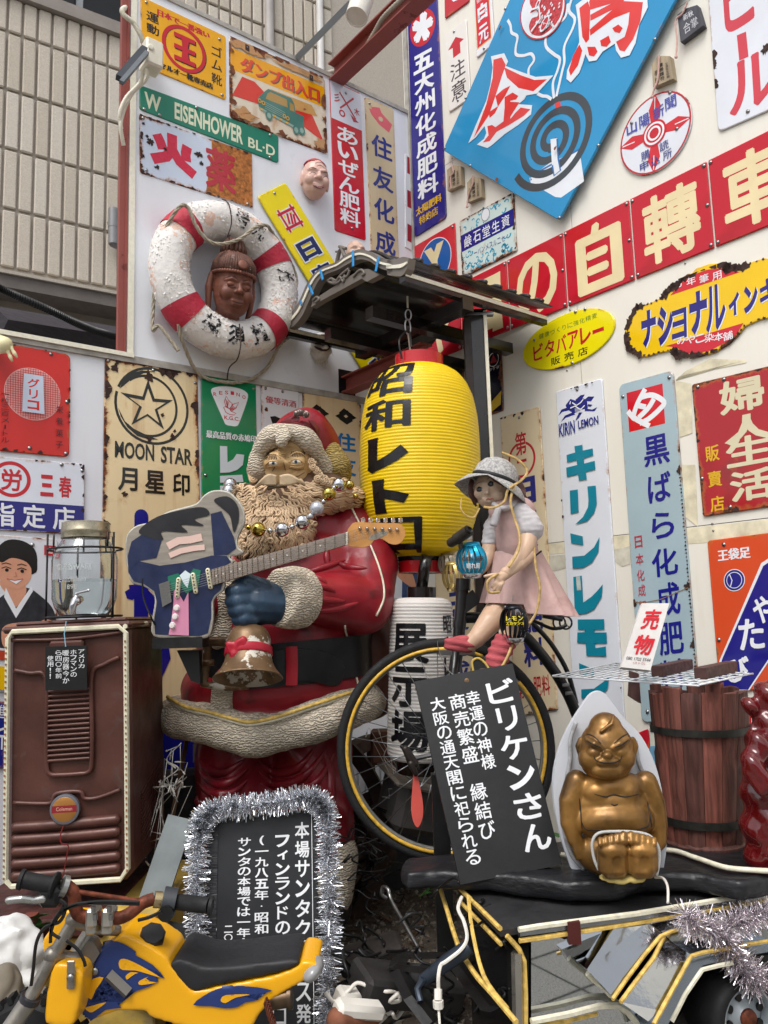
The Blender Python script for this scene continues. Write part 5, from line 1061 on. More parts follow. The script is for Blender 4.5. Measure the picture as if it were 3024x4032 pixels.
for P_ in ([(860,1268),(885,1248),(915,1262)], [(960,1292),(985,1278),(1000,1300)], [(905,1185),(940,1178),(978,1205)], [(915,1205),(945,1200),(972,1222)], [(845,1235),(880,1215),(915,1225)], [(965,1255),(985,1250),(1003,1265)]): stroke(tr, mk, 'b', P_, .0013, DKL)
stroke(tr, mk, 'b', [(893,1345),(925,1358),(965,1362)], .005, M('#7d1f2c', .3, name='lip_paint'), 'lips'); stroke(tr, mk, 'b', [(905,1350),(930,1358),(955,1362)], .002, pW, 'teeth', .003)
m_ = MB(F1); m_.lathe([(.0,.0945),(.03,.0885),(.046,.0755),(.052,.066)], 24, Matrix.Translation((0,.012,0)));
m_.v = [v for v in m_.v]; m_.part('cap', mk, M('#a52a2f', .5, name='red_cap'), True)
# white demon mask under the roof
mk = thing('mask', 'white long-faced demon mask with open mouth under the roof eave', 'mask', PL.hit('w', 693, 755, .02)); F2 = frame(PL.hit('w', 692, 752, .04), .5, .1, 0)
hm = face(F2, .05, .075, .05, (.014,.02,.024), .012, .022, .0, .003, chin=.85, disp=lambda p, n: .0018*noise.noise(p*60)); hm.part('face', mk, M('#cbc5bd', .5, var=.15, vs=30, name='white_lacquer'), True); tr = bvh(hm)
stroke(tr, mk, 'f', [(1015,1275),(1050,1295),(1110,1300),(1150,1275)], .0075, M('#3a2020', .6, name='mouth'), 'mouth'); stroke(tr, mk, 'f', [(1025,1290),(1060,1312),(1110,1315)], .0045, M('#d9d0b8', .4), 'teeth')
hb = MB(); r = random.Random(5)
for k in range(90):
 sd_ = r.choice((0,1,2)); x, y = ((960+r.random()*30, 1200+r.random()*150), (1140+r.random()*30, 1210+r.random()*150), (985+r.random()*160, 1370+r.random()*30))[sd_]; p = onto(tr, 'f', x, y, .001)
 if p: hb.tube([p, p+V3((r.uniform(-.006,.006), -.004, -.012)), p+V3((r.uniform(-.012,.012), -.004, -.028))], [.0012,.001,.0003], 4)
stuff(hb.part('hair', mk, M('#bfb59c', .8, name='straw_hair')))
mk = thing('mask', 'pale mask peeking over the ridge of the little roof', 'mask', PL.hit('w', 770, 540, .03)); face(frame(PL.hit('w', 768, 548, .05), .4), .052, .07, .05, (.012,.02,.016), .01, .02, .012, .005).part('face', mk, M('#cfae9c', .5, var=.15, vs=30), True)
# ---- life ring
rc = PL.hit('w', 490, 606, .095); ring = thing('life_ring', 'old white life ring with flaking paint and four red bands', 'life ring', rc)
Rm, rt_ = .272, .087
TR = Matrix((-PL.a, V3((0,0,1)), PL.n)).transposed().to_4x4(); TR.translation = rc
CRK = M('#e0dcd8', .7, var=.05, chips='#dcb9a8', chipth=.56, chs=9, bump=.004, bs=42, name='flaking_white_paint'); RBD = M('#b0243a', .6, chips='#b9918c', chipth=.62, chs=30, bump=.004, bs=45, name='flaking_red_paint')
def tor(a, b, o=0): r = rt_+o; return TR @ V3(((Rm+r*cos(b))*cos(a), (Rm+r*cos(b))*sin(a), r*sin(b)*.92))
def torus(a0, a1, na, nb, o, name, mt):
 m_ = MB(); cl = abs(a1-a0) > 6.2; ks = na if cl else na+1
 m_.v = [tor(a0+(a1-a0)*i/na, 2*pi*j/nb, o+.0015*noise.noise(V3((i*.3, j*.5, 0)))) for i in range(ks) for j in range(nb)]
 m_.f = [(i*nb+j, i*nb+(j+1)%nb, ((i+1)%ks)*nb+(j+1)%nb, ((i+1)%ks)*nb+j) for i in range(na) for j in range(nb)]; return m_.part(name, ring, mt, True)
torus(0, 2*pi, 140, 36, 0, 'float', CRK)
for a in (35, 140, 222, 318): torus(radians(a-8.5), radians(a+8.5), 12, 36, .0035, 'red_band', RBD)
fl = MB(); r = random.Random(9)
for k in range(3200):
 a, b = r.uniform(0, 6.283), r.uniform(-.25, pi+.25)
 if any(abs((math.degrees(a)-q+180) % 360-180) < 10 for q in (35,140,222,318)) or noise.noise(V3((cos(a)*3, sin(a)*3, b*1.2))) < -.12: continue
 p = tor(a, b, .0005); nn = (p - tor(a, b, -.02)).normalized(); t1 = nn.orthogonal().normalized(); t1.rotate(Matrix.Rotation(r.uniform(0,6.28), 3, nn)); t2 = nn.cross(t1); q = r.uniform(.003,.009); h1 = r.uniform(.001,.005)
 fl.v += [p-t1*q*.5-t2*q*.4, p+t1*q*.6-t2*q*.5+nn*h1*.3, p+t1*q*.4+t2*q*.5+nn*h1, p-t1*q*.5+t2*q*.45+nn*h1*.6]; j = len(fl.v); fl.f.append((j-4,j-3,j-2,j-1))
stuff(fl.part('paint_flakes', ring, M('#e6e2dd', .65, var=.05, name='paint_flake')))
pr = Cut(ring, lambda u, v, o: tor(radians(u), radians(v), .0025+o), step=.0004); pr.sc = (4, 12); INK = M('#16141a', .8, chips='#e0dcd8', chipth=.5, chs=22, name='worn_ink')
for ch, a in zip('横須賀', (246, 271, 296)): pr.text(ch, (a-8, 128, a+8, 60) if False else (a-8.5, 118, a+8.5, 58), INK, .04)
for ch, a in zip('光丸号', (14, 62, 82)): pr.text(ch, (a+7, 60, a-7, 118), INK, .03)
pr.done()
def rope(pts, r, name, root, mt, n=14, tw=3):
 P_ = spline(pts, n); L = 0; ms = []
 for s0 in range(tw):
  q = []; d = 0
  for i, p in enumerate(P_):
   t = (P_[min(i+1,len(P_)-1)]-P_[max(i-1,0)]).normalized(); u = t.cross(V3((.3,.5,.8))).normalized(); v = t.cross(u); d += (P_[i]-P_[i-1]).length if i else 0
   a = d/(r*5)*2+s0*2*pi/tw; q.append(p + u*r*.55*cos(a) + v*r*.55*sin(a))
  m_ = MB(); m_.tube(q, r*.62, 6); m_.part(name, root, mt, True)
hp = lambda x, y, o=.02: PL.hit('w', x, y, o)
rope([hp(385,758,.09), hp(345,705,.06), hp(330,712,.03), hp(332,650,.03), hp(340,560,.08), hp(355,500,.13), hp(385,450,.19), hp(405,447,.2), hp(425,490,.2), hp(450,520,.2), hp(480,527,.2), hp(520,515,.2), hp(550,492,.2), hp(575,487,.19), hp(590,505,.15)], .0075, 'rope', ring, HEMP, 20)
rope([hp(590,505,.15), hp(625,560,.1), hp(641,610,.07), hp(625,650,.1), hp(622,680,.1), hp(634,690,.05), hp(645,730,.03), hp(640,720,.03), hp(605,745,.09), hp(580,790,.03), hp(540,820,.025), hp(490,826,.025), hp(430,808,.025), hp(395,740,.09), hp(385,700,.12)], .0075, 'rope', ring, HEMP, 20)
m_ = MB(); m_.tube(spline([hp(480,430,.02), hp(494,441,.2), hp(500,480,.205), hp(492,510,.2), hp(500,505,.1)], 8), .003, 5); m_.tube(spline([hp(517,700,.18), hp(520,740,.205), hp(513,775,.18), hp(495,795,.03), hp(490,826,.02)], 8), .003, 5); m_.part('wire', ring, M('#3a2a24', .8, name='rusty_wire'))
# ---- buddha head hanging in the ring
bh = thing('buddha_head', 'carved brown wooden buddha head hanging inside the life ring', 'carving', PL.hit('w', 495, 620, .12)); F3 = frame(PL.hit('w', 503, 628, .15), .55, .2, .05) @ Matrix.Scale(1.38, 4)
def bx_(m_):
 m_.ball((0, .012, .05), (.064, .075, .075)); m_.ball((0, .035, .135), (.036, .036, .034)); m_.ball((0, .03, .115), (.042,.042,.02))
 for sx in (-1, 1): m_.chain([(sx*.067,.02,.04), (sx*.073,.02,0), (sx*.07,.018,-.05), (sx*.066,.02,-.075)], [.011,.012,.009,.008])
 m_.cap((0,.03,-.05), (0,.03,-.13), .038, .045)
WDB = M('#754636', .5, var=.4, vs=18, bump=.0012, bs=60, stretch=(1,1,.3), name='carved_wood', chips='#3f2721', chipth=.64, chs=25); hm = face(F3, .062, .092, .062, (.0105,.018,.012), .006, .024, .013, .003, bx_, chin=.86, sm=3); hm.part('head', bh, WDB, True); tr = bvh(hm)
HR2 = M('#5d3c30', .7, var=.4, vs=30, bump=.002, bs=80, chips='#c9c4bd', chipth=.64, chs=11, name='worn_hair')
hb = MB(F3)
for k in range(34):
 a = pi*(k/33)-pi/2*1.0; a = radians(-200+k*220/33); x, y = cos(a), sin(a)
 hb.tube([(.066*x, .012+.076*y, .052), (.062*x, .012+.072*y, .082), (.048*x, .018+.055*y, .108), (.02*x, .03+.02*y, .122)], [.0065,.0065,.006,.003], 6)
for k in range(18):
 a = 2*pi*k/18; hb.tube([(.036*cos(a), .035+.036*sin(a), .118), (.038*cos(a), .035+.038*sin(a), .14), (.026*cos(a), .035+.026*sin(a), .164), (.003*cos(a), .035, .17)], [.006,.0065,.006,.003], 6)
hb.part('hair', bh, HR2, True)
cr_ = MB(F3)
for k in range(30): a = radians(-190+k*200/29); cr_.ball((.068*cos(a), .01+.078*sin(a), .046), .006, seg=8, rings=6)
cr_.lathe([(.004,0),(.014,.002),(.017,.005),(.012,.008),(.002,.009)], 20, Matrix.Translation((0,-.066,.068)) @ Matrix.Rotation(pi/2-.35, 4, 'X')); cr_.part('crown_beads', bh, WDB, True)
DKW = M('#24130f', .6, name='dark_groove')
fp = lambda x, y, z: F3 @ V3((x, y, z))
def lstroke(tree, root, F, pts, r, mt, name='line'):
 P_ = []
 for x, z in spl2(pts, 5, False):
  o = F @ V3((x, -.3, z)); d = (F.to_3x3() @ V3((0,1,0))).normalized(); h = tree.ray_cast(o, d, 1)
  if h[0]: P_.append(h[0]-d*.0004)
 if len(P_) > 1:
  k = len(P_); m_ = MB(); m_.tube(P_, [r*(.35+.65*sin(pi*(i+.5)/k)) for i in range(k)], 6); return m_.part(name, root, mt, True)
for sx in (-1, 1):
 lid(F3, (sx*.026, -.052, .006), .0135, WDB, bh, 'eyelid', .62); lstroke(bvh(hm), bh, F3, [(sx*.012,-.001),(sx*.026,-.006),(sx*.042,0)], .0016, DKW, 'eye_line'); lstroke(bvh(hm), bh, F3, [(sx*.008,.02),(sx*.026,.03),(sx*.048,.02)], .0016, DKW, 'brow_line')
lstroke(bvh(hm), bh, F3, [(-.018,-.045),(0,-.048),(.018,-.045)], .0014, DKW, 'lip_line')
# ================================================================ SANTA STATUE
SR = M('#8c1322', .4, var=.3, vs=5, coat=.08, bump=.0008, bs=40, blot='#2a1216', bls=6, blth=.55, chips='#d9c9c0', chipth=.715, chs=16, name='red_statue_paint')
FUR = M('#d6c9b4', .75, var=.12, vs=9, wave=(34, 9, .003, .55), blot='#8a5c3e', bls=9, blth=.62, name='carved_fur'); SKS = M('#c9a878', .45, var=.2, vs=14, blot='#a9814e', bls=12, name='statue_skin')
BRD1 = M('#5f4430', .7, var=.25, vs=20, name='beard_base'); BRD2 = M('#c8ad8c', .65, var=.25, vs=9, bump=.0006, bs=120, name='beard_paint'); BLT = M('#17181b', .35, var=.3, bump=.0006, bs=60, name='black_belt')
BRZ = M('#6d543a', .4, .35, var=.3, vs=20, chips='#c9c4b8', chipth=.55, chs=14, bump=.001, bs=50, name='worn_bronze')
sa = thing('santa_statue', 'large santa claus statue in a worn red coat ringing a bell', 'statue', V3((W_(615,1900,3.12).x, 3.12, .2)))
def el(m_, u, v, y, rx, ry, rz, R=None): m_.ball(W_(u, v, y), (rx, ry, rz), R, 24, 16)
def fold(p, n):
 d = .006*noise.noise(V3((p.x*7, p.y*7, p.z*7))) + .010*max(0, noise.noise(V3((p.x*5+3, p.y*5, p.z*16))))*(.4 if p.z < 1.3 else 1)
 return d
co_ = MB()
el(co_, 612, 1395, 3.13, .33, .28, .30); el(co_, 640, 1260, 3.14, .31, .27, .27); el(co_, 640, 1165, 3.16, .27, .21, .19); el(co_, 600, 1480, 3.13, .375, .29, .17); el(co_, 590, 1540, 3.13, .385, .29, .10); el(co_, 500, 1500, 3.1, .19, .2, .17)
co_.chain([W_(755,1150,3.12), W_(790,1225,3.07), W_(785,1300,2.97)], [.125,.13,.115]); co_.chain([W_(785,1300,2.97), W_(715,1295,2.86), W_(665,1290,2.78)], [.11,.1,.085])
co_.chain([W_(500,1180,3.12), W_(455,1260,3.02), W_(430,1300,2.92)], [.12,.12,.1])
coat = remesh(co_, .013, 5, .5, fold); coat.part('coat', sa, SR, True); tc_ = bvh(coat)
# sleeve creases
for P_ in ([(1120,560),(1250,520),(1400,470)], [(1140,640),(1230,660),(1330,700)], [(1150,720),(1250,760),(1400,770)], [(1180,840),(1330,830),(1500,780)], [(1270,380),(1265,450),(1275,520)], [(1330,480),(1420,520),(1560,530)], [(1140,590),(1200,600),(1270,640)]):
 q = [onto(tc_, 'n', x, y, -.002) for x, y in spl2(P_, 6, False)]; q = [p for p in q if p]
 if len(q) > 3: m_ = MB(); kk = len(q); m_.tube(q, [.013*sin(pi*(i+.3)/kk)+.001 for i in range(kk)], 8); m_.part('sleeve_fold', sa, SR, True)
# trousers with draped folds
tr_ = MB()
for u0, u1 in ((520, 500), (668, 690)):
 tr_.chain([W_(u0,1600,3.12), W_((u0+u1)/2,1720,3.1), W_(u1,1800,3.12), W_(u1,1900,3.14)], [.165,.15,.135,.12])
def drape(p, n):
 ph = p.z*26 + abs(p.x-W_(600,1700,3.1).x)*34; return .024*(sin(ph)*.5+.5)**2*max(0, -n.y)+.004*noise.noise(p*14)
SR2 = M('#7d1220', .38, var=.2, vs=5, coat=.2, blot='#1f0c10', bls=6, blth=.58, name='dark_red_statue_paint')
trm = remesh(tr_, .011, 3, .5, drape); trm.part('trousers', sa, SR2, True); ttr = bvh(trm)
for P_ in ([(300,560),(380,680),(520,720),(680,620)], [(290,650),(400,770),(540,800),(700,690)], [(290,750),(400,860),(560,875),(700,770)], [(760,620),(880,720),(1050,690),(1190,530)], [(770,710),(900,810),(1100,750),(1280,530)], [(780,800),(950,880),(1180,800),(1330,570)], [(1240,560),(1290,700),(1300,850),(1320,980)], [(290,560),(290,700),(310,850),(340,960)]):
 q = [p for p in (onto(ttr, 'r', x, y, -.003) for x, y in spl2(P_, 6, False)) if p]
 if len(q) > 4 and max((q[i+1]-q[i]).length for i in range(len(q)-1)) < .12: m_ = MB(); kk = len(q); m_.tube(q, [.017*sin(pi*(i+.4)/kk)+.001 for i in range(kk)], 8); m_.part('trouser_fold', sa, SR2, True)
for u in (508, 715): b_ = MB(); b_.chain([W_(u-8,1925,3.1), W_(u,1850,3.1)], [.1,.105]); remesh(b_, .012, 3).part('boot_cuff', sa, FUR, True); b_ = MB(); b_.cap(W_(u-20,1975,3.0), W_(u,1960,3.15), .07, .08); b_.cap(W_(u,1960,3.14), W_(u,1920,3.14), .08); b_.part('boot', sa, BLT, True)
# fur hem, placket
hm_ = MB(); P_ = [W_(*q) for q in ((385,1540,3.14),(378,1548,3.04),(395,1556,2.96),(432,1560,2.9),(485,1574,2.85),(540,1588,2.83),(600,1582,2.82),(670,1562,2.84),(730,1540,2.89),(775,1524,2.98),(795,1516,3.12))]
hm_.chain(spline(P_, 3), [.072+.012*noise.noise(V3((i*.35,0,1))) for i in range(200)])
remesh(hm_, .008, 4, .5, lambda p, n: .003*noise.noise(p*30)).part('fur_hem', sa, FUR, True)
pk_ = MB(); q = [onto(tc_, 'w', u, v, 0) for u, v in ((485,1470),(482,1490),(480,1520),(478,1560),(476,1590))]; q = [p for p in q if p]+[W_(476,1585,2.83)]; pk_.chain(q, [.042]*len(q)); remesh(pk_, .008, 4).part('fur_placket', sa, FUR, True)
pk_ = MB(); q = [p for p in (onto(tc_, 'w', u, v, 0) for u, v in ((492,1230),(486,1290),(482,1340),(478,1380))) if p]; pk_.chain(q, [.045]*len(q)); remesh(pk_, .008, 4).part('fur_placket', sa, FUR, True)
# yellow led tape along the hem
def tape(vwpts, tree, root, mt, wd=.006, off=.004, vw='w', name='led_strip', dots=True):
 q = [p for p in (onto(tree, vw, x, y, off) for x, y in spl2(vwpts, 6, False)) if p]; m_ = MB(); m_.tube(q, wd, 6); return m_.part(name, root, mt, True)
YT = M('#d5b25e', .4, var=.35, vs=60, name='yellow_led_tape'); WT_ = M('#ddd8c2', .4, var=.15, vs=60, name='white_led_tape')
m_ = MB(); q = spline([W_(*q) for q in ((362,1505,2.95),(400,1526,2.84),(450,1538,2.80),(500,1552,2.77),(540,1560,2.755),(600,1548,2.75),(660,1528,2.77),(720,1508,2.82),(760,1495,2.88))], 8); m_.tube(q, .007, 6); m_.part('led_strip', sa, YT, True)
m_ = MB(); m_.tube([p+V3((0,.004,-.009)) for p in q], .006, 6); m_.part('led_sleeve', sa, WT_, True)
tape([(745,1070),(770,1120),(800,1180),(822,1240),(828,1290),(812,1330)], tc_, sa, WT_, .004); tape([(745,1350),(752,1400),(765,1450),(775,1490)], tc_, sa, WT_, .004)
# belt
N_0 = lambda x, y, d: W_(329.2+.2976*x, 1069.8+.2976*y, d)
bt = MB(); n = 60; ce = W_(612,1425,3.13)
for i in range(n+1):
 a = radians(-190+i*200/n)
 for dz2 in (-.075, .075): bt.v.append(V3((ce.x+.345*cos(a)*1.0, ce.y+.298*sin(a), ce.z-.004+dz2+.02*cos(a))))
bt.f = [(2*i,2*i+2,2*i+3,2*i+1) for i in range(n)]
b2 = MB(); b2.v = bt.v + [V3((ce.x+(p.x-ce.x)*.9, ce.y+(p.y-ce.y)*.9, p.z)) for p in bt.v]; k = len(bt.v)
b2.f = bt.f + [tuple(i+k for i in f)[::-1] for f in bt.f]+[(2*i,2*i+k,2*i+2+k,2*i+2) for i in range(n)]+[(2*i+1,2*i+3,2*i+3+k,2*i+1+k) for i in range(n)]
b2.part('belt', sa, BLT, 50); tb_ = bvh(b2)
tu = spline([(880,1128,0),(1060,1118,0),(1200,1128,0),(1310,1160,0),(1370,1205,0),(1394,1255,0)], 6); tl = spline([(870,1345,0),(1050,1345,0),(1180,1354,0),(1290,1382,0),(1360,1368,0),(1392,1290,0)], 6)
dd_ = lambda x: 2.795+.00000042*max(0, x-850)**2*1.0
tu = [N_0(p.x, p.y, dd_(p.x)) for p in tu]; tl = [N_0(p.x, p.y, dd_(p.x)) for p in tl]; k = len(tu); m_ = MB(); m_.v = tu+tl+[p+V3((0,.02,0)) for p in tu+tl]
for i in range(k-1): m_.f += [(i,i+1,k+i+1,k+i), (i,2*k+i,2*k+i+1,i+1), (k+i,k+i+1,3*k+i+1,3*k+i)]
m_.part('belt_tongue', sa, BLT)
q = [N_0(x, y, 2.786) for x, y in ((1010,1098),(1014,1230),(1010,1380))]; m_ = MB(); m_.tube(spline(q, 5), .02, 4, flat=.3, up=(0,1,0)); m_.part('belt_loop', sa, M('#a01a28', .35, var=.2, chips='#2a1216', chipth=.62), 40)
bk = MB(); q = [W_(329.2+.2976*x, 1069.8+.2976*y, 2.79) for x, y in ((400,1060),(395,1200),(375,1370),(520,1390),(680,1385),(690,1250),(690,1080),(540,1060))]
bk.tube(q+[q[0]], .016, 8, caps=False); bk.tube([W_(329.2+.2976*370, 1069.8+.2976*1218, 2.775), W_(329.2+.2976*450, 1069.8+.2976*1215, 2.775)], .011, 8); bk.part('buckle', sa, BRZ, True)
# fur cuff and glove
cf = MB(); a, b = W_(632,1290,2.69), W_(660,1292,2.74)
cf.cap(W_(629,1288,2.70), W_(655,1292,2.75), .088, .088)
cf2 = MB(); d = (W_(668,1292,2.76)-W_(600,1290,2.66)).normalized(); qq = d.to_track_quat('Z','Y').to_matrix().to_4x4(); cp = W_(600,1290,2.68)
pr_ = [(.03,0),(.088,.001),(.1,.008),(.104,.03),(.107,.08),(.102,.112),(.088,.122),(.03,.123)]; cf2.lathe(pr_, 32, Matrix.Translation(cp) @ qq)
remesh(cf2, .007, 5, .5, lambda p, n: .004*noise.noise(p*25)).part('fur_cuff', sa, FUR, True)
GLV = M('#22384d', .42, var=.35, vs=14, blot='#4a6070', bls=18, bump=.0006, bs=50, name='blue_glove_paint')
N_ = lambda x, y, d: W_(329.2+.2976*x, 1069.8+.2976*y, d)
gl = MB(); gl.ball(N_(760,770,2.68), (.078,.06,.082)); gl.cap(N_(770,780,2.68), N_(880,790,2.7), .075, .07); gl.ball(N_(700,700,2.66), (.05,.045,.05))
for x0, y0, x1, y1, r in ((700,690,575,700,.024), (705,760,580,770,.026), (710,835,598,840,.025), (715,905,622,905,.022)):
 gl.chain([N_(x0,y0,2.635), N_(x1+45,y1-6,2.615), N_(x1,y1,2.645), N_(x1+15,y1+4,2.69)], [r*1.1,r*1.05,r,r*.9])
gl.chain([N_(800,680,2.66), N_(690,625,2.64), N_(620,650,2.64)], [.034,.028,.022])
remesh(gl, .0045, 2, .4).part('glove', sa, GLV, True)
# head: face, features
HD = W_(622,1008,2.95)
FS = frame(HD+V3((0,-.01,.012)), -.22, -.3, .06)
sf = face(FS, .102, .125, .095, (.033,.05,.032), .018, .042, 0, .005, nzo=-.030, chin=.9, sm=3, disp=lambda p, n: .0015*noise.noise(p*50)); sf.part('face', sa, SKS, True); ft = bvh(sf)
EYW = M('#cfc6b4', .25, name='eye_white'); EYI = M('#3b5266', .15, name='iris'); DL2 = M('#6a5138', .7, name='brow_line'); DL3 = M('#7a5f3e', .7, name='crease_line')
J_ = lambda x, y, d: at('j', x, y, d)
for cx, cy, in ((678,776),(862,766)):
 p = onto(ft, 'j', cx, cy, 0) or J_(cx, cy, 2.86)
 m_ = MB(Matrix.Translation(p+V3((0,.004,0)))); m_.ball((0,0,0), (.0175,.012,.0085)); m_.part('eye', sa, EYW, True)
 m_ = MB(Matrix.Translation(p+V3((0,-.003,0)))); m_.ball((0,0,0), (.0075,.0065,.0065)); m_.part('iris', sa, EYI, True)
 m_ = MB(Matrix.Translation(p+V3((0,-.0085,0)))); m_.ball((0,0,0), (.0033,.002,.0033)); m_.part('pupil', sa, BLACK, True)
for P_, r in (([(612,790),(650,760),(690,758),(722,778)], .0042), ([(800,768),(850,742),(890,750),(930,778)], .0042), ([(632,800),(680,796),(715,790)], .0032), ([(815,785),(862,788),(905,782)], .0032),
 ([(810,800),(870,808),(930,800)], .0025), ([(805,815),(870,828),(925,822)], .002), ([(612,735),(650,705),(695,702),(735,735)], .0045), ([(800,730),(850,692),(900,695),(940,730)], .0045), ([(652,862),(662,884),(692,872)], .0022), ([(742,872),(768,884),(782,858)], .0022), ([(700,760),(690,800),(668,842)], .0018), ([(760,765),(768,800),(778,838)], .0018), ([(600,850),(630,880),(660,900)], .0018), ([(830,890),(880,880),(930,850)], .0018), ([(650,660),(700,672),(745,700),(790,690),(840,650)], .003), ([(640,680),(690,690),(740,715),(795,705)], .0025)):
 stroke(ft, sa, 'j', P_, r, DL3 if r < .0024 else SKS, 'eyelid' if r > .003 else 'wrinkle', .0012)
for cx, cy, sg in ((650,722,-1), (872,700,1)):
 for k in range(9): x = cx+(k-4)*13; stroke(ft, sa, 'j', [(x, cy+26-abs(k-4)*1.5), (x+sg*4, cy), (x+sg*11, cy-22)], .0024, DL2, 'brow_hair', .0012)
# fur brim of the hat and the hat itself
br_ = MB(); P_ = spline([J_(555,900,2.93), J_(548,820,2.89), J_(552,720,2.87), J_(590,630,2.85), J_(660,555,2.835), J_(750,520,2.83), J_(850,525,2.84), J_(940,575,2.86), J_(1010,650,2.89), J_(1060,740,2.93), J_(1095,830,2.98)], 4)
br_.chain(P_, [.036+.006*sin(i*.5) for i in range(len(P_))]); remesh(br_, .007, 4, .5, lambda p, n: .003*noise.noise(p*35)).part('fur_brim', sa, FUR, True)
cw = MB(); cw.chain([J_(745,600,2.80), J_(735,545,2.80), J_(770,530,2.80), J_(790,560,2.79), J_(765,585,2.785), J_(750,570,2.78)], [.022,.02,.018,.015,.012,.008]); remesh(cw, .004, 2).part('forelock', sa, FUR, True)
ht = MB(); ht.chain([J_(880,560,2.99), J_(940,530,3.0), J_(1030,630,3.04), J_(1090,740,3.08)], [.10,.10,.095,.08]); ht.ball(J_(850,640,3.04), (.115,.12,.10)); ht.cap(J_(850,480,2.93), J_(900,445,2.95), .05, .04)
remesh(ht, .009, 4, .5, lambda p, n: .004*noise.noise(p*16)).part('hat', sa, M('#8c1a26', .35, var=.25, blot='#2c1216', bls=8, blth=.56, name='hat_paint'), True)
pm = MB(); pm.chain([J_(1150,690,3.0), J_(1200,800,3.0), J_(1215,860,3.02)], [.045,.055,.05]); remesh(pm, .008, 3).part('fur_tip', sa, M('#a48c4e', .75, var=.25, wave=(34,9,.003,.5), name='yellowed_fur'), True)
MT = M('#6b1f28', .35, var=.3, blot='#2a1216', bls=14, name='holly_paint')
for P_ in ([(880,440),(905,430),(960,440),(990,470),(985,495),(960,490),(950,500),(920,505),(905,480),(880,470)], [(730,440),(790,400),(850,385),(890,400),(880,430),(830,440),(780,450)], [(960,420),(1010,430),(1050,500),(1060,570),(1030,540),(990,480)]):
 q = [J_(x, y, 2.815+.0004*abs(x-850)) for x, y in P_]; m_ = MB(); k = len(q); c = sum(q, V3())/k + V3((0,-.012,0)); m_.v = q+[p+V3((0,.01,0)) for p in q]+[c]; m_.f = [(i,(i+1)%k,2*k) for i in range(k)]+[(i,i+k,(i+1)%k+k,(i+1)%k) for i in range(k)]; m_.part('holly_leaf', sa, MT)
for x, y in ((870,372),(940,378),(905,362)): m_ = MB(); m_.ball(J_(x, y, 2.83), .014); m_.part('berry', sa, M('#5a4a44', .3, .3, chips='#b9b4b0', chipth=.55, chs=60, name='worn_berry'), True)
# beard
bd_ = MB(); el(bd_, 590, 1095, 2.93, .155, .105, .10); el(bd_, 598, 1145, 2.9, .145, .095, .12); el(bd_, 560, 1180, 2.9, .10, .08, .075); el(bd_, 650, 1070, 2.96, .12, .1, .1)
el(bd_, 690, 1065, 3.02, .13, .12, .09); el(bd_, 745, 1075, 3.06, .085,.09,.05); el(bd_, 530, 1100, 2.98, .09,.09,.1)
bm_ = remesh(bd_, .009, 3); bm_.part('beard', sa, BRD1, True); btree = bvh(bm_)
lk = []; r = random.Random(12); mo = V3((690, 960, 0))
locks = MB()
def strand(r0_, th, L, rad0):
 q = []; n = int(L/6); c = noise.noise(V3((th*2, r0_*.004, 0)))*2
 for i in range(n+1):
  R_ = r0_+L*i/n; a = th+(7.5*sin(2*pi*R_/80+c*2+th*3)+16*noise.noise(V3((R_*.006, th*3, 5))))/max(R_, 60); q.append((690+R_*cos(a)*1.08, 955+R_*sin(a)*.92))
 P_ = [p for p in (onto(btree, 'j', x, y, .002+.003*noise.noise(V3((th*30, r0_, 0)))) for x, y in q) if p]
 P_ = [p for i, p in enumerate(P_) if i == 0 or (p-P_[i-1]).length < .04]
 if len(P_) > 5 and max((P_[i+1]-P_[i]).length for i in range(len(P_)-1)) < .05: k = len(P_); locks.tube(P_, [rad0*(.45+.55*sin(pi*min(1,(i+.5)/k*1.05))) for i in range(k)], 6)
for k in range(9):
 R_ = 36+k*68; nn = int(R_*2.9/15)
 for i in range(nn): strand(R_*r.uniform(.85,1.1), -.12+3.4*(i+r.uniform(.2,.8))/nn, r.uniform(110, 190), r.uniform(.0036,.0056))
for k in range(60):
 a = r.uniform(.0, 3.1); R_ = r.uniform(90, 600); cx, cy = 690+R_*cos(a), 960+R_*sin(a)*.9; q = []; R2 = r.uniform(15, 27); s_ = r.choice((-1,1)); a0 = r.uniform(0, 6)
 for i in range(22): q.append((cx+R2*(1-i/24)*cos(a0+s_*i*.5), cy+R2*(1-i/24)*sin(a0+s_*i*.5)))
 P_ = [p for p in (onto(btree, 'j', x, y, .007) for x, y in q) if p]
 if len(P_) > 15 and max((P_[i+1]-P_[i]).length for i in range(len(P_)-1)) < .03: locks.tube(P_, [.005*(1-i/(len(P_)+6)) for i in range(len(P_))], 6)
locks.part('beard_locks', sa, BRD2, True)['kind'] = 'stuff'
# moustache, side hair curls
ms_ = MB()
for i in range(13):
 t = i/12
 for sgn, end in ((-1, (528+t*40, 978-t*40)), (1, (935-t*25, 955-t*45))):
  x0, y0 = 716+sgn*18, 890+t*52; P_ = [J_(*q) for q in ((x0, y0, 2.79), (x0+(end[0]-x0)*.35, y0-10+t*10, 2.785), (x0+(end[0]-x0)*.7, y0+(end[1]-y0)*.4, 2.79), (*end, 2.82))]
  ms_.tube(spline(P_, 5), [.008]*8+[.0072]*4+[.006]*3+[.003], 7)
ms_.part('moustache', sa, M('#b9a283', .65, var=.2, vs=30, name='moustache_paint'), True)['kind'] = 'stuff'
m_ = MB(); m_.tube(spline([J_(625,985,2.80), J_(680,968,2.795), J_(740,962,2.795), J_(790,958,2.80)], 5), [.003]+[.008]*14+[.003], 8); m_.part('mouth', sa, M('#5b4a33', .6, name='mouth_shade_paint'), True)
sh2 = MB()
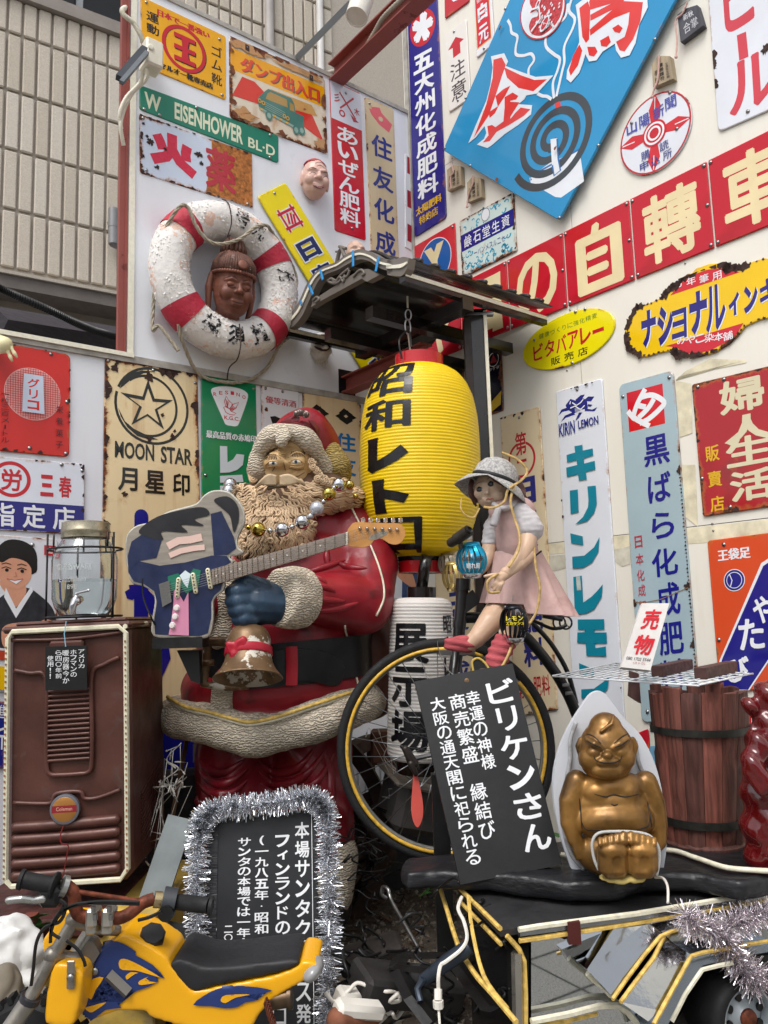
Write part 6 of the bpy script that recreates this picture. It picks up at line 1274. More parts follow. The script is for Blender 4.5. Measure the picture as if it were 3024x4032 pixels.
for bx0, by0 in ((505,880),(520,860),(540,850),(1000,800),(1030,830),(1060,870),(1100,900),(990,760),(1080,920),(1120,930),(1290,985),(1260,960),(510,900),(1040,900)):
 q = []
 for i in range(26): a = i*.5; R2 = 30*(1-i/28); q.append(J_(bx0+R2*cos(a), by0+R2*sin(a), 2.83+.00018*abs(bx0-780) - .0004*i))
 sh2.tube(q, [.0065*(1-i/40) for i in range(26)], 6)
sh2.part('side_curls', sa, BRD2, True)['kind'] = 'stuff'
# sack behind
sk_ = MB(); sk_.chain([W_(790,1310,3.22), W_(800,1400,3.22), W_(800,1500,3.22)], [.09,.12,.1]); remesh(sk_, .012, 4, .5, lambda p, n: .014*noise.noise(V3((p.x*14, p.y*14, p.z*3)))).part('sack', sa, M('#5b3427', .5, var=.3, blot='#2a1915', bls=6, name='brown_sack_paint'), True)
# ---- bell
bl = thing('hand_bell', 'worn bronze bell with red ribbon hanging from the blue glove', 'bell', N_(710,1200,2.66))
a, b = N_(705,945,2.665), N_(712,1300,2.66); ax = (b-a).normalized(); ax = (ax+V3((0,-.30,0))).normalized(); TB = Matrix.Translation(a) @ ax.to_track_quat('Z','Y').to_matrix().to_4x4()
m_ = MB(TB); m_.lathe([(.002,0),(.03,.002),(.055,.014),(.068,.035),(.072,.06),(.073,.095),(.078,.125),(.09,.15),(.108,.172),(.113,.178),(.109,.18),(.088,.155),(.07,.12),(.066,.07),(.05,.02)], 44, caps=False)
m_.part('bell_body', bl, BRZ, True); RB_ = M('#a5182c', .35, chips='#d8c8c4', chipth=.66, chs=20, name='ribbon_red')
m_ = MB(TB); m_.lathe([(.0725,.075),(.077,.077),(.079,.1),(.0765,.104)], 44, caps=False); m_.part('ribbon', bl, RB_, 40)
bw = MB();
for P_, r in (([(600,1150),(570,1130),(555,1080),(590,1085),(605,1140)], .011), ([(605,1130),(625,1070),(660,1050),(668,1080),(625,1140)], .013), ([(600,1160),(640,1200),(680,1195),(705,1175)], .011), ([(590,1165),(560,1210),(520,1260),(490,1285)], .009), ([(600,1160),(600,1150)], .016)):
 bw.chain([N_(x, y, 2.575) for x, y in P_], [r]*len(P_))
remesh(bw, .004, 2).part('bow', bl, RB_, True)
# ---- bauble garland round the neck
ga = thing('bauble_garland', 'garland of silver and gold baubles around the santa neck', 'garland', J_(900,1300,2.78))
SLV = M('#c6c7ca', .08, 1, var=.03, name='silver_bauble'); GLD = M('#b8a350', .1, 1, var=.05, name='gold_bauble'); PRL = M('#b9bcc4', .2, .5, name='pearl_bauble')
sph = MB(); sph.ball((0,0,0), 1, seg=24, rings=16)
prot = {}
for nm, mt in (('s', SLV), ('g', GLD), ('p', PRL)): me = sph.mesh('bauble', True); me.materials.append(mt); prot[nm] = me
last = None
for x, y, rr2, c, d in ((325,950,50,'s',2.9),(315,1000,50,'s',2.88),(305,1045,48,'s',2.86),(474,1300,21,'g',2.77),(553,1317,56,'g',2.76),(650,1328,22,'s',2.76),(748,1318,55,'s',2.75),(832,1295,20,'s',2.75),(913,1255,56,'s',2.755),(982,1207,23,'p',2.76),(1033,1145,55,'p',2.77),(1088,1088,19,'s',2.79),(1130,1025,51,'g',2.8),(1175,975,18,'p',2.82),(1212,950,52,'s',2.84),(1300,952,36,'g',2.92),(1350,1045,22,'g',2.98)):
 p = onto(btree, 'j', x, y, 0); dd = min(d, p.y if p else 9); rad_ = 1.1*rr2/2.07375/FL*dd; c0 = J_(x, y, dd - rad_*.6)
 o = link(prot[c], 'bauble', ga); o.location = c0-org(ga); o.scale = (rad_,)*3
for a, b in ((430,2.77),): pass
cdm = MB(); cdm.tube([J_(x, y, d-.012) for x, y, d in ((440,1298,2.79),(553,1317,2.78),(650,1328,2.77),(748,1318,2.77),(832,1295,2.77),(913,1255,2.77),(982,1207,2.78),(1033,1145,2.79),(1088,1088,2.8),(1130,1025,2.81),(1212,950,2.85))], .0025, 6); cdm.part('string', ga, STEEL, True)
# ================================================================ GUITAR (its painted cartoon figure is left out; plain colour fields instead)
gt = thing('electric_guitar', 'electric guitar with navy and pink painted body held by the santa', 'guitar', W_(400,1250,2.64)); GY = 2.60
body = spl2([(273,1172),(279,1152),(298,1137),(330,1130),(358,1110),(395,1099),(425,1090),(443,1071),(462,1062),(490,1064),(508,1078),(522,1098),(525,1125),(515,1148),(509,1165),(512,1184),(522,1193),(508,1197),(495,1199),(494,1207),(500,1214),(480,1226),(472,1240),(482,1258),(478,1275),(464,1286),(457,1300),(457,1335),(450,1370),(430,1376),(380,1375),(333,1372),(331,1340),(337,1300),(331,1277),(310,1263),(287,1257),(280,1238),(274,1205)], 3)
WPG = M('#8f877c', .6, var=.2, vs=30, bump=.0004, bs=100, stretch=(.3,1,2), name='grey_timber'); bs_ = [W_(x, y, GY) for x, y in body]; k = len(bs_)
m_ = MB(); m_.v = bs_+[p+V3((0,.045,0)) for p in bs_]; m_.f = [tuple(range(k)), tuple(range(2*k-1,k-1,-1))]+[(i,i+k,(i+1)%k+k,(i+1)%k) for i in range(k)]; m_.part('body', gt, WPG)
edge_ = MB(); edge_.tube([p+V3((0,.006,0)) for p in bs_]+[bs_[0]+V3((0,.006,0))], .0055, 6, caps=False); edge_.part('glue_edge', gt, M('#b5b2a8', .5, var=.2, vs=50, name='clear_glue'), True)
gp = Print(gt, lambda u, v, o: W_(u, v, GY-.0006-o), step=.0004, name='painted_field')
NVP = M('#1d2748', .35, var=.2, vs=14, bump=.0003, bs=90, name='navy_paint'); PKP = M('#cf87a4', .4, var=.08, name='pink_paint'); GNP = M('#1a6a54', .35, var=.2, name='green_paint'); BKP = M('#17171c', .45, var=.3, bump=.0003, bs=90, name='black_paint'); PPP = M('#d9b9ad', .5, var=.05, name='pale_paint')
gp.poly([(277,1236),(300,1212),(345,1222),(400,1215),(457,1200),(490,1201),(494,1207),(499,1214),(480,1226),(472,1240),(481,1258),(477,1274),(463,1286),(456,1300),(456,1335),(449,1368),(430,1374),(380,1373),(335,1370),(333,1340),(339,1300),(333,1277),(312,1262),(289,1256)], NVP)
gp.poly([(277,1236),(276,1200),(284,1170),(310,1152),(345,1150),(350,1165),(338,1205),(300,1212)], NVP); gp.poly([(455,1110),(478,1104),(505,1160),(510,1184),(492,1198),(462,1200)], NVP)
gp.poly(spl2([(300,1146),(340,1116),(400,1100),(440,1096),(452,1112),(420,1122),(440,1136),(392,1134),(404,1150),(350,1148),(352,1166),(318,1160)], 4), BKP); gp.poly(spl2([(462,1080),(490,1072),(512,1090),(516,1120),(505,1150),(497,1115),(480,1098)], 4), BKP)
gp.line([(362,1180),(385,1168),(410,1166),(436,1160)], 16, PPP, 1, 'painted_field'); gp.line([(366,1200),(390,1190),(420,1184),(442,1182)], 12, PPP, 1, 'painted_field')
gp.poly([(376,1265),(397,1300),(407,1278),(408,1373),(364,1371),(370,1340),(374,1310)], PKP); gp.poly([(362,1245),(385,1238),(398,1256),(418,1228),(434,1232),(428,1268),(402,1282),(392,1268),(366,1280)], GNP)
gp.poly([(388,1243),(400,1232),(412,1240),(405,1270),(398,1262)], PNT('#cfdbe0'), 'painted_field'); gp.done()
# neck, frets, headstock
NK = M('#8d7f74', .5, var=.2, vs=60, stretch=(.3,1,3), name='rosewood'); MPL = M('#c28a4c', .4, var=.15, vs=20, coat=.3, name='maple')
def tp(s_, t, y=0):      # along neck 0..1, across 0..1
 a = V3((457,1230,0)).lerp(V3((746,1150,0)), s_); b = V3((459,1264,0)).lerp(V3((746,1177,0)), s_); c = a.lerp(b, t); return W_(c.x, c.y, GY-.014+.06*0-y)
m_ = MB(); m_.v = [tp(0,0), tp(1,0), tp(1,1), tp(0,1)]; m_.v += [p+V3((0,.022,0)) for p in m_.v]; m_.f = [(0,1,2,3),(7,6,5,4),(0,4,5,1),(1,5,6,2),(2,6,7,3),(3,7,4,0)]; m_.part('neck', gt, NK)
FR = MB(); fx = [1-2**(-i/12) for i in range(0, 22)]; mx = fx[-1]*1.0
for f in fx: s_ = 1-f/mx*.98; FR.tube([tp(s_,.02,.001), tp(s_,.98,.001)], .0011, 4)
fo = FR.part('frets', gt, M('#6b5a3c', .3, .8, name='brass_fret')); fo['kind'] = 'stuff'
dm = MB(); dm.lathe([(.0032,0),(.003,.0008),(.001,.001)], 10); dme = dm.mesh('inlay_dot', True); dme.materials.append(PNT('#d8d2c2'))
for i in (3,5,7,9,15,17,19,21):
 s_ = 1-(fx[i]+fx[i-1])/2/mx*.98; o = link(dme, 'inlay_dot', gt); o.location = tp(s_,.5,.0004)-org(gt); o.rotation_euler = (pi/2,0,0)
m_ = MB(); m_.v = [tp(1,0,.001), tp(1.018,0,.001), tp(1.018,1,.001), tp(1,1,.001)]; m_.v += [p+V3((0,.01,0)) for p in m_.v]; m_.f = [(0,1,2,3),(0,4,5,1),(1,5,6,2),(2,6,7,3),(3,7,4,0)]; m_.part('nut', gt, PNT('#dad6c8'))
hs = [(750,1149),(757,1136),(768,1128),(800,1129),(835,1130),(862,1131),(873,1141),(875,1156),(868,1170),(855,1176),(840,1173),(826,1164),(812,1163),(800,1176),(786,1182),(770,1181),(752,1177)]
q = [W_(x, y, GY-.006) for x, y in spl2(hs, 3)]; k = len(q); m_ = MB(); m_.v = q+[p+V3((0,.018,0)) for p in q]; m_.f = [tuple(range(k)), tuple(range(2*k-1,k-1,-1))]+[(i,i+k,(i+1)%k+k,(i+1)%k) for i in range(k)]; m_.part('headstock', gt, MPL)
hp2 = Print(gt, lambda u, v, o: W_(u, v, GY-.0065-o), step=.0004, name='worn_logo'); hp2.poly(spl2([(795,1165),(810,1152),(830,1147),(838,1152),(825,1160),(810,1166)],4), M('#8c8478', .5, var=.4, vs=60, name='worn_silver')); hp2.done()
pg = MB(); pg.lathe([(.006,0),(.006,.006),(.003,.008),(.003,.012)], 10); pgm = pg.mesh('string_post', True); pgm.materials.append(CHROME)
tk = MB(); tk.box((0,0,0), (.014,.012,.02), bev=.004); tkm = tk.mesh('tuner', True); tkm.materials.append(CHROME)
for i in range(6):
 x, y = 776+i*16.2, 1141+i*.6
 if i > 5: break
 o = link(pgm, 'string_post', gt); o.location = W_(x+1, y, GY-.006)-org(gt); o.rotation_euler = (pi/2,0,0); o = link(tkm, 'tuner', gt); o.location = W_(x+8, 1124, GY+.004)-org(gt)
 if i < 6: m_ = MB(); m_.tube([W_(366,1263+i*4.6,GY-.022), tp(0,.12+i*.15,.008), tp(1.01,.12+i*.15,.004), W_(x+1,y,GY-.012)], .0006, 4); m_.part('string', gt, STEEL)
for x0, y0, x1, y1 in ((386,1252,383,1288), (417,1242,423,1278), (449,1232,455,1268)):
 a, b = W_(x0, y0, GY-.004), W_(x1, y1, GY-.004); m_ = MB(); m_.cap(a, b, .0078); pu = m_.part('pickup', gt, M('#dcd4b4', .35, name='aged_cream_plastic'), True)
 m_ = MB()
 for j in range(6): t = j/5; m_.ball(a.lerp(b, t)+V3((0,-.0075,0)), .0028, seg=8, rings=6)
 m_.part('pole_piece', pu, BLACK, True)['kind'] = 'stuff'
m_ = MB(); br4 = [W_(344,1262,GY-.003), W_(367,1254,GY-.003), W_(372,1300,GY-.003), W_(352,1311,GY-.003)]; m_.v = br4+[p+V3((0,-.006,0)) for p in br4]; m_.f = [(7,6,5,4),(0,1,5,4),(1,2,6,5),(2,3,7,6),(3,0,4,7)]; m_.part('bridge', gt, CHROME)
for j in range(6): m_ = MB(); m_.box(W_(358+j*.9, 1266+j*6.4, GY-.012), (.026,.008,.006)); m_.part('saddle', gt, CHROME)
for x, y in ((382,1313),(379,1332),(373,1351)): m_ = MB(Matrix.Translation(W_(x, y, GY-.002)) @ Matrix.Rotation(pi/2,4,'X')); m_.lathe([(.011,0),(.0105,.003),(.0085,.004),(.008,.012),(.004,.0125)], 20); m_.part('knob', gt, PNT('#e2d9d6'), 40)
# bracket shelf under the guitar
bk2 = thing('wall_bracket', 'black triangular shelf bracket under the guitar body', 'bracket', W_(400,1390,2.65)); m_ = MB(); a = W_(333,1388,2.62); b = W_(440,1388,2.62); m_.box((a+b)/2+V3((0,.03,0)), ((b-a).length, .1, .035)); m_.part('shelf', bk2, BLACK)
q = [W_(x, y, 2.66) for x, y in ((382,1405),(430,1405),(432,1478),(412,1470))]; m_ = MB(); m_.v = q+[p+V3((0,.04,0)) for p in q]; m_.f = [(0,1,2,3),(7,6,5,4),(0,4,5,1),(1,5,6,2),(2,6,7,3),(3,7,4,0)]; m_.part('brace', bk2, BLACK)
# ================================================================ BICYCLE, DOLL, CAN LANTERNS
BY = 2.78
bc = thing('high_wheel_bicycle', 'black high-wheel bicycle with spoked front wheel and yellow light tape', 'bicycle', V3((W_(965,1850,BY).x, BY, .3)))
wc = W_(963, 1617, BY); WR = 229*px(BY)
def ringt(c, R, r, root, name, mt, n=90, k=10, ax='Y', yoff=0, sc=(1,1), a0=0, a1=360):
 q = [c + V3((R*cos(radians(a0+(a1-a0)*i/n)), yoff, R*sin(radians(a0+(a1-a0)*i/n)))) for i in range(n+1)]; m_ = MB(); m_.tube(q, r, k, caps=a1-a0 < 360, up=(0,1,0)); return m_.part(name, root, mt, True)
TY_ = ringt(wc, WR-.016, .0165, bc, 'tyre', M('#1b1b1d', .7, bump=.002, bs=160, name='tyre_rubber')); ringt(wc, WR-.040, .010, bc, 'rim', M('#8f8f8c', .35, .8, name='rim_steel'))
ringt(wc, WR-.036, .0062, bc, 'light_tape', M('#d8ab3e', .4, var=.3, vs=60, name='amber_tape'), yoff=-.014, a0=66, a1=300); ringt(wc, WR-.036, .0062, bc, 'light_tape', M('#d8ab3e', .4, var=.3, vs=60), yoff=-.014, a0=-90, a1=40)
hb_ = MB(Matrix.Translation(wc) @ Matrix.Rotation(pi/2, 4, 'X')); hb_.lathe([(.012,-.05),(.028,-.045),(.03,-.035),(.016,-.03),(.016,.03),(.03,.035),(.028,.045),(.012,.05)], 20); hb_.part('hub', bc, STEEL, True)
spm = MB(); spm.tube([(0,0,0),(0,0,1)], .0016, 5); SPM = M('#8a8d91', .35, .8, name='spoke_steel'); spme = spm.mesh('spoke', True); spme.materials.append(SPM)
for i in range(32):
 a = 2*pi*i/32+.05; s_ = 1 if i % 2 else -1; a2 = a+s_*.9*(1 if (i//2) % 2 else -1)
 p = wc+V3((.027*cos(a2), s_*.036, .027*sin(a2))); q = wc+V3(((WR-.045)*cos(a), 0, (WR-.045)*sin(a))); d = q-p
 o = link(spme, 'spoke', bc); o.location = p-org(bc); o.rotation_mode = 'QUATERNION'; o.rotation_quaternion = d.to_track_quat('Z','Y'); o.scale = (1,1,d.length)
FRM = M('#141517', .33, var=.2, coat=.2, bump=.0005, bs=70, name='black_frame_paint')
m_ = MB(); m_.tube([W_(1000,1255,BY-.02), W_(990,1390,BY-.02), W_(982,1450,BY-.02)], .021, 16); m_.tube([W_(1001,1250,BY-.02), W_(1000,1275,BY-.02)], .026, 16); m_.tube([W_(993,1340,BY-.02), W_(992,1356,BY-.02)], .0235, 16); m_.part('head_tube', bc, FRM, 40)
m_ = MB()
for yo in (-.05, .05): m_.tube([W_(985,1400,BY+yo), W_(975,1500,BY+yo), wc+V3((0,yo,0))], [.014,.012,.011], 10)
m_.part('fork', bc, FRM, True); m_ = MB(); m_.box(W_(985,1408,BY), (.12,.1,.018)); m_.part('fork_crown', bc, STEEL)
m_ = MB(); m_.tube(spline([W_(1000,1335,BY), W_(1050,1335,BY+.01), W_(1095,1350,BY+.02), W_(1135,1375,BY+.03), W_(1175,1420,BY+.04), W_(1210,1470,BY+.05), W_(1240,1530,BY+.06), W_(1262,1600,BY+.07), W_(1290,1690,BY+.08)], 6), .019, 14); m_.part('backbone', bc, FRM, True)
m_ = MB(); m_.tube(spline([W_(1150,1345,BY+.08), W_(1190,1390,BY+.09), W_(1225,1450,BY+.1), W_(1245,1520,BY+.1)], 6), .009, 8); m_.tube(spline([W_(1040,1320,BY-.02), W_(1090,1318,BY), W_(1150,1340,BY), W_(1195,1358,BY), W_(1225,1350,BY)], 6), .006, 8); m_.part('saddle_stay', bc, FRM, True)
m_ = MB(); m_.box(W_(1012,1300,BY-.02), (.07,.03,.05), Matrix.Rotation(-.6,3,'Y')); m_.part('lamp_bracket', bc, FRM)
for x in (1208, 1222): oval(W_(x,1345,BY), .021, .022, .0035).part('spring_coil', bc, FRM, True)
m_ = MB(); m_.tube([W_(1172,1330,BY), W_(1215,1338,BY)], .008, 8); m_.part('saddle_rail', bc, FRM)
c2 = W_(1352, 1748, 2.62); ringt(c2, .155, .016, bc, 'rear_tyre', RUBBER, 60); ringt(c2, .133, .009, bc, 'rear_rim', STEEL, 50)
for i in range(10): a = 2*pi*i/10; m_ = MB(); m_.tube([c2, c2+V3((.13*cos(a),0,.13*sin(a)))], .002, 5); m_.part('rear_spoke', bc, SPM)
for x, y in ((1190,1440),(1196,1458),(1203,1476)): m_ = MB(Matrix.Translation(W_(x+26,y+22,BY+.03))); m_.lathe([(.007,-.012),(.007,.012)], 6, Matrix.Rotation(pi/2,4,'Y')); m_.part('bolt', bc, STEEL)
m_ = MB(); m_.tube([wc+V3((0,-.06,0)), W_(890,1640,BY-.1)], .008, 8); m_.part('crank', bc, STEEL); m_ = MB(); m_.cap(W_(876,1618,BY-.12), W_(893,1650,BY-.12), .012, .018); m_.cap(W_(888,1650,BY-.13), W_(898,1672,BY-.13), .012, .008); m_.part('pedal', bc, M('#2a2320', .4, .4, var=.4, name='oily_metal'), True)
# handlebar end with gun-like tube
m_ = MB(); m_.cap(W_(975,1172,2.62), W_(998,1158,2.58), .0165, .017); m_.tube([W_(985,1165,2.6), W_(1013,1146,2.56)], .019, 16); m_.tube([W_(992,1150,2.6), W_(996,1185,2.6)], .008, 8); m_.part('handlebar_tube', bc, M('#3a3631', .4, .5, var=.3, vs=30, name='old_tube'), 50)
m_ = MB(Matrix.Translation(W_(1013,1146,2.555)) @ (W_(1013,1146,2.555)-W_(985,1165,2.6)).to_track_quat('Z','Y').to_matrix().to_4x4()); m_.lathe([(.0125,.0),(.012,.006),(.008,-.001),(.001,-.002)], 16, caps=False); m_.part('tube_bore', bc, BLACK)
# red teardrop pendant
pd = thing('teardrop_tag', 'coral red teardrop tag dangling in the bicycle wheel', 'tag', W_(905,1720,2.66)); q = [W_(x, y, 2.66) for x, y in spl2([(896,1645),(903,1680),(913,1730),(913,1765),(903,1787),(893,1775),(888,1745),(891,1700)], 4)]; k = len(q); m_ = MB(); m_.v = q+[p+V3((0,.006,0)) for p in q]; m_.f = [tuple(range(k)), tuple(range(2*k-1,k-1,-1))]+[(i,i+k,(i+1)%k+k,(i+1)%k) for i in range(k)]; m_.part('tag', pd, M('#d0564c', .8, name='coral_felt')); m_ = MB(); m_.tube([W_(895,1648,2.66), W_(893,1632,2.665)], .002, 5); m_.part('string', pd, STEEL)
# ---- can lanterns: cut cans whose strips bulge outwards
def can(name, label, u, v0, v1, dep, rw_, rb, cols, ns=14, txt=(), hang=None):
 a, b = W_(u, v0, dep), W_(u, v1, dep); H = a.z-b.z; rt = thing('can_lantern', label, 'can lantern', V3((a.x, a.y, b.z))); k = px(dep); R = rw_*k; Rb = rb*k
 T = Matrix.Translation(V3((a.x, a.y, b.z))); m_ = MB(T)
 for i in range(ns):
  vs = []; n = 10; w0 = 2*pi/ns*.42
  for j in range(n+1):
   t = j/n; rr_ = R+(Rb-R)*sin(pi*t)**.8; z = H*(.12+.76*t); c = 2*pi*(i+.5)/ns+.16*sin(pi*t)
   for s_ in (-1, 1): vs.append(((rr_+s_*.002)*cos(c+s_*w0*(R/rr_)), (rr_+s_*.002)*sin(c+s_*w0*(R/rr_)), z))
  m_.add(vs, [(2*j,2*j+2,2*j+3,2*j+1) for j in range(n)])
 CM = M(cols[0], .28, .55, var=.1, vs=30, chips=cols[1], chipth=.6, chs=28, name='printed_can'); m_.part('cut_strips', rt, CM)
 m_ = MB(T); m_.lathe([(R*.8,0),(R*.92,.003),(R,.012),(R,H*.125)], 28, caps=False); m_.lathe([(R*.6,.004),(R*.8,.001)], 28); m_.part('can_base', rt, M(cols[2], .2, .9, name='aluminium_can'), True)
 m_ = MB(T); m_.lathe([(R,H*.875),(R,H-.012),(R*.86,H),(R*.8,H-.003),(R*.5,H-.003)], 28); m_.part('can_top', rt, CM, True)
 pr = Cut(rt, lambda uu, vv, o: T @ V3(((R+(Rb-R)*sin(pi*min(1,max(0,(vv-.1)/.8)))**.8+.0035+o)*cos(radians(uu-90)), (R+(Rb-R)*sin(pi*min(1,max(0,(vv-.1)/.8)))**.8+.0035+o)*sin(radians(uu-90)), H*(1-vv))), step=.0002); pr.sc = (14, .2)
 for t, box, c in txt: pr.text(t, box, c, .02)
 pr.done()
 if hang: m_ = MB(); m_.tube([W_(*q) for q in hang], .0016, 5); m_.part('hook', rt, STEEL)
 return rt
BN = M('#3a2418', .5, name='can_print')
can('c', 'sky blue beer can cut into a little lantern', 1017, 1172, 1249, 2.62, 21, 33, ('#1f9ec4','#c9d3d6','#c9ccd0'), 16, (('KIRIN BEER', (-42,.42,42,.54), BN), ('晴れ風', (-26,.6,26,.76), M('#e6eef2', .3, name='can_print_white'))))
can('c', 'black dotted lemon can cut into a lantern beside the doll boot', 1108, 1306, 1388, 2.5, 20, 30, ('#17181f','#d9d9d9','#c2c4c8'), 16, (('レモン', (-40,.3,30,.42), M('#e8d222', .3, name='can_print_yellow')), ('スカッシュ', (-40,.44,30,.54), M('#e8d222', .3, name='can_print_yellow'))), [(1108,1300,2.5),(1108,1285,2.5)])
can('c', 'gold and red beer can lantern behind the blue one', 979, 1213, 1278, 2.95, 17, 25, ('#b09a5c','#a8323a','#c9b37a'), 14)
can('c', 'silver cut can lantern left of the blue one', 966, 1195, 1240, 3.05, 15, 20, ('#b3ac9a','#8a4a3a','#c2c4c8'), 12)
# ---- doll
dl = thing('doll', 'girl doll in a pink pinafore and woven sun hat seated on the bicycle', 'doll', W_(1120,1340,2.7)); K_ = lambda x, y, d: at('k', x, y, d); DS = M('#c7a78d', .4, var=.08, vs=12, sss=.1, name='doll_skin'); DSF = M('#bda48d', .42, var=.12, vs=14, name='grey_doll_skin')
FD = frame(K_(985, 1062, 2.66), -.35, .18, .20)
hd = face(FD, .058, .068, .055, (.0075,.011,.009), .0, .022, .010, .003, chin=.78, sm=4); hd.part('head', dl, DSF, True); dt = bvh(hd)
for cx, cy in ((900,1065),(982,1025)):
 p = onto(dt, 'k', cx, cy, -.001)
 if not p: continue
 m_ = MB(Matrix.Translation(p)); m_.ball((0,.002,0), (.011,.007,.009)); m_.part('eye', dl, M('#2b2a2a', .1, name='glass_eye'), True)
 m_ = MB(Matrix.Translation(p+V3((.001,-.005,.001)))); m_.ball((0,0,0), (.0045,.002,.0045)); m_.part('iris', dl, M('#4a5560', .1, name='doll_iris'), True)
 stroke(dt, dl, 'k', [(cx-20,cy+2),(cx-2,cy-16),(cx+20,cy-10)], .0022, DKW, 'lashes', .002); stroke(dt, dl, 'k', [(cx-20,cy+8),(cx,cy+14),(cx+18,cy+6)], .001, DKW, 'lashes', .001)
 stroke(dt, dl, 'k', [(cx-28,cy-32),(cx-5,cy-52),(cx+22,cy-55)], .0009, DKW, 'brow')
stroke(dt, dl, 'k', [(948,1140),(962,1132),(975,1135),(1000,1128)], .0028, M('#9a5a50', .4, name='doll_lips'), 'lips', .001)
hr = MB(); r = random.Random(3)
for k in range(110):
 a = r.uniform(0, 1); x0 = 990+a*190; y0 = 930+abs(a-.3)*50; q = [K_(x0, y0, 2.63+.05*a), K_(x0+40*a+10, y0+110, 2.62+.06*a), K_(1110+a*110+r.uniform(-15,15), 1120+r.uniform(-20,30), 2.66), K_(1170+a*90+r.uniform(-30,30), 1200+r.uniform(-60,0), 2.69)]
 if a < .25: q = [K_(960+a*80, 930, 2.61), K_(990+a*200, 980, 2.60), K_(1060+r.uniform(-15,15), 1030+r.uniform(-10,30), 2.62)]
 hr.tube(spline(q, 4), .0045, 5)
for k in range(30): y0 = 1010+r.uniform(-20,20); hr.tube(spline([K_(850+r.uniform(-15,5), y0, 2.65), K_(835+r.uniform(-10,10), y0+60, 2.65), K_(870+r.uniform(-10,15), y0+130+r.uniform(-10,30), 2.66)], 3), .004, 5)
hr.ball(FD @ V3((.004,.02,.016)), (.058,.05,.062)); hr.part('hair', dl, M('#4a2a22', .5, var=.4, vs=50, name='auburn_hair'), True)['kind'] = 'stuff'
HTM = M('#a3a19f', .85, var=.5, vs=130, bump=.0012, bs=260, name='woven_hat'); HTD = M('#17181c', .6, name='hat_band')
hx = FD @ Matrix.Rotation(-.30, 4, 'X') @ Matrix.Rotation(.12, 4, 'Y')
m_ = MB(hx @ Matrix.Translation((0,.012,.03))); P_ = [(.002,.082),(.03,.079),(.055,.066),(.072,.042),(.078,.012),(.079,.0)]; m_.lathe(P_, 40, Matrix.Diagonal((1,1.06,1,1)), caps=False); m_.part('hat_crown', dl, HTM, True)
bm2 = MB(hx @ Matrix.Translation((0,.012,.03))); n = 64; vs = [];
for j, (r0, z) in enumerate(((.078,.002),(.092,-.008),(.108,-.028),(.122,-.055),(.120,-.057),(.105,-.031),(.09,-.011),(.077,-.001))):
 for i in range(n): a = 2*pi*i/n; wv_ = 1+.0*sin(a); dr = max(0, sin(a+.2))*.7+.5*abs(cos(a)); vs.append((r0*cos(a)*1.05, r0*sin(a)*1.0, z*(1.15*dr+.25) + (.004*sin(3*a) if j in (2,3,4,5) else 0)))
bm2.add(vs, [(j*n+i, j*n+(i+1)%n, ((j+1)%8)*n+(i+1)%n, ((j+1)%8)*n+i) for j in range(8) for i in range(n)]); bm2.part('hat_brim', dl, HTM, True)
m_ = MB(hx @ Matrix.Translation((0,.012,.03))); m_.lathe([(.0795,.001),(.081,.002),(.080,.012),(.078,.013)], 40, Matrix.Diagonal((1,1.06,1,1)), caps=False); m_.part('hat_band', dl, HTD, True)
DR = M('#b99a95', .85, var=.22, vs=9, bump=.0006, bs=250, blot='#a9857f', bls=9, name='faded_pink_cloth'); BLS = M('#b5b1b3', .8, var=.15, vs=12, bump=.0008, bs=160, name='grey_white_cotton')
tb = MB(); tb.chain([K_(1110,1230,2.66), K_(1150,1330,2.66), K_(1165,1450,2.67), K_(1180,1530,2.68)], [.062,.066,.07,.068]); tb.cap(K_(1060,1220,2.65), K_(1200,1220,2.67), .045, .048)
remesh(tb, .005, 4, .5, lambda p, n: .002*noise.noise(V3((p.x*40,p.y*40,p.z*15)))).part('pinafore', dl, DR, True)
# skirt
sk = MB(); c0 = K_(1170,1520,2.68); n = 72; rr3 = []
base = [(1040,1285),(1050,1310),(1090,1328),(1150,1333),(1200,1335),(1236,1325),(1232,1290)]
for j in range(9):
 t = j/8
 for i in range(n):
  a = 2*pi*i/n; fx_ = cos(a); ru = 52+(98-52)*t**.9; c_u = 1118+(1142-1118)*t; c_v = 1192+t*134+(-10 if False else 0); pl_ = 1+.11*t*sin(a*11)+.06*t*sin(a*5+1)
  p = W_(c_u+ru*fx_*pl_, c_v-18*t*(fx_ < -.2)+6*t*fx_, 2.68); p.y += -ru*px(2.68)*.75*sin(a)*pl_*-1; p.z += -.02*t*sin(-a)*0; sk.v.append(p)
sk.f = [(j*n+i, j*n+(i+1)%n, (j+1)*n+(i+1)%n, (j+1)*n+i) for j in range(8) for i in range(n)]
s2 = MB(); s2.v = sk.v; s2.f = sk.f; s2.part('skirt', dl, DR, True)
sl = MB(); sl.chain([K_(1180,1230,2.63), K_(1240,1290,2.62), K_(1270,1350,2.61)], [.038,.042,.044]); sl.chain([K_(1050,1260,2.68), K_(1000,1340,2.69), K_(975,1450,2.69)], [.036,.034,.028]); remesh(sl, .004, 2, .5, lambda p, n: .0035*noise.noise(V3((p.x*30,p.y*30,p.z*90)))).part('sleeves', dl, BLS, True)
cl = MB(); cl.tube(spline([K_(1000,1170,2.62), K_(1060,1200,2.59), K_(1120,1190,2.59), K_(1160,1150,2.62)], 5), .009, 8); cl.tube(spline([K_(1040,1200,2.59), K_(1010,1290,2.585), K_(1000,1330,2.585)], 4), [.01,.012,.012,.014,.014,.014,.014,.013,.01][:9], 6); cl.part('collar', dl, BLS, True)
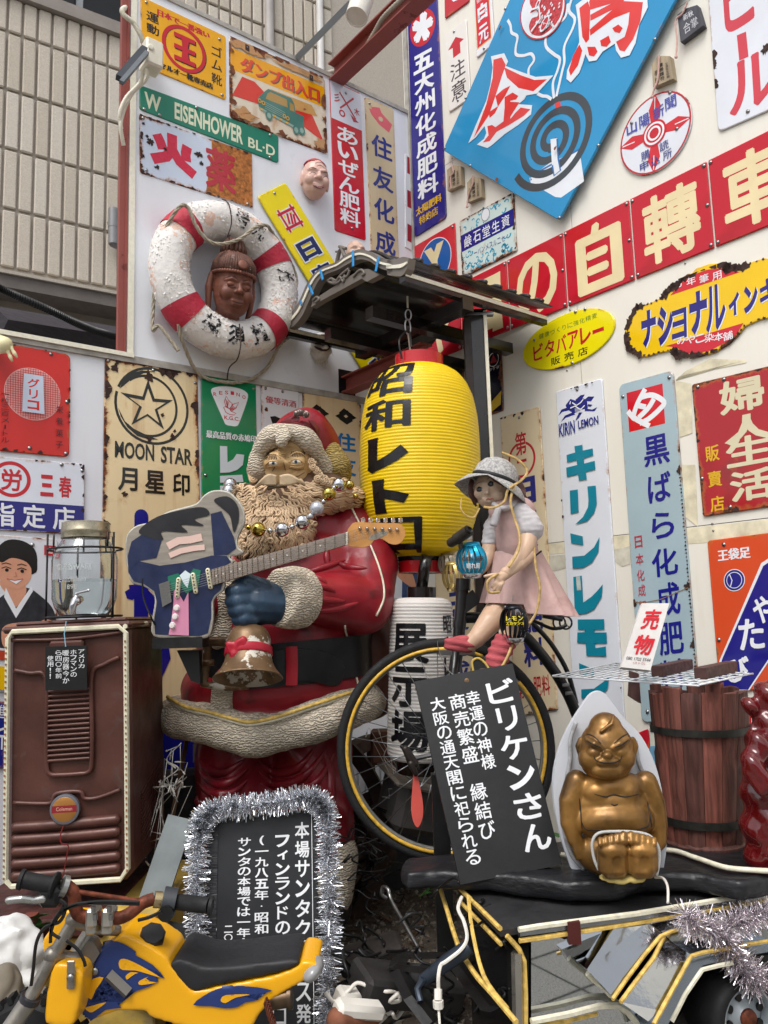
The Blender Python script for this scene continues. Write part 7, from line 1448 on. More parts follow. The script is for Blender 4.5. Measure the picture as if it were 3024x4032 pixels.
ar = MB(); ar.chain([K_(1265,1370,2.61), K_(1240,1480,2.58), K_(1190,1570,2.55), K_(1120,1640,2.52)], [.03,.027,.023,.017]); ar.ball(K_(1095,1665,2.51), (.02,.014,.018))
O2 = lambda x, y, d: at('o', x, y, d)
ar2 = MB(); ar2.chain([O2(1290,60,2.58), O2(1230,120,2.54), O2(1180,165,2.52)], [.026,.021,.015]); ar2.chain([O2(1180,165,2.52), O2(1130,195,2.51), O2(1100,220,2.50)], [.015,.017,.014])
for i, (x, y) in enumerate(((1055,265),(1068,290),(1090,300),(1110,290))): ar2.chain([O2(1105+i*8,215+i*8,2.5), O2((1105+x)/2+i*4,(225+y)/2-6,2.488), O2(x,y,2.492)], [.0065,.006,.0048])
ar2.chain([O2(1120,190,2.5), O2(1060,190,2.49), O2(1010,198,2.49)], [.008,.007,.005])
remesh(ar, .0035, 2).part('arm', dl, DS, True); remesh(ar2, .003, 1).part('hand', dl, DS, True)
ar3 = MB(); ar3.chain([K_(975,1460,2.69), K_(965,1540,2.68), K_(930,1620,2.66), K_(900,1660,2.64)], [.026,.024,.02,.015]); remesh(ar3, .004, 2).part('arm', dl, DS, True)
lg = MB(); lg.chain([O2(1100,420,2.66), O2(1040,500,2.62), O2(960,600,2.6), O2(910,640,2.6)], [.045,.04,.03,.026]); remesh(lg, .005, 2).part('leg', dl, DS, True)
lg = MB(); lg.chain([O2(1230,470,2.64), O2(1190,570,2.56), O2(1140,640,2.53)], [.045,.037,.032]); remesh(lg, .005, 2).part('leg', dl, DS, True)
SOK = M('#a84a50', .9, var=.2, vs=20, bump=.0025, bs=70, stretch=(1,1,6), name='red_sock')
for P_, rr_ in (([(1135,640,2.53),(1105,700,2.52),(1080,770,2.51),(1085,830,2.515)], [.037,.036,.035,.034]), ([(905,640,2.6),(850,640,2.6),(790,640,2.61)], [.027,.026,.024])):
 m_ = MB(); m_.chain([O2(*q) for q in P_], rr_); remesh(m_, .004, 2, .5, lambda p, n: .0025*sin(p.z*260+p.x*60)).part('sock', dl, SOK, True)
sh_m = MB(); sh_m.chain([O2(1075,860,2.5), O2(1010,830,2.49), O2(975,800,2.49)], [.03,.03,.026]); remesh(sh_m, .004, 2).part('shoe', dl, M('#4a3a30', .4, name='shoe_leather'), True)
q = [O2(x, y, 2.465) for x, y in spl2([(930,750),(975,735),(1030,790),(1050,870),(1040,935),(1005,915),(950,870),(932,800)], 3)]; k = len(q); m_ = MB(); m_.v = q+[p+V3((.004,.014,0)) for p in q]; m_.f = [tuple(range(k)), tuple(range(2*k-1,k-1,-1))]+[(i,i+k,(i+1)%k+k,(i+1)%k) for i in range(k)]; m_.part('shoe_sole', dl, M('#232323', .6, name='sole_rubber')); m_ = MB(); m_.tube(q+[q[0]], .0035, 6, caps=False); m_.part('sole_edge', dl, M('#d2b25a', .5, var=.2, name='amber_tape2'))
# measuring-tape like light strip wound round the doll
YT2 = M('#b3945a', .45, var=.35, vs=70, name='amber_light_strip')
def band(pts, root, name='light_strip', w_=.0048, mt=None):
 m_ = MB(); m_.tube(spline(pts, 6), w_, 6, flat=.25, up=(0,1,0)); m_.part(name, root, mt or YT2, True)
band([K_(1060,795,2.6), K_(1180,850,2.6), K_(1245,930,2.6), K_(1200,1000,2.58), K_(1110,1060,2.56), K_(1080,1150,2.56), K_(1000,1195,2.555), K_(930,1190,2.58)], dl); band([K_(1150,1040,2.57), K_(1125,1150,2.56), K_(1150,1260,2.55), K_(1190,1390,2.53), K_(1180,1510,2.51), K_(1110,1630,2.49)], dl)
band([O2(1330,0,2.57), O2(1345,150,2.55), O2(1370,270,2.54), O2(1350,420,2.53), O2(1300,510,2.52)], dl); band([O2(1190,640,2.5), O2(1150,740,2.48), O2(1090,840,2.47), O2(1045,930,2.46)], dl); band([O2(1100,180,2.48), O2(1030,230,2.475), O2(1040,300,2.475), O2(1110,300,2.48)], dl, w_=.005)
band([K_(770,1130,2.56), K_(765,1200,2.55), K_(800,1250,2.55), K_(860,1265,2.55), K_(900,1200,2.56)], dl, w_=.003)
m_ = MB(); m_.tube(spline([K_(1350,1510,2.6), K_(1290,1555,2.6), K_(1220,1580,2.61)], 4), .003, 5); m_.part('waist_cord', dl, BLACK)
# ---- black board with white brush writing
def board(name, label, quad, th, mt, cat):
 P_ = [W_(*q) for q in quad]; n_ = (P_[3]-P_[0]).cross(P_[1]-P_[0]).normalized(); n_ = n_ if n_.y < 0 else -n_; rt = thing(name, label, cat, (P_[2]+P_[3])/2); m_ = MB(); m_.v = P_+[p-n_*th for p in P_]; m_.f = [(0,1,2,3),(7,6,5,4),(0,4,5,1),(1,5,6,2),(2,6,7,3),(3,7,4,0)]; m_.part('panel', rt, mt)
 TL, TR, BR, BL = P_; return rt, Print(rt, lambda u, v, o: (TL*(1-u)+TR*u)*(1-v)+(BL*(1-u)+BR*u)*v+n_*(o+.0004), step=.0003)
BBD = M('#141416', .4, var=.25, vs=6, bump=.0004, bs=50, chips='#3a3633', chipth=.7, chs=30, name='black_board'); CHK = M('#dfe1e4', .55, var=.06, name='white_brush_paint')
bb, pr = board('sign_board', 'tall black tilted board with white brush writing against the wheel', [(896,1472,2.34),(1107,1433,2.36),(1214,1868,2.20),(995,1911,2.18)], .016, BBD, 'board')
pr.vtext('ビリケンさん', (.68,.06,.96,.93), CHK, .045, .84); pr.vtext('幸運の神様', (.46,.1,.6,.51), CHK, .02, .9); pr.vtext('商売繁盛 縁結び', (.29,.1,.45,.83), CHK, .02, .9); pr.vtext('大阪の通天閣に祀られる', (.1,.1,.245,.93), CHK, .02, .9); pr.done()
m_ = MB(); m_.lathe([(.002,.0),(.006,.001),(.007,.003),(.0035,.004)], 14, Matrix.Translation(W_(1008,1470,2.345)) @ Matrix.Rotation(pi/2,4,'X')); m_.part('eyelet', bb, M('#8a6a4a', .4, .5, name='brass'))
m_ = MB(); m_.tube(spline([W_(1008,1470,2.34), W_(970,1450,2.4), W_(948,1405,2.5), W_(945,1385,2.6)], 5), .0015, 5); m_.part('wire', bb, STEEL)
# ---- black slab (driftwood) on the trailer
SZ = W_(1330, 1893, 2.13).z; PZ = lambda x, y, z=None: (lambda d: CAM + d*(((SZ if z is None else z)-CAM.z)/d.z))(ray('w', x, y))
slb = [(862,1868),(880,1850),(930,1846),(1000,1842),(1120,1830),(1220,1812),(1330,1806),(1450,1795),(1560,1790),(1720,1795),(1740,1875),(1600,1905),(1500,1885),(1390,1885),(1330,1903),(1230,1905),(1160,1895),(1060,1885),(1000,1884),(930,1880),(880,1885)]
m_ = MB(); q = [PZ(x, y) for x, y in slb]; k = len(q); m_.v = q+[V3((p.x, p.y, p.z-.052)) for p in q]; m_.f = [tuple(range(k)), tuple(range(2*k-1,k-1,-1))]+[(i,i+k,(i+1)%k+k,(i+1)%k) for i in range(k)]
sm = remesh(m_, .010, 5, .5, lambda p, n: .006*noise.noise(V3((p.x*9,p.y*9,p.z*26)))+.0025*noise.noise(p*45)); sb = thing('timber_slab', 'charred black driftwood slab lying on top of the trailer', 'slab', PZ(1300,1890)-V3((0,0,.05))); sm.part('slab', sb, M('#131418', .38, var=.4, vs=8, bump=.007, bs=16, stretch=(.4,1,1.6), chips='#4a4a4e', chipth=.66, chs=16, name='charred_wood'), True)
stb = bvh(sm)
def led_on(pts, vw='w'): return [PZ(x, y, SZ+.012) for x, y in pts]
m_ = MB(); m_.tube(spline(led_on([(1212,1846),(1240,1848),(1300,1838),(1440,1836),(1500,1852),(1560,1872),(1600,1878),(1665,1882)]), 6), .007, 6); m_.part('led_strip', sb, WT_, True)
# ---- Billiken figure on teardrop board
bi = thing('gold_figure', 'gold smiling pointed-head figure sitting with soles forward on a white teardrop board', 'figurine', PZ(1330,1893)); QY = 2.13
P2 = lambda x, y, d: at('p', x, y, d); T2_ = lambda x, y, d: at('t', x, y, d)
td = [W_(x, y, QY+.06) for x, y in spl2([(1300,1494),(1318,1512),(1345,1548),(1385,1590),(1415,1650),(1432,1720),(1440,1800),(1436,1860),(1420,1893),(1330,1903),(1250,1893),(1225,1850),(1205,1780),(1195,1700),(1205,1630),(1230,1570),(1258,1525),(1278,1499)], 4)]
k = len(td); m_ = MB(); m_.v = td+[p+V3((0,.02,0)) for p in td]; m_.f = [tuple(range(k)), tuple(range(2*k-1,k-1,-1))]+[(i,i+k,(i+1)%k+k,(i+1)%k) for i in range(k)]; m_.part('backing_board', bi, M('#c9ccd2', .5, var=.05, name='white_foam_board'))
GD = M('#86602b', .37, .55, var=.55, vs=9, coat=.15, bump=.0004, bs=50, blot='#2a1c10', bls=5.5, blth=.49, name='antique_gold')
gd = MB(); B = lambda u, v, dy, rx, ry, rz: gd.ball(W_(u, v, QY+dy), (rx, ry, rz), None, 22, 16)
B(1310,1618,0,.070,.06,.074); B(1308,1576,.005,.044,.042,.045); B(1310,1648,-.005,.066,.055,.045); B(1284,1638,-.028,.042,.034,.034); B(1337,1638,-.028,.042,.034,.034)
remesh_h = remesh(gd, .0035, 4);
gd = MB()
B(1311,1632,-.062,.014,.014,.011)
for sx in (-1, 1): B(1311+sx*9,1634,-.056,.008,.009,.007)
gd.cap(W_(1298,1646,QY-.062), W_(1328,1646,QY-.062), .0115); B(1312,1664,-.05,.04,.022,.022)
for sx in (-1, 1):
 gd.chain([W_(1311+sx*12,1617,QY-.055), W_(1311+sx*27,1608,QY-.054), W_(1311+sx*44,1596,QY-.035)], [.007,.0105,.007])
 B(1311+sx*28,1626,-.044,.021,.018,.016)
 gd.chain([W_(1311+sx*56,1598,QY), W_(1311+sx*61,1612,QY), W_(1311+sx*57,1632,QY), W_(1311+sx*54,1648,QY)], [.008,.009,.007,.008])
for i in range(5): gd.chain([W_(1298+i*3,1580-i*2.5,QY-.046), W_(1310+i*3,1572-i*2,QY-.046), W_(1322+i*1.0,1556-i*3,QY-.033)], [.0042,.005,.0025])
gd.v = [v for v in gd.v]
hx_ = MB(); hx_.v = list(gd.v); hx_.f = list(gd.f); k = len(hx_.v); hx_.v += remesh_h.v; hx_.f += [tuple(i+k for i in f) for f in remesh_h.f]
hm = remesh(hx_, .0026, 2, .4); hm.part('head', bi, GD, True); ht_ = bvh(hm); DKG = M('#20150c', .6, name='dark_patina')
for P_ in ([(395,1335),(408,1368),(460,1388),(535,1388),(585,1368),(600,1335)], [(345,1225),(385,1252),(445,1278)], [(545,1278),(600,1255),(645,1222)], [(340,1180),(390,1195),(450,1250)], [(540,1250),(600,1200),(650,1175)]): stroke(ht_, bi, 'p', P_, .0018, DKG, 'crease')
gd = MB()
B(1322,1735,0,.098,.055,.06); B(1320,1700,.0,.092,.048,.042); B(1292,1712,-.02,.04,.03,.033); B(1352,1712,-.02,.04,.03,.033); B(1328,1768,-.01,.104,.066,.055); B(1332,1838,.0,.105,.06,.065)
for sx, c in ((-1, [(1245,1688),(1232,1730),(1232,1778),(1240,1812)]), (1, [(1395,1690),(1412,1735),(1420,1780),(1424,1818)])):
 gd.chain([W_(*q, QY+.005-.006*i) for i, q in enumerate(c)], [.03,.03,.026,.019])
 for j in range(3): x0, y0 = c[-1]; gd.chain([W_(x0-sx*j*5,y0,QY-.02), W_(x0-sx*(4+j*8),y0+24,QY-.02), W_(x0-sx*(8+j*9),y0+42-j*4,QY-.018)], [.0095,.009,.007])
bd = remesh(gd, .0042, 3); bd.part('body', bi, GD, True); bt_ = bvh(bd)
for P_ in ([(300,150),(330,240),(420,250),(560,262),(700,250),(790,220),(800,150)], [(520,62),(545,72),(570,62)], [(400,-10),(480,10),(540,-5),(620,10),(720,-10)], [(290,20),(300,120),(310,240)], [(780,40),(800,130),(815,230)]): stroke(bt_, bi, 't', P_, .002, DKG, 'crease')
gd = MB()
for sx in (-1, 1):
 c = 1355+sx*31; gd.box(W_(c,1856,QY-.10), (.074,.055,.086), bev=.018); gd.ball(W_(c,1836,QY-.105), (.038,.03,.024))
 for j in range(5): gd.chain([W_(1355+sx*(8+j*12.6), 1803+j*2.6, QY-.11), W_(1355+sx*(8+j*12.6), 1817+j*1.6, QY-.118)], [.0092-.0006*j,.0092-.0006*j])
ftm = remesh(gd, .003, 2, .4, lambda p, n: -.007*sum(max(0, 1-((p.x-W_(1355+q*29,1860,QY-.1).x)**2+(p.z-W_(1355,1862,QY-.1).z)**2*.3)/.014**2) for q in (-1,1))); ftm.part('soles', bi, GD, True)
m_ = MB(); q = [(x, y) for x, y in ((430,540),(395,450),(385,340),(430,275),(560,262),(700,268),(800,295),(860,370),(870,470),(850,580))]; m_.tube(spline([T2_(x, y, QY-.085) for x, y in q], 5), .004, 6); m_.part('glue_edge', bi, M('#b9b9b6', .4, var=.2, name='clear_glue2'), True)
m_ = MB(); q = [(1245,1560),(1232,1600),(1232,1640),(1222,1700),(1218,1760),(1222,1810),(1238,1850),(1262,1878)]; m_.tube(spline([W_(x, y, QY+.045) for x, y in q], 5), .006, 6); q = [(1372,1600),(1380,1650),(1400,1690),(1416,1740),(1428,1790),(1432,1830)]; m_.tube(spline([W_(x, y, QY+.045) for x, y in q], 5), .006, 6); m_.part('glue_edge', bi, M('#9a9a9c', .4, var=.3, vs=60, name='grey_glue'), True)
m_ = MB(); m_.ball(W_(1345,1896,QY-.08), (.06,.03,.009)); remesh(m_, .004, 1, .5, lambda p, n: .006*noise.noise(p*60)).part('foam_residue', bi, M('#c2ad66', .9, var=.3, name='yellow_foam'), True)
m_ = MB(); m_.tube(spline([W_(1415,1895,QY-.06), W_(1432,1897,QY-.1), W_(1442,1915,QY-.16), W_(1443,1945,QY-.2), W_(1442,1950,QY-.2)], 5), .0032, 6); m_.part('cable', bi, WP, True)
# ---- barrel of wooden staves
brl = thing('stave_barrel', 'reddish burnt-wood stave barrel standing behind the gold figure', 'barrel', V3((0,0,0))); BBY = 2.42; c_t, c_b = W_(1508,1485,BBY), W_(1520,1822,BBY); c_b.y = c_t.y = BBY; kz = px(BBY)
c_b.x = W_(1520,1822,BBY).x; brl.location = V3((c_b.x, BBY, c_b.z)); ogb = org(brl)
STV = [M(c, .65, var=.6, vs=60, bump=.004, bs=80, stretch=(1,1,.05), blot='#2a1512', bls=5, blth=.55, name='burnt_stave') for c in ('#65382d', '#4e2a22', '#744034')]
Hb = c_t.z-c_b.z; r = random.Random(21); NS = 15
for i in range(NS):
 a0 = 2*pi*i/NS; w2 = 2*pi/NS*.485; m_ = MB(); nz_ = 12; top = Hb*(1.0+r.uniform(-.05,.035)); vs = []
 for j in range(nz_+1):
  t = j/nz_; z = top*t; R = (75+(98-75)*t**.9)*kz; dent = -.011*max(0, sin(t*pi*7+i*1.7)-.82)/.18
  ax_ = c_b.lerp(c_t, t*top/Hb)
  for rr_, da in ((R+dent*.3, -w2), (R+.004+dent, -w2*.4), (R+.004+dent, w2*.4), (R+dent*.3, w2), (R-.018, w2), (R-.018, -w2)):
   vs.append((ax_.x+rr_*cos(a0+da), BBY+rr_*sin(a0+da), c_b.z+z-(r.uniform(0,.012) if j == nz_ else 0)))
 m_.v = [V3(p) for p in vs]; m_.f = [(j*6+q_, j*6+(q_+1)%6, (j+1)*6+(q_+1)%6, (j+1)*6+q_) for j in range(nz_) for q_ in range(6)]+[tuple(range(6))[::-1], tuple(nz_*6+q_ for q_ in range(6))]
 m_.part('stave', brl, STV[i % 3], 50)
HPM = M('#2a2a26', .5, .4, var=.4, vs=30, name='dark_hoop')
for t, hh in ((.74, .020), (.17, .022)):
 R = (75+23*t**.9)*kz+.0065; ax_ = c_b.lerp(c_t, t); n = 40; m_ = MB(Matrix.Translation((ax_.x, BBY, ax_.z))); m_.lathe([(R,-hh/2),(R+.003,-hh/2),(R+.0045,hh/2),(R+.001,hh/2)], n, caps=False); m_.part('hoop', brl, HPM, 40)
m_ = MB(Matrix.Translation((c_b.x, BBY, c_b.z-.0))); R = 79*kz; m_.lathe([(R-.02,-.02),(R+.004,-.02),(R+.006,.012),(R-.005,.02)], 40, caps=False); m_.lathe([(.01,-.012),(R-.01,-.012)], 40); m_.part('base_ring', brl, STV[1], 40)
for a in (-1.9, -1.1, 1.2, 2.4): m_ = MB(); m_.box((c_b.x+.07*cos(a), BBY+.08*sin(a), c_b.z-.03), (.05,.035,.045)); m_.part('foot', brl, STV[0])
# ---- white wire grid, blocks and for-sale card
GZ = P2(1160,830,2.22).z; PG = lambda x, y: (lambda d: CAM + d*((GZ-CAM.z)/d.z))(ray('p', x, y)); gA, gB, gC, gD = PG(95,762), PG(560,668), PG(1550,745), PG(1160,830)
wg = thing('wire_grid', 'white wire mesh panel lying flat across the wooden barrel', 'wire grid', (gA+gB+gC+gD)/4); m_ = MB(); WWR = M('#d6dade', .35, name='white_coated_wire')
gB = gA + (gC-gD)*.92 if (gB-gA).length > 2 else gB
for i in range(8): t = i/7; m_.tube([gA.lerp(gB,t), gD.lerp(gC,t)], .0026 if i in (0,7) else .0018, 5)
for i in range(17): t = i/16; m_.tube([gA.lerp(gD,t)+V3((0,0,.002)), gB.lerp(gC,t)+V3((0,0,.002))], .0026 if i in (0,16) else .0018, 5)
m_.part('wires', wg, WWR, True)['kind'] = 'stuff'
BW = M('#4a2f2b', .6, var=.3, vs=25, bump=.0008, bs=60, stretch=(1,.2,1), name='brown_block')
def blk(label, x0, y0, x1, y1, h=.028):
 a, b = PG(x0, y0), PG(x1, y1); d = (b-a); L = d.length; ang = atan2(d.y, d.x); m_ = MB(Matrix.Translation((a+b)/2+V3((0,0,h/2+.004))) @ Matrix.Rotation(ang, 4, 'Z')); m_.box((0,0,0), (L,.036,h*1.25), bev=.002); m_.top('wood_block', label, 'wood block', BW, loc=(a+b)/2)
blk('brown timber block on the wire grid just right of the sale card', 855, 768, 1080, 712); blk('brown timber block near the right end of the wire grid', 1170, 785, 1400, 730)
cd_, pr = board('sale_card', 'white plank card with red brush characters leaning on the wire grid', [(1386.5,1303,2.40),(1446,1303,2.42),(1405,1448,2.30),(1341,1441,2.28)], .014, M('#cfcbc8', .5, var=.06, vs=30, name='white_plank'), 'card')
RI = M('#c41426', .4, var=.1, name='red_brush_paint'); pr.text('売', (.22,.1,.82,.42), RI, .06); pr.text('物', (.2,.5,.86,.8), RI, .06); pr.text('080 1702 5544', (.08,.84,.9,.885), PNT('#333338')); pr.text('(カトウ)', (.35,.9,.75,.945), PNT('#a03038')); pr.done()
m_ = MB(); q = [W_(1365,1450,2.5), W_(1380,1455,2.5), W_(1385,1520,2.5), W_(1362,1505,2.5)];
m_.v = q+[p+V3((0,.03,0)) for p in q]; m_.f = [(0,1,2,3),(7,6,5,4),(0,4,5,1),(1,5,6,2),(2,6,7,3),(3,7,4,0)]; m_.top('wood_prop', 'dark wood prop under the left side of the wire grid', 'prop', BW)
# ---- translucent red figurine at the right edge
RG = M('#6a0d12', .12, var=.2, coat=.6, trans=.35, ior=1.45, name='red_resin'); fg = thing('red_figurine', 'glossy dark red resin lucky god figurine at the right picture edge', 'figurine', PZ(1655,1870)); FY = 2.16; m_ = MB()
for u, v, rx, rz in ((1668,1505,.050,.048),(1672,1560,.05,.05),(1680,1625,.085,.085),(1680,1700,.095,.095),(1675,1780,.088,.09),(1675,1840,.082,.06)): m_.ball(W_(u, v, FY), (rx, rx*.8, rz), None, 18, 12)
m_.chain([W_(1640,1600,FY-.04), W_(1625,1660,FY-.06), W_(1650,1700,FY-.08)], [.03,.032,.025]); m_.ball(W_(1622,1525,FY), .025); m_.chain([W_(1632,1550,FY), W_(1622,1590,FY), W_(1635,1610,FY)], [.012,.01,.012])
remesh(m_, .006, 2, .5, lambda p, n: .005*sin(p.z*70+p.x*90)+.003*noise.noise(p*35)).part('body', fg, RG, True)
# ================================================================ HEATER, JAR, BLACKBOARD, MINI BIKE
HB_ = M('#523028', .38, .15, var=.3, vs=6, bump=.0009, bs=35, blot='#5a4a46', bls=14, blth=.6, name='brown_enamelled_steel')
HY = 2.52; hC = W_(150,1640,HY); he = thing('space_heater', 'old brown steel space heater edged with cream light strips', 'heater', V3((hC.x, HY+.2, W_(150,1925,HY).z)))
TLh, BRh = W_(24,1362,HY), W_(280,1905,HY); xl, xr, zt_, zb_ = W_(16,1640,HY).x, W_(284,1640,HY).x, W_(150,1352,HY).z, W_(150,1915,HY).z; wH, hH = xr-xl, zt_-zb_
TH = Matrix.Translation(((xl+xr)/2, HY, zb_)) @ Matrix.Rotation(.05, 4, 'Z') @ Matrix.Rotation(-.02, 4, 'Y')   # local: x across, y back, z up
def hpart(name, fn, mt, sm=False): m_ = MB(TH); fn(m_); return m_.part(name, he, mt, sm)
hpart('cabinet', lambda m_: (m_.box((0,.24,hH/2), (wH,.46,hH), bev=.022), m_.box((0,.24,hH-.004), (wH+.02,.49,.022), bev=.009)), HB_, 30)
hpart('top_lid', lambda m_: m_.box((0,.25,hH+.012), (wH-.03,.42,.016), bev=.007), HB_, 30)
FP = -.0
def ridge(m_, pts, r, y=0.): m_.tube(spline([(x*wH, y, z*hH) for x, z in pts], 5), r, 8)
hpart('raised_frame', lambda m_: (ridge(m_, [(-.42,.835),(-.3,.82),(-.17,.80),(-.165,.6),(-.16,.46),(-.13,.425),(-.05,.42),(.08,.42),(.17,.425),(.195,.46),(.2,.6),(.2,.80),(.3,.84),(.42,.865)], .007)), HB_, True)
hpart('lower_ridge', lambda m_: ridge(m_, [(-.42,.325),(-.2,.315),(-.12,.318),(-.08,.35),(.1,.352),(.14,.325),(.25,.325),(.42,.35)], .0065), HB_, True)
hpart('top_groove', lambda m_: ridge(m_, [(-.46,.955),(0,.948),(.46,.965)], .006), HB_, True)
hpart('handle', lambda m_: m_.box((0,-.002,hH*.925), (.105,.02,.026), bev=.006), HB_)
for i in range(15): hpart('louvre', lambda m_: m_.cap((-.145*wH, -.001, hH*(.745-i*.0192)), (.175*wH, -.001, hH*(.747-i*.0192)), .0045), HB_, True)
for i in range(5): hpart('wide_louvre', lambda m_: m_.chain([(x*wH, .004+.0*x, hH*(.232-i*.0455+.004*(x*2)**2+(.008*x))) for x in (-.4,-.2,0,.2,.38)], [.0155]*5), HB_, True)
for i in range(12): hpart('side_louvre', lambda m_: m_.box((wH/2+.001, .25, hH*(.12+i*.02)), (.006,.26,.004), Matrix.Rotation(.25,3,'X')), HB_)
LS = M('#d4cfb6', .5, var=.15, vs=30, name='cream_led_sleeve')
def strips(m_):
 e = .006; z0, z1 = .012, hH-.01; q = [(-wH/2+.012,-e,z0+.02),(-wH/2+.012,-e,z1-.02),(-wH/2+.025,-e,z1),(wH/2-.03,-e,z1),(wH/2-.008,-e,z1-.02),(wH/2-.008,-e,z0+.03),(wH/2-.03,-e,z0),(-wH/2+.03,-e,z0),(-wH/2+.012,-e,z0+.02)]
 m_.tube(q, .0085, 6); m_.tube([(wH/2-.01,-e,z1),(wH/2+.006,.2,z1+.006)], .008, 6)
hpart('led_strip', strips, LS, 40)
def dots(m_):
 for i in range(40): z = hH*(.05+.9*i/40); m_.box((-wH/2+.010,-.0155,z), (.004,.002,.006)); m_.box((wH/2-.008,-.0155,z), (.004,.002,.006))
hpart('led_dots', dots, LEDD)['kind'] = 'stuff'
Tm = Matrix.Translation((-.005*wH,-.004,hH*.292)) @ Matrix.Rotation(pi/2,4,'X')
hpart('medallion_rim', lambda m_: m_.lathe([(.03,0),(.0445,.0),(.044,.012),(.038,.014)], 32, Tm), M('#6f7078', .35, .4, name='grey_glue_metal'), 40); hpart('medallion', lambda m_: m_.lathe([(.001,.0146),(.036,.0145),(.0385,.013)], 32, Tm), M('#a8743a', .3, .4, name='copper_badge'), True)
pm_ = Print(he, lambda u, v, o: TH @ V3((-.005*wH+u, -.0188-o, hH*.292+v)), step=.0002, name='badge_print'); pm_.poly([(-.037,-.008),(.037,-.008),(.037,.012),(-.037,.012)], M('#86202a', .35, name='badge_red')); pm_.text('Coleman', (-.024,.008,.024,-.003), PNT('#c99a84'), .01); pm_.done()
m_ = MB(TH); m_.tube(spline([(-.005*wH,-.02,hH*.235),(-.03*wH,-.022,hH*.2),(-.02*wH,-.025,hH*.17),(.03*wH,-.024,hH*.16),(.02*wH,-.024,hH*.12),(-.01*wH,-.024,.03),(-.02*wH,-.024,-.02)], 6), .0018, 5); m_.part('red_wire', he, M('#6e1414', .5, name='red_wire'))
n_, pr = board('sign_board', 'small black card with white handwriting hung on the heater front', [(98,1397,HY-.03),(187,1394,HY-.03),(188,1489,HY-.028),(98,1492,HY-.028)], .003, BBD, 'board')
for i, (t, x0, x1, y1) in enumerate((('アメリカ',.8,.95,.52),('ホフマンの',.61,.76,.72),('暖房器今か',.42,.58,.86),('ら四〇年前',.25,.4,.74),('使用!!',.05,.2,.74))): pr.vtext(t, (x0, .08+.12*(i == 4), x1, y1), CHK, .01, .85)
pr.done(); m_ = MB(); m_.tube([W_(142,1397,HY-.032), W_(139,1370,HY-.03), W_(143,1342,HY-.02)], .0015, 5); m_.part('string', n_, M('#7fb4cc', .6, name='blue_string'))
m_ = MB(); m_.box(W_(140,1920,HY+.2)-V3((0,0,.02)), (wH+.09,.6,.055), bev=.012); m_.box(W_(140,1940,HY+.2)-V3((0,0,.05)), (wH+.02,.55,.04), bev=.01); m_.top('heater_stand', 'rusty dark red sheet-metal tray under the heater', 'stand', M('#4a221c', .55, .2, var=.4, vs=14, bump=.002, bs=50, blot='#3a2a22', bls=12, name='rusty_tray'), 40)
mb = MB(); a, b = W_(78,1985,2.42), W_(330,1985,2.42); mb.box(((a.x+b.x)/2, 2.72, a.z/2-.02), (b.x-a.x, .55, a.z+.02), bev=.006); yw = mb.top('plinth', 'yellow painted concrete plinth under the heater', 'plinth', M('#c4a44e', .8, var=.25, vs=12, blot='#8f8568', bls=9, blth=.55, bump=.0015, bs=60, name='yellow_masonry_paint'))
mb = MB(); a = W_(66,1975,2.40); mb.box((a.x, 2.40, a.z/2), (.035,.035,a.z)); mb.top('stand_leg', 'narrow rusty red leg beside the yellow plinth', 'leg', M('#6a3228', .6, var=.3, bump=.001, name='rusty_leg'))
mb = MB(); a, b = W_(335,1780,2.7), W_(372,1990,2.5); mb.box((a+b)/2, (.085,.012,(a-b).length), Matrix.Rotation(.25,3,'Y')@Matrix.Rotation(-.5,3,'X')); mb.top('sheet_metal', 'bent strip of grey sheet metal right of the heater', 'metal sheet', M('#5c6263', .35, .5, var=.2, name='zinc_sheet'))
mb = MB(); a = W_(325,1700,2.9); mb.tube([W_(322,1350,2.95), W_(332,1930,2.9)], .02, 8); mb.top('drain_pipe', 'thin dark pipe standing at the right rear heater corner', 'pipe', M('#2a2421', .5, name='dark_pipe'))
# ---- glass dispenser on its wire stand
JY = 2.62; jr = thing('drink_dispenser', 'glass drink dispenser with metal lid and tap on the heater', 'dispenser', W_(183,1340,JY)); JT = Matrix.Translation(W_(182,1332,JY)); k = px(JY)
GLS = M('#f2f6f6', .03, trans=1., ior=1.45, var=0, name='clear_glass'); Hj = (1332-1165)*k
m_ = MB(JT); m_.lathe([(.02,.002),(50*k,.004),(60*k,.03),(66*k,.06),(68*k,Hj*.5),(68*k,Hj*.72),(63*k,Hj*.85),(52*k,Hj*.95),(47*k,Hj),(47*k,Hj*1.06),(45.5*k,Hj*1.06),(45.5*k,Hj),(50.5*k,Hj*.94),(61.5*k,Hj*.84),(66.5*k,Hj*.72),(66.5*k,Hj*.5),(64.5*k,.06),(58*k,.032),(48*k,.008),(.02,.006)], 48, caps=False); m_.part('glass_jar', jr, GLS, True)
m_ = MB(JT); m_.lathe([(.001,.009),(47*k,.0095),(57*k,.033),(63.8*k,.061),(65.8*k,Hj*.47),(.001,Hj*.47)], 48, caps=False); m_.part('water', jr, M('#eef5f5', .01, trans=1., ior=1.33, var=0, name='water'), 40)
m_ = MB(JT); m_.lathe([(49*k,Hj*1.0),(50.5*k,Hj*1.01),(50*k,Hj*1.07),(51*k,Hj*1.08),(51*k,Hj*1.11),(50*k,Hj*1.12),(49*k,Hj*1.2),(46*k,Hj*1.215),(.001,Hj*1.21)], 48, caps=False); m_.part('lid', jr, M('#a39b86', .3, .85, var=.25, vs=40, name='tarnished_lid'), 40)
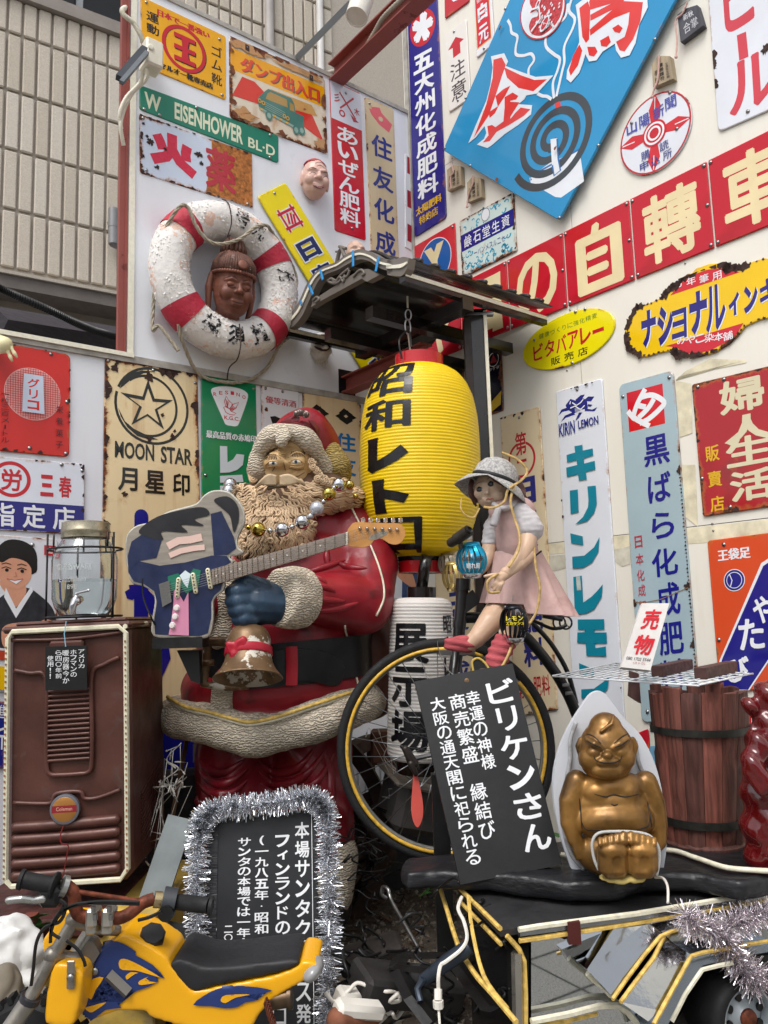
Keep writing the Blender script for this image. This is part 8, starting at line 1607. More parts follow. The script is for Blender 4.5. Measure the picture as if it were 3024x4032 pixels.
tp_ = MB(); tp_.cap(W_(172,1295,JY-.12), W_(165,1298,JY-.15), .013, .015); tp_.chain([W_(163,1296,JY-.155), W_(158,1308,JY-.16), W_(157,1322,JY-.16)], [.012,.011,.009]); tp_.cap(W_(165,1282,JY-.155), W_(166,1295,JY-.155), .005); tp_.chain([W_(163,1282,JY-.155), W_(180,1278,JY-.16), W_(192,1275,JY-.165)], [.004,.0045,.005]); remesh(tp_, .003, 1).part('tap', jr, CHROME, True)
pr = Cut(jr, lambda u, v, o: JT @ V3(((67.6*k+.0012)*cos(radians(u-90)), (67.6*k+.0012)*sin(radians(u-90)), v*Hj)), step=.0002); pr.sc = (14, .2); EMB = M('#dfe4e4', .15, trans=.6, var=0, name='embossed_glass')
pr.text('GLASSWARE', (-32,.66,32,.58), EMB, .02); pr.text('Established', (-26,.5,22,.43), EMB, .01); pr.text('1898', (-14,.40,8,.34), EMB, .01); pr.done()
st_ = MB(); BWR = .0035
z0 = W_(180,1352,JY).z; zr = W_(180,1187,JY).z; cj = W_(182,1332,JY); rA = 78*k
st_.tube([(cj.x+rA*cos(radians(a)), cj.y+rA*.85*sin(radians(a)), zr) for a in range(0,361,15)], BWR, 6, caps=False); st_.tube([(cj.x+rA*cos(radians(a)), cj.y+rA*.85*sin(radians(a)), z0+.03) for a in range(0,361,15)], BWR, 6, caps=False)
for a in (-25, 205, 60, 120):
 q = V3((cj.x+rA*cos(radians(a)), cj.y+rA*.85*sin(radians(a)), 0)); st_.tube([q+V3((0,0,z0-.01)), q+V3((0,0,zr+.05)), q+V3((.02 if cos(radians(a)) < 0 else -.02,0,zr+.05)), q+V3((.02 if cos(radians(a)) < 0 else -.02,0,zr))], BWR, 6)
st_.top('wire_stand', 'black wire stand holding the glass dispenser', 'stand', BLACK, True)
m_ = MB(); m_.tube(spline([W_(308,1250,2.6), W_(310,1290,2.6), W_(325,1330,2.58), W_(335,1350,2.6)], 5), .003, 5); m_.top('guitar_cable', 'thin black cable hanging behind the guitar body', 'cable', BLACK)
m_ = MB(); m_.cap(at('i',-40,10,2.85), at('i',35,15,2.8), .04, .03)
for a, b in (((35,0),(100,150)), ((45,-30),(140,120))):
 pts = [at('i', a[0]+(b[0]-a[0])*t, a[1]+(b[1]-a[1])*t, 2.8) for t in (0,.3,.45,.6,.75,1)]; m_.tube(pts, [.008,.0065,.009,.0055,.0075,.004], 10)
m_.top('turned_stool', 'cream turned stool legs sticking in at the left edge above the red sign', 'stool', M('#d8cfa4', .45, name='cream_paint'), True)
# ---- blackboard with silver tinsel
KY = 2.38; kb, pr = board('blackboard', 'tall black notice board with white writing below the santa', [(462,1762,KY+.03),(683,1748,KY+.03),(690,2262,KY-.12),(452,2262,KY-.12)], .02, M('#1d1f23', .42, var=.15, vs=4, bump=.0005, bs=30, name='chalkboard'), 'board')
for t, q in (('本場サンタクロース発祥', (.79,.05,.93,1.0)), ('フィンランドの', (.6,.105,.74,.55)), ('(一九八五年・昭和', (.405,.105,.535,.545)), ('サンタの本場では一年中', (.24,.11,.365,.60)), ('二〇', (.12,.5,.2,.57)), ('〇八〇', (-.03,.5,.05,.6)), ('ロ', (.57,.84,.7,.92))): pr.vtext(t, q, CHK, .035 if q[1] < .2 else .02, .88)
pr.line([(.955,.0),(.955,1)], .006, CHK, 1); pr.rect(-.06,0,.045,1.0, M('#2a2a2e', .3, bump=.003, bs=30, stretch=(.1,.1,3), name='wrapped_film')); pr.done()
tn = MB(); r = random.Random(31)
path = spline([W_(x, y, KY+.0-(y-1760)*.0003) for x, y in ((425,2280),(423,2150),(425,2000),(424,1900),(430,1800),(440,1765),(470,1745),(530,1740),(600,1732),(660,1722),(690,1732),(706,1765),(708,1850),(712,1950),(710,2080),(706,2200),(703,2290))], 14)
for i in range(9500):
 t = r.random()*(len(path)-2); j = int(t); p = path[j].lerp(path[j+1], t-j); d = V3((r.gauss(0,1), r.gauss(0,1), r.gauss(0,1))); tg_ = (path[j+1]-path[j]).normalized(); d = (d-tg_*d.dot(tg_)*.75).normalized(); L = r.uniform(.022, .043); w2 = d.cross(V3((r.random()-.5, r.random()-.5, r.random()-.5))).normalized()*.0010
 q = p+d*L+V3((0,0,-.003)); tn.v += [p-w2, p+w2, q+w2, q-w2]; k = len(tn.v); tn.f.append((k-4,k-3,k-2,k-1))
stuff(tn.top('tinsel', 'fluffy silver tinsel framing the black notice board', 'tinsel', M('#e4e6ea', .16, .95, var=.2, vs=300, name='silver_foil')))
# ---- mini motocross bike
MY = 1.98; bk_ = thing('mini_bike', 'yellow mini motocross bike with blue flame graphics and rusty handlebar', 'motorbike', V3((W_(330,2150,MY).x, MY+.05, .02)));
YB_ = M('#e6a60c', .28, var=.05, vs=6, coat=.25, bump=.0006, bs=20, chips='#c9b48a', chipth=.76, chs=14, name='yellow_plastic'); BLU = M('#24366b', .35, var=.08, name='blue_decal'); ALU = M('#8f8a82', .4, .75, var=.3, vs=20, bump=.0006, bs=60, name='weathered_aluminium'); RST = M('#6a321c', .6, .35, var=.55, vs=45, bump=.0012, bs=90, name='rusted_bar')
UX = lambda x, y, d=MY: at('u', x, y, d); VX = lambda x, y, d=MY: at('v', x, y, d)
def puff(P_, d0, th, vox, mt, name, root, sm=6, disp=None):
 m_ = MB(); k = len(P_); m_.v = list(P_)+[p+V3((0,th,0)) for p in P_]; m_.f = [tuple(range(k)), tuple(range(2*k-1,k-1,-1))]+[(i,i+k,(i+1)%k+k,(i+1)%k) for i in range(k)]; g = remesh(m_, vox, sm, .5, disp); g.part(name, root, mt, True); return g
u2v = [UX(1110,825), UX(1230,845), UX(1400,930), UX(1570,1050), VX(130,960), VX(330,1190), VX(700,1120), VX(1000,1060), VX(1190,990), VX(1225,935), VX(1330,955), VX(1362,975), VX(1350,1015), VX(1270,1090), VX(1100,1180), VX(980,1260), VX(870,1380), VX(820,1480), VX(640,1560), VX(400,1520), VX(100,1440), VX(-30,1400), UX(1380,1550), UX(1090,1545), UX(960,1590), UX(840,1640), UX(780,1600), UX(735,1500), UX(760,1350), UX(830,1150), UX(940,960), UX(985,930), UX(1090,850)]
g1 = puff(u2v, 0, .15, .007, YB_, 'body_shell', bk_, 5); bt2 = bvh(g1)
def decal(vw, pts, n=2, mt=None, off=.004):
 P_ = spl2(pts, n); bm = bmesh.new(); vs = [bm.verts.new((x, y, 0)) for x, y in P_]; bm.faces.new(vs); bmesh.ops.triangulate(bm, faces=bm.faces)
 for ax in (0,1):
  a = min(p[ax] for p in P_); b = max(p[ax] for p in P_); c = a+16
  while c < b: co_ = [0,0,0]; co_[ax] = c; no = [0,0,0]; no[ax] = 1; bmesh.ops.bisect_plane(bm, geom=bm.verts[:]+bm.edges[:]+bm.faces[:], plane_co=co_, plane_no=no); c += 16
 bm.verts.index_update(); m_ = MB(); ok = {}
 for v in bm.verts:
  p = onto(bt2, vw, v.co.x, v.co.y, off)
  if p: ok[v.index] = len(m_.v); m_.v.append(p)
 m_.f = [tuple(ok[v.index] for v in f.verts) for f in bm.faces if all(v.index in ok for v in f.verts)]; bm.free(); return m_.part('flame_decal', bk_, mt or BLU, True)
decal('u', [(1000,900),(1100,885),(1190,920),(1275,980),(1270,1010),(1430,1100),(1540,1225),(1400,1160),(1480,1255),(1290,1340),(1240,1330),(1030,1175),(985,1215),(850,1450),(980,1440),(1060,1450),(1140,1500),(990,1520),(820,1640),(745,1560),(735,1490),(770,1330),(830,1140),(900,1020)])
YD = M('#e6a60c', .3, name='yellow_decal')
for P_ in ([(1120,1060),(1160,1040),(1250,1070),(1400,1150),(1500,1215),(1380,1180),(1270,1150),(1150,1145),(1118,1110)], [(1190,1235),(1180,1200),(1230,1165),(1300,1172),(1270,1180),(1220,1215)], [(1300,1275),(1310,1245),(1390,1210),(1350,1245),(1470,1260),(1330,1285)], [(820,1300),(880,1225),(975,1215),(900,1330),(860,1420),(812,1370)], [(800,1500),(860,1480),(1000,1445),(900,1520),(850,1540)]): decal('u', P_, 2, YD, .0055)
decal('v', [(335,1290),(430,1210),(560,1155),(700,1138),(860,1145),(985,1175),(850,1200),(720,1215),(860,1248),(760,1270),(700,1305),(600,1318),(480,1300)]); decal('v', [(565,1235),(600,1208),(720,1200),(800,1203),(690,1225),(640,1250),(600,1272),(566,1260)], 2, YD, .0055); decal('v', [(-60,990),(0,1000),(60,1030),(105,1075),(30,1050),(-60,1040)])
# opening in the shroud (dark), rear plastics, seat
SEAT = M('#222225', .55, var=.1, bump=.0006, bs=120, name='black_vinyl'); puff([VX(*q) for q in spl2([(140,965),(200,925),(300,945),(400,985),(560,990),(750,972),(950,950),(1110,930),(1180,932),(1200,955),(1150,995),(1080,1025),(900,1068),(700,1108),(500,1152),(330,1195),(230,1100),(160,1020)], 3)], 0, .17, .007, SEAT, 'seat', bk_, 8)
m_ = MB(); q = [p+V3((0,-.003,0)) for p in (UX(1030,1175), UX(1255,1345), UX(1000,1425), UX(850,1450))]; m_.v = q+[p+V3((0,.01,0)) for p in q]; m_.f = [(0,1,2,3),(7,6,5,4),(0,4,5,1),(1,5,6,2),(2,6,7,3),(3,7,4,0)]; m_.part('shroud_opening', bk_, BLACK)
m_ = MB(); m_.tube([UX(1010,1195,MY-.006), UX(1195,1370,MY-.006)], .014, 4); m_.part('frame_spar', bk_, M('#77736c', .4, .4, name='grey_frame'))
m_ = MB(Matrix.Translation(UX(1420,850,MY+.04)) @ V3((.3,-.6,.75)).to_track_quat('Z','Y').to_matrix().to_4x4()); pr_ = [];
m_.lathe([(.012,-.012),(.03,-.012),(.031,.012),(.026,.02),(.001,.021)], 8); m_.part('fuel_cap', bk_, M('#1c1c1f', .5, name='black_cap'), 40)
# front fender, number plate, fork, clamps
q = spl2([(500,1110),(560,1090),(700,1130),(765,1180),(765,1300),(740,1480),(690,1659),(640,1700),(440,1680),(400,1620),(420,1450),(450,1250)], 3); puff([UX(x, y, MY-.07) for x, y in q], 0, .09, .008, YB_, 'front_fender', bk_, 6)
q = [(530,640),(640,600),(980,620),(1010,680),(700,720),(520,960),(440,1040),(395,960),(400,870),(480,760)]; puff([UX(x, y, MY+.10) for x, y in spl2(q, 2)], 0, .03, .006, YB_, 'number_plate', bk_, 3)
def tb2(pts, r, mt, name, n=12, up=None): m_ = MB(); m_.tube(pts, r, n, up=up); return m_.part(name, bk_, mt, 50)
tb2([UX(700,680,MY-.03), UX(500,1020,MY-.05), UX(280,1420,MY-.07)], .0155, ALU, 'fork_tube'); tb2([UX(295,1400,MY-.07), UX(270,1450,MY-.07)], .023, M('#2a2a30', .4, name='fork_seal'), 'fork_seal'); tb2([UX(275,1440,MY-.07), UX(60,1760,MY-.09)], .021, ALU, 'fork_slider')
tb2([UX(860,820,MY+.03), UX(700,1070,MY+.01)], .024, ALU, 'steering_tube'); m_ = MB(); q = [UX(x, y, MY-.01) for x, y in ((820,880),(870,890),(930,1000),(830,1160),(790,1165),(690,1100),(700,1040))]; k = len(q); m_.v = q+[p+V3((0,.03,0)) for p in q]; m_.f = [tuple(range(k)), tuple(range(2*k-1,k-1,-1))]+[(i,i+k,(i+1)%k+k,(i+1)%k) for i in range(k)]; m_.part('gusset', bk_, M('#6f6d6b', .45, .4, name='grey_gusset'))
m_ = MB(); m_.chain([UX(690,690,MY-.03), UX(820,740,MY-.02), UX(930,760,MY-.01), UX(1080,780,MY+.02)], [.020,.013,.016,.014]); m_.chain([UX(490,1010,MY-.05), UX(600,1030,MY-.03), UX(700,1060,MY-.02)], [.02,.014,.016]); remesh(m_, .004, 1).part('triple_clamp', bk_, ALU, True)
for x in (875, 1022): m_ = MB(); m_.box(UX(x,650,MY-.045), (.026,.045,.042), bev=.006); m_.box(UX(x-15,735,MY-.04), (.024,.03,.035), bev=.004); c = m_.part('bar_clamp', bk_, M('#b5b2aa', .35, .8, name='cast_aluminium')); [ (lambda mm: (mm.lathe([(.006,-.006),(.006,.006)], 6, Matrix.Translation(UX(x+dx,y,MY-.07))), mm.part('bolt', c, STEEL)))(MB()) for dx, y in ((-3,585),(15,660)) ]
m_ = MB(); m_.lathe([(.012,-.006),(.012,.008),(.004,.012)], 6, Matrix.Translation(UX(910,750,MY-.03))); m_.part('stem_nut', bk_, M('#9a8454', .35, .7, name='brass_nut'))
tb2(spline([UX(620,370,MY-.06), UX(690,440,MY-.06), UX(700,560,MY-.055), UX(740,640,MY-.05), UX(860,665,MY-.045), UX(1040,670,MY-.045), UX(1130,665,MY-.04), UX(1220,620,MY-.03), UX(1330,530,MY-.02), UX(1440,490,MY-.01)], 6), .0145, RST, 'handlebar', 14); tb2([UX(725,425,MY-.06), UX(1335,515,MY-.02)], .0055, RST, 'crossbar', 8)
m_ = MB(); a, b = UX(200,310,MY-.08), UX(500,365,MY-.07); m_.tube([a,b], .0185, 20); m_.lathe([(.001,-.004),(.022,-.004),(.023,.004),(.018,.006)], 20, Matrix.Translation(a) @ (b-a).to_track_quat('Z','Y').to_matrix().to_4x4()); m_.tube([UX(500,362,MY-.07), UX(520,366,MY-.07)], .029, 20); m_.part('grip', bk_, RUBBER, 50)
m_ = MB(); m_.tube([at('v',210,455,MY+.0), at('v',465,485,MY-.02)], .018, 20); m_.tube([at('v',465,485,MY-.02), at('v',490,488,MY-.02)], .021, 20); m_.part('grip', bk_, RUBBER, 50)
tb2([UX(1440,495,MY-.01), UX(1510,500,MY-.005)], .019, M('#b5a27a', .3, .8, name='brass_ring'), 'bar_ring'); tb2([UX(1520,505,MY-.005), UX(1640,520,MY)], .031, M('#35383d', .45, name='grey_plastic'), 'throttle_housing', 16); tb2([UX(575,368,MY-.065), UX(620,378,MY-.06)], .024, M('#a9a9a5', .3, .8, name='clamp_steel'), 'bar_ring')
m_ = MB(); m_.chain([UX(80,505,MY-.1), UX(200,490,MY-.1), UX(320,505,MY-.09), UX(400,490,MY-.08)], [.008,.009,.008,.011]); remesh(m_, .003, 1).part('brake_lever', bk_, M('#b9b9b6', .25, .9, name='lever_alloy'), True); m_ = MB(); m_.box(UX(470,470,MY-.07), (.05,.03,.045), bev=.01); m_.part('lever_mount', bk_, BLACK); m_ = MB(Matrix.Translation(UX(1555,620,MY-.03)) @ Matrix.Rotation(pi/2,4,'X')); m_.lathe([(.018,-.01),(.018,.01)], 16); m_.part('lever_mount', bk_, BLACK, 40)
for P_ in ([(560,500),(615,560),(560,700),(420,760),(340,900),(310,1150),(290,1300)], [(600,560),(500,700),(480,800),(560,860)], [(1300,525),(900,520),(650,570),(540,660),(480,780),(470,900)], [(620,880),(720,960),(780,1060),(795,1120)], [(1510,610),(1400,660),(1290,690)], [(1300,540),(1000,530),(720,540),(560,620)]): tb2(spline([UX(x, y, MY-.09) for x, y in P_], 6), .004, BLACK, 'control_cable', 6)
m_ = MB(); m_.box(UX(660,1200,MY-.075), (.018,.004,.06), bev=.002); m_.part('fender_strap', bk_, ALU);
for vw, x, y in (('u',660,1225), ('u',888,1165)): m_ = MB(Matrix.Translation(at(vw, x, y, MY-.08 if x < 700 else MY-.004)) @ Matrix.Rotation(pi/2,4,'X')); m_.lathe([(.009,0),(.008,.004),(.003,.006)], 14); m_.part('screw', bk_, STEEL, True)
m_ = MB(); m_.tube([VX(940,1260,MY+.02), VX(1110,1230,MY+.02)], .022, 16); m_.tube([VX(1110,1230,MY+.02), VX(1140,1226,MY+.02)], .027, 16); m_.part('exhaust', bk_, M('#5c4a38', .4, .7, var=.4, vs=30, name='heat_stained_steel'), 50); m_ = MB(); m_.ball(VX(1310,1000,MY+.03), (.03,.05,.02), Matrix.Rotation(-.7,3,'Y')); m_.part('tail_light', bk_, M('#9a9a9a', .15, .1, name='clear_lens'), True)
ch = MB(); r = random.Random(2)
for i in range(14): a = VX(930+i*5, 1270+i*16, MY-.02); ch.tube([a+V3((.006*cos(t)*(1 if i%2 else .3), .006*cos(t)*(.3 if i%2 else 1), .01*sin(t))) for t in (0,1,2,3,4,5,6.28)], .002, 5)
ch.part('chain', bk_, RST, True)['kind'] = 'stuff'
m_ = MB(); T = Matrix.Translation(UX(310,1990,MY+.02)) @ Matrix.Rotation(pi/2,4,'X') @ Matrix.Rotation(-.2,4,'Y'); m_.lathe([(.09,-.03),(.125,-.03),(.14,-.012),(.14,.012),(.125,.03),(.09,.03)], 36, T)
for i in range(30):
 for s_ in (-1, 1): a = 2*pi*(i+.25*s_)/30; m_.box(T @ V3((.143*cos(a), .143*sin(a), .014*s_)), (.016,.02,.012), Matrix.Rotation(-a,3,'Y'))
m_.part('front_tyre', bk_, RUBBER)
# ================================================================ TRAILER AND THE CLUTTER ON THE GROUND
TZ = SZ-.062; A_, B_, C_2 = PZ(1081,2010,TZ), PZ(1659,1923,TZ), PZ(990,1919,TZ); fd = (B_-A_).normalized(); fn = V3((fd.y, -fd.x, 0)); fn = fn if fn.y < 0 else -fn
PT = Plane(A_, fn, fd); PT.o.z = 0; L_ = (B_-A_).length*1.35; bk3 = (C_2-A_); tr3 = thing('trailer', 'mirror-sided chrome trailer with amber light tapes and a wheel arch', 'trailer', V3(((A_+B_)/2).to_tuple()[:2]+(0,)))
MIR = M('#c9cccf', .03, 1, var=.02, name='mirror_steel'); MR2 = M('#b9bcbe', .09, 1, var=.05, bump=.0015, bs=6, name='polished_sheet'); TOPM = M('#1f1f21', .6, var=.3, vs=10, blot='#4a4034', bls=12, blth=.6, name='black_deck')
def slabp(pts, th, mt, name, root): m_ = MB(); k = len(pts); m_.v = list(pts)+[p-V3((0,0,th)) for p in pts]; m_.f = [tuple(range(k)), tuple(range(2*k-1,k-1,-1))]+[(i,i+k,(i+1)%k+k,(i+1)%k) for i in range(k)]; return m_.part(name, root, mt)
slabp([A_, A_+fd*L_, A_+fd*L_+bk3, C_2], .014, TOPM, 'deck', tr3)
def fpan(vw, pts, off, mt, name, th=.012):
 q = [PT.hit(vw, p[0], p[1], p[2] if len(p) > 2 else off) for p in pts]; m_ = MB(); k = len(q); m_.v = q+[p-fn*th for p in q]; m_.f = [tuple(range(k)), tuple(range(2*k-1,k-1,-1))]+[(i,i+k,(i+1)%k+k,(i+1)%k) for i in range(k)]; return m_.part(name, tr3, mt)
z1 = TZ-.016; q = [A_+fd*.012, A_+fd*(L_*.50)]
m_ = MB(); m_.v = [V3((p.x,p.y,z)) for p in (A_, A_+fd*L_*.62) for z in (z1,.12)]; m_.f = [(0,1,3,2)]; fpan('t', [(-60,1030),(1180,850),(900,1750),(-60,1900)], -.004, MIR, 'mirror_panel')
fpan('t', [(540,965,.012),(770,925,.008),(882,992,.02),(540,1470,.11),(345,1262,.07)], .025, MR2, 'flared_panel', .03); fpan('t', [(905,1022,.02),(975,1078,.03),(1095,1152,.045),(868,1560,.13),(790,1640,.15),(590,1500,.12)], .045, MR2, 'flared_panel', .05)
fpan('t', [(880,985),(1090,945),(1400,900),(1700,860),(1700,1080),(1310,1130),(1110,1150),(975,1075)], .02, MR2, 'arch_top', .03); fpan('t', [(1100,1155),(1310,1132),(1700,1075),(1700,1130),(1400,1180),(1185,1235),(900,1720),(800,1720),(868,1570)], .06, M('#a9b4c2', .2, .8, var=.05, name='blue_steel_rim'), 'arch_rim', .06)
m_ = MB(); k0 = A_+bk3*.96; m_.v = [A_+bk3*.02+fd*.02, k0+fd*.02, k0+fd*L_, A_+fd*L_+bk3*.02]; m_.v += [V3((p.x,p.y,.16)) for p in m_.v]; m_.v = [p+bk3*.05 if i % 4 in (0,3) else p for i, p in enumerate(m_.v)]; m_.v = [V3((p.x,p.y,z1-.002 if i < 4 else .16)) for i, p in enumerate(m_.v)]
m_.f = [(0,1,5,4),(1,2,6,5),(4,5,6,7)]; m_.part('dark_side', tr3, M('#17171a', .2, .3, var=.3, name='smoked_panel'))
def lt(vw, pts, off, r, mt, name='light_tape', plane=PT): m_ = MB(); m_.tube([plane.hit(vw, p[0], p[1], p[2] if len(p) > 2 else off) for p in pts], r, 6); return m_.part(name, tr3, mt, 40)
lt('t', [(-150,975),(0,950),(700,860),(1250,768),(1700,690)], .012, .007, WT_); lt('t', [(-150,1000),(0,978),(700,885),(1250,792),(1700,712)], .006, .009, M('#9da0a3', .2, .9, name='chrome_rail'), 'rail'); lt('t', [(-145,1055),(0,1035),(700,925),(1250,830),(1700,755)], .008, .0062, YT)
lt('t', [(530,1480,.125),(620,1350,.1),(760,1160,.06),(880,1020,.035),(960,985,.04),(1100,960,.04)], .05, .0045, YT); lt('t', [(590,1500,.135),(700,1350,.1),(830,1180,.06),(905,1020,.03)], .07, .005, YT); lt('t', [(830,1660,.16),(900,1530,.14),(1010,1330,.1),(1100,1165,.07),(1180,1140),(1320,1115),(1700,1050)], .08, .005, YT); lt('t', [(960,1640),(1060,1440),(1180,1265),(1300,1235),(1400,1215)], .085, .0055, WT_)
lt('t', [(-60,1640),(200,1590),(430,1530),(560,1525),(640,1570),(700,1640),(720,1700)], .02, .008, WT_); lt('t', [(-60,1672),(200,1640),(420,1585)], .01, .005, YT); lt('t', [(350,1290),(400,1340),(470,1390),(520,1450)], .04, .0075, WT_)
lt('s', [(1215,1195),(1300,1290),(1335,1370),(1345,1600),(1345,1810)], .008, .006, YT); lt('s', [(1285,1310),(1295,1820)], .004, .014, M('#a6a29a', .25, .8, name='corner_post'), 'corner_post')
m_ = MB(); m_.tube([A_+V3((0,0,.004)), C_2+V3((0,0,.004))], .006, 6); m_.tube([A_-V3((0,0,.03)), C_2-V3((0,0,.03))], .0055, 6); m_.part('light_tape', tr3, YT)
m_ = MB(); SL = lambda x, y, d: at('s', x, y, d); m_.tube(spline([SL(745,830,2.35), SL(800,1010,2.25), SL(880,1260,2.1), SL(990,1450,1.95), SL(1120,1600,1.85), SL(1280,1790,1.75)], 5), .006, 6); m_.tube(spline([SL(950,930,2.1), SL(980,1180,2.0), SL(1060,1480,1.9), SL(1220,1700,1.8)], 5), .005, 6); m_.part('light_tape', tr3, YT)
m_ = MB(); m_.box(PT.hit('t', 248, 990, .016), (.03,.02,.05)); m_.part('clip', tr3, M('#4a1a16', .4, name='red_brown_clip'))
wcn = PT.hit('t', 1475, 1590, .035); TWh = Matrix.Translation(wcn) @ fn.to_track_quat('Z','Y').to_matrix().to_4x4(); rk = (PT.hit('t', 1450, 1540)-PT.hit('t', 1450, 1400)).length/140
m_ = MB(TWh); R = 320*rk; m_.lathe([(R*.72,.02),(R*.78,.035),(R*.96,.03),(R,.01),(R,-.1),(R*.7,-.1)], 48, caps=False); m_.part('tyre', tr3, RUBBER, True)
m_ = MB(TWh); m_.lathe([(R*.72,.02),(R*.70,.03),(R*.66,.02),(R*.62,-.01)], 48, caps=False); n = 8
for i in range(48): a = 2*pi*i/48
m_.lathe([(R*.63,-.012),(R*.46,.0),(R*.40,.004),(R*.24,.012),(R*.2,.02)], 48, caps=False); m_.part('wheel_rim', tr3, M('#a3abb0', .45, .1, var=.1, name='painted_alloy'), True)
for i in range(8): a = 2*pi*i/8+.3; m_ = MB(TWh); m_.lathe([(R*.085,.004),(R*.085,.010),(R*.001,.0102)], 16, Matrix.Translation((R*.46*cos(a), R*.46*sin(a), .0)) @ Matrix.Diagonal((1,1.15,1,1))); m_.part('rim_hole', tr3, BLACK)
m_ = MB(TWh); m_.lathe([(R*.22,.018),(R*.2,.026),(.001,.027)], 20); m_.part('hub_cap', tr3, RST, True)
fpan('t', [(1240,1270),(1750,1130),(1750,1800),(880,1800)], -.12, BLACK, 'wheel_well')
def tinsel(name, label, pth, mt, N, L0, L1, w_=.0009, seed=1):
 t_ = MB(); r = random.Random(seed)
 for i in range(N):
  s_ = r.random()*(len(pth)-1.001); j = int(s_); p = pth[j].lerp(pth[j+1], s_-j); d = V3((r.gauss(0,1), r.gauss(0,1), r.gauss(0,1))).normalized(); tg_ = (pth[j+1]-pth[j]).normalized(); d = (d-tg_*d.dot(tg_)*.6).normalized(); w2 = d.cross(V3((r.random()-.5, r.random()-.5, r.random()-.5))).normalized()*w_; q = p+d*r.uniform(L0,L1)
  t_.v += [p-w2, p+w2, q+w2, q-w2]; k = len(t_.v); t_.f.append((k-4,k-3,k-2,k-1))
 return stuff(t_.top(name, label, 'tinsel', mt))
TH_ = lambda x, y: PT.hit('t', x, y, .07)
PKT = M('#eadfe4', .15, .95, var=.3, vs=200, name='pink_foil')
pth = spline([TH_(1060,860), TH_(1110,950), TH_(1200,930), TH_(1300,1010), TH_(1370,1130), TH_(1440,1230), TH_(1510,1320), TH_(1570,1370)], 8)+spline([TH_(1620,1350), TH_(1500,1230), TH_(1330,1020), TH_(1400,940), TH_(1500,900), TH_(1620,860), TH_(1720,860)], 8)
tinsel('tinsel', 'pink and silver tinsel draped over the trailer wheel arch', pth, PKT, 4200, .02, .05, seed=7)
# posts under the slab, wooden cart wheel, bin, slatted fence, boxes
mb = MB(); mb.box((W_(960,1960,2.5).x, 2.5, .5), (.05,.04,.84)); mb.top('slab_post', 'black post under the left end of the charred slab', 'post', BLACK)
cw = thing('cart_wheel', 'big dark wooden cart wheel standing behind the santa legs', 'cart wheel', W_(590,2060,3.42)); cc = W_(588,1800,3.42); Rw = .49; OW = M('#3a2a22', .8, var=.4, vs=14, bump=.0015, bs=50, name='old_oak');
m_ = MB(Matrix.Translation(cc) @ Matrix.Rotation(pi/2,4,'X')); m_.lathe([(Rw,-.03),(Rw,.03),(Rw-.055,.03),(Rw-.055,-.03),(Rw,-.03)], 56, caps=False); m_.part('felloe', cw, OW, 40); m_ = MB(Matrix.Translation(cc) @ Matrix.Rotation(pi/2,4,'X')); m_.lathe([(.06,-.08),(.075,0),(.06,.08),(.02,.085)], 24); m_.part('hub', cw, OW, 40)
sp_ = MB(); sp_.tube([(0,0,.05),(0,0,Rw-.04)], .018, 8); spm2 = sp_.mesh('spoke', True); spm2.materials.append(OW)
for i in range(12): o = link(spm2, 'spoke', cw); o.location = cc-org(cw); o.rotation_euler = (0, 2*pi*i/12+.2, 0)
c3 = copy_thing(cw, cw.location+V3((.33,.12,-.12)), 'second dark wooden cart wheel half hidden right of the santa', (.0,.3,.9))
lf = thing('louvre_fence', 'low white slatted fence in the corner behind the bicycle wheel', 'fence', PL.P(.25, .5, .05));
for i in range(15): m_ = MB(); wbox(m_, PL, .02+i*.045, .05+i*.045, .15, .82, .03, .045); m_.part('slat', lf, WHITEW)
m_ = MB(); wbox(m_, PL, .0, .72, .8, .83, .045, .06); wbox(m_, PL, .0, .72, .25, .28, .045, .06); m_.part('rail', lf, WHITEW)
def bxt(name, label, cat, u, v, d, sz, mt, rot=(0,0,0), bev=.01): m_ = MB(); m_.box(W_(u, v, d), sz, Euler(rot).to_matrix(), bev=bev); return m_.top(name, label, cat, mt, 30)
bxt('wooden_box', 'brown wooden box behind the lower white lantern', 'box', 838, 1612, 3.35, (.14,.12,.13), M('#6b4636', .7, var=.3, bump=.001, name='brown_plank'))
bxt('plastic_bin', 'grey plastic lidded bin behind the bicycle spokes', 'bin', 925, 1735, 3.25, (.34,.26,.2), M('#4a4745', .5, var=.2, name='grey_bin'), (.1,.25,.3), .03); bxt('bin_lid', 'beige plastic lid lying on the grey bin', 'lid', 930, 1690, 3.22, (.38,.3,.02), M('#8f877c', .5, name='beige_plastic'), (.1,.28,.3))
r = random.Random(17); DKC = [M(c, .7, var=.4, vs=9, bump=.001, name='dark_filler') for c in ('#1b1817', '#26201c', '#1d2022')]
for i, (lb, u, v, d, sz, rt) in enumerate((('black filler crate added to keep the gap right of the heater dark', 375, 1800, 3.2, (.2,.2,.45), (0,0,.3)), ('lower black filler crate added beside the blackboard tinsel', 380, 1960, 2.9, (.25,.2,.2), (0,.1,.2)), ('dark filler box added behind the grip of the mini bike', 350, 2080, 2.5, (.3,.2,.16), (0,.1,-.3)), ('dark filler case added under the trailer corner', 880, 2130, 2.2, (.3,.12,.07), (.2,.3,.5)), ('flat dark filler case added beside the cable heap', 800, 2060, 2.6, (.2,.1,.05), (.2,-.2,.2)), ('dark filler board added in the corner behind the bicycle', 850, 1850, 3.7, (.5,.03,.5), (-.2,0,.3)))):
 bxt('dark_filler_box', lb, 'box', u, v, d, sz, DKC[i % 3], rt)  # dark clutter added so the gaps stay dark instead of showing white wall
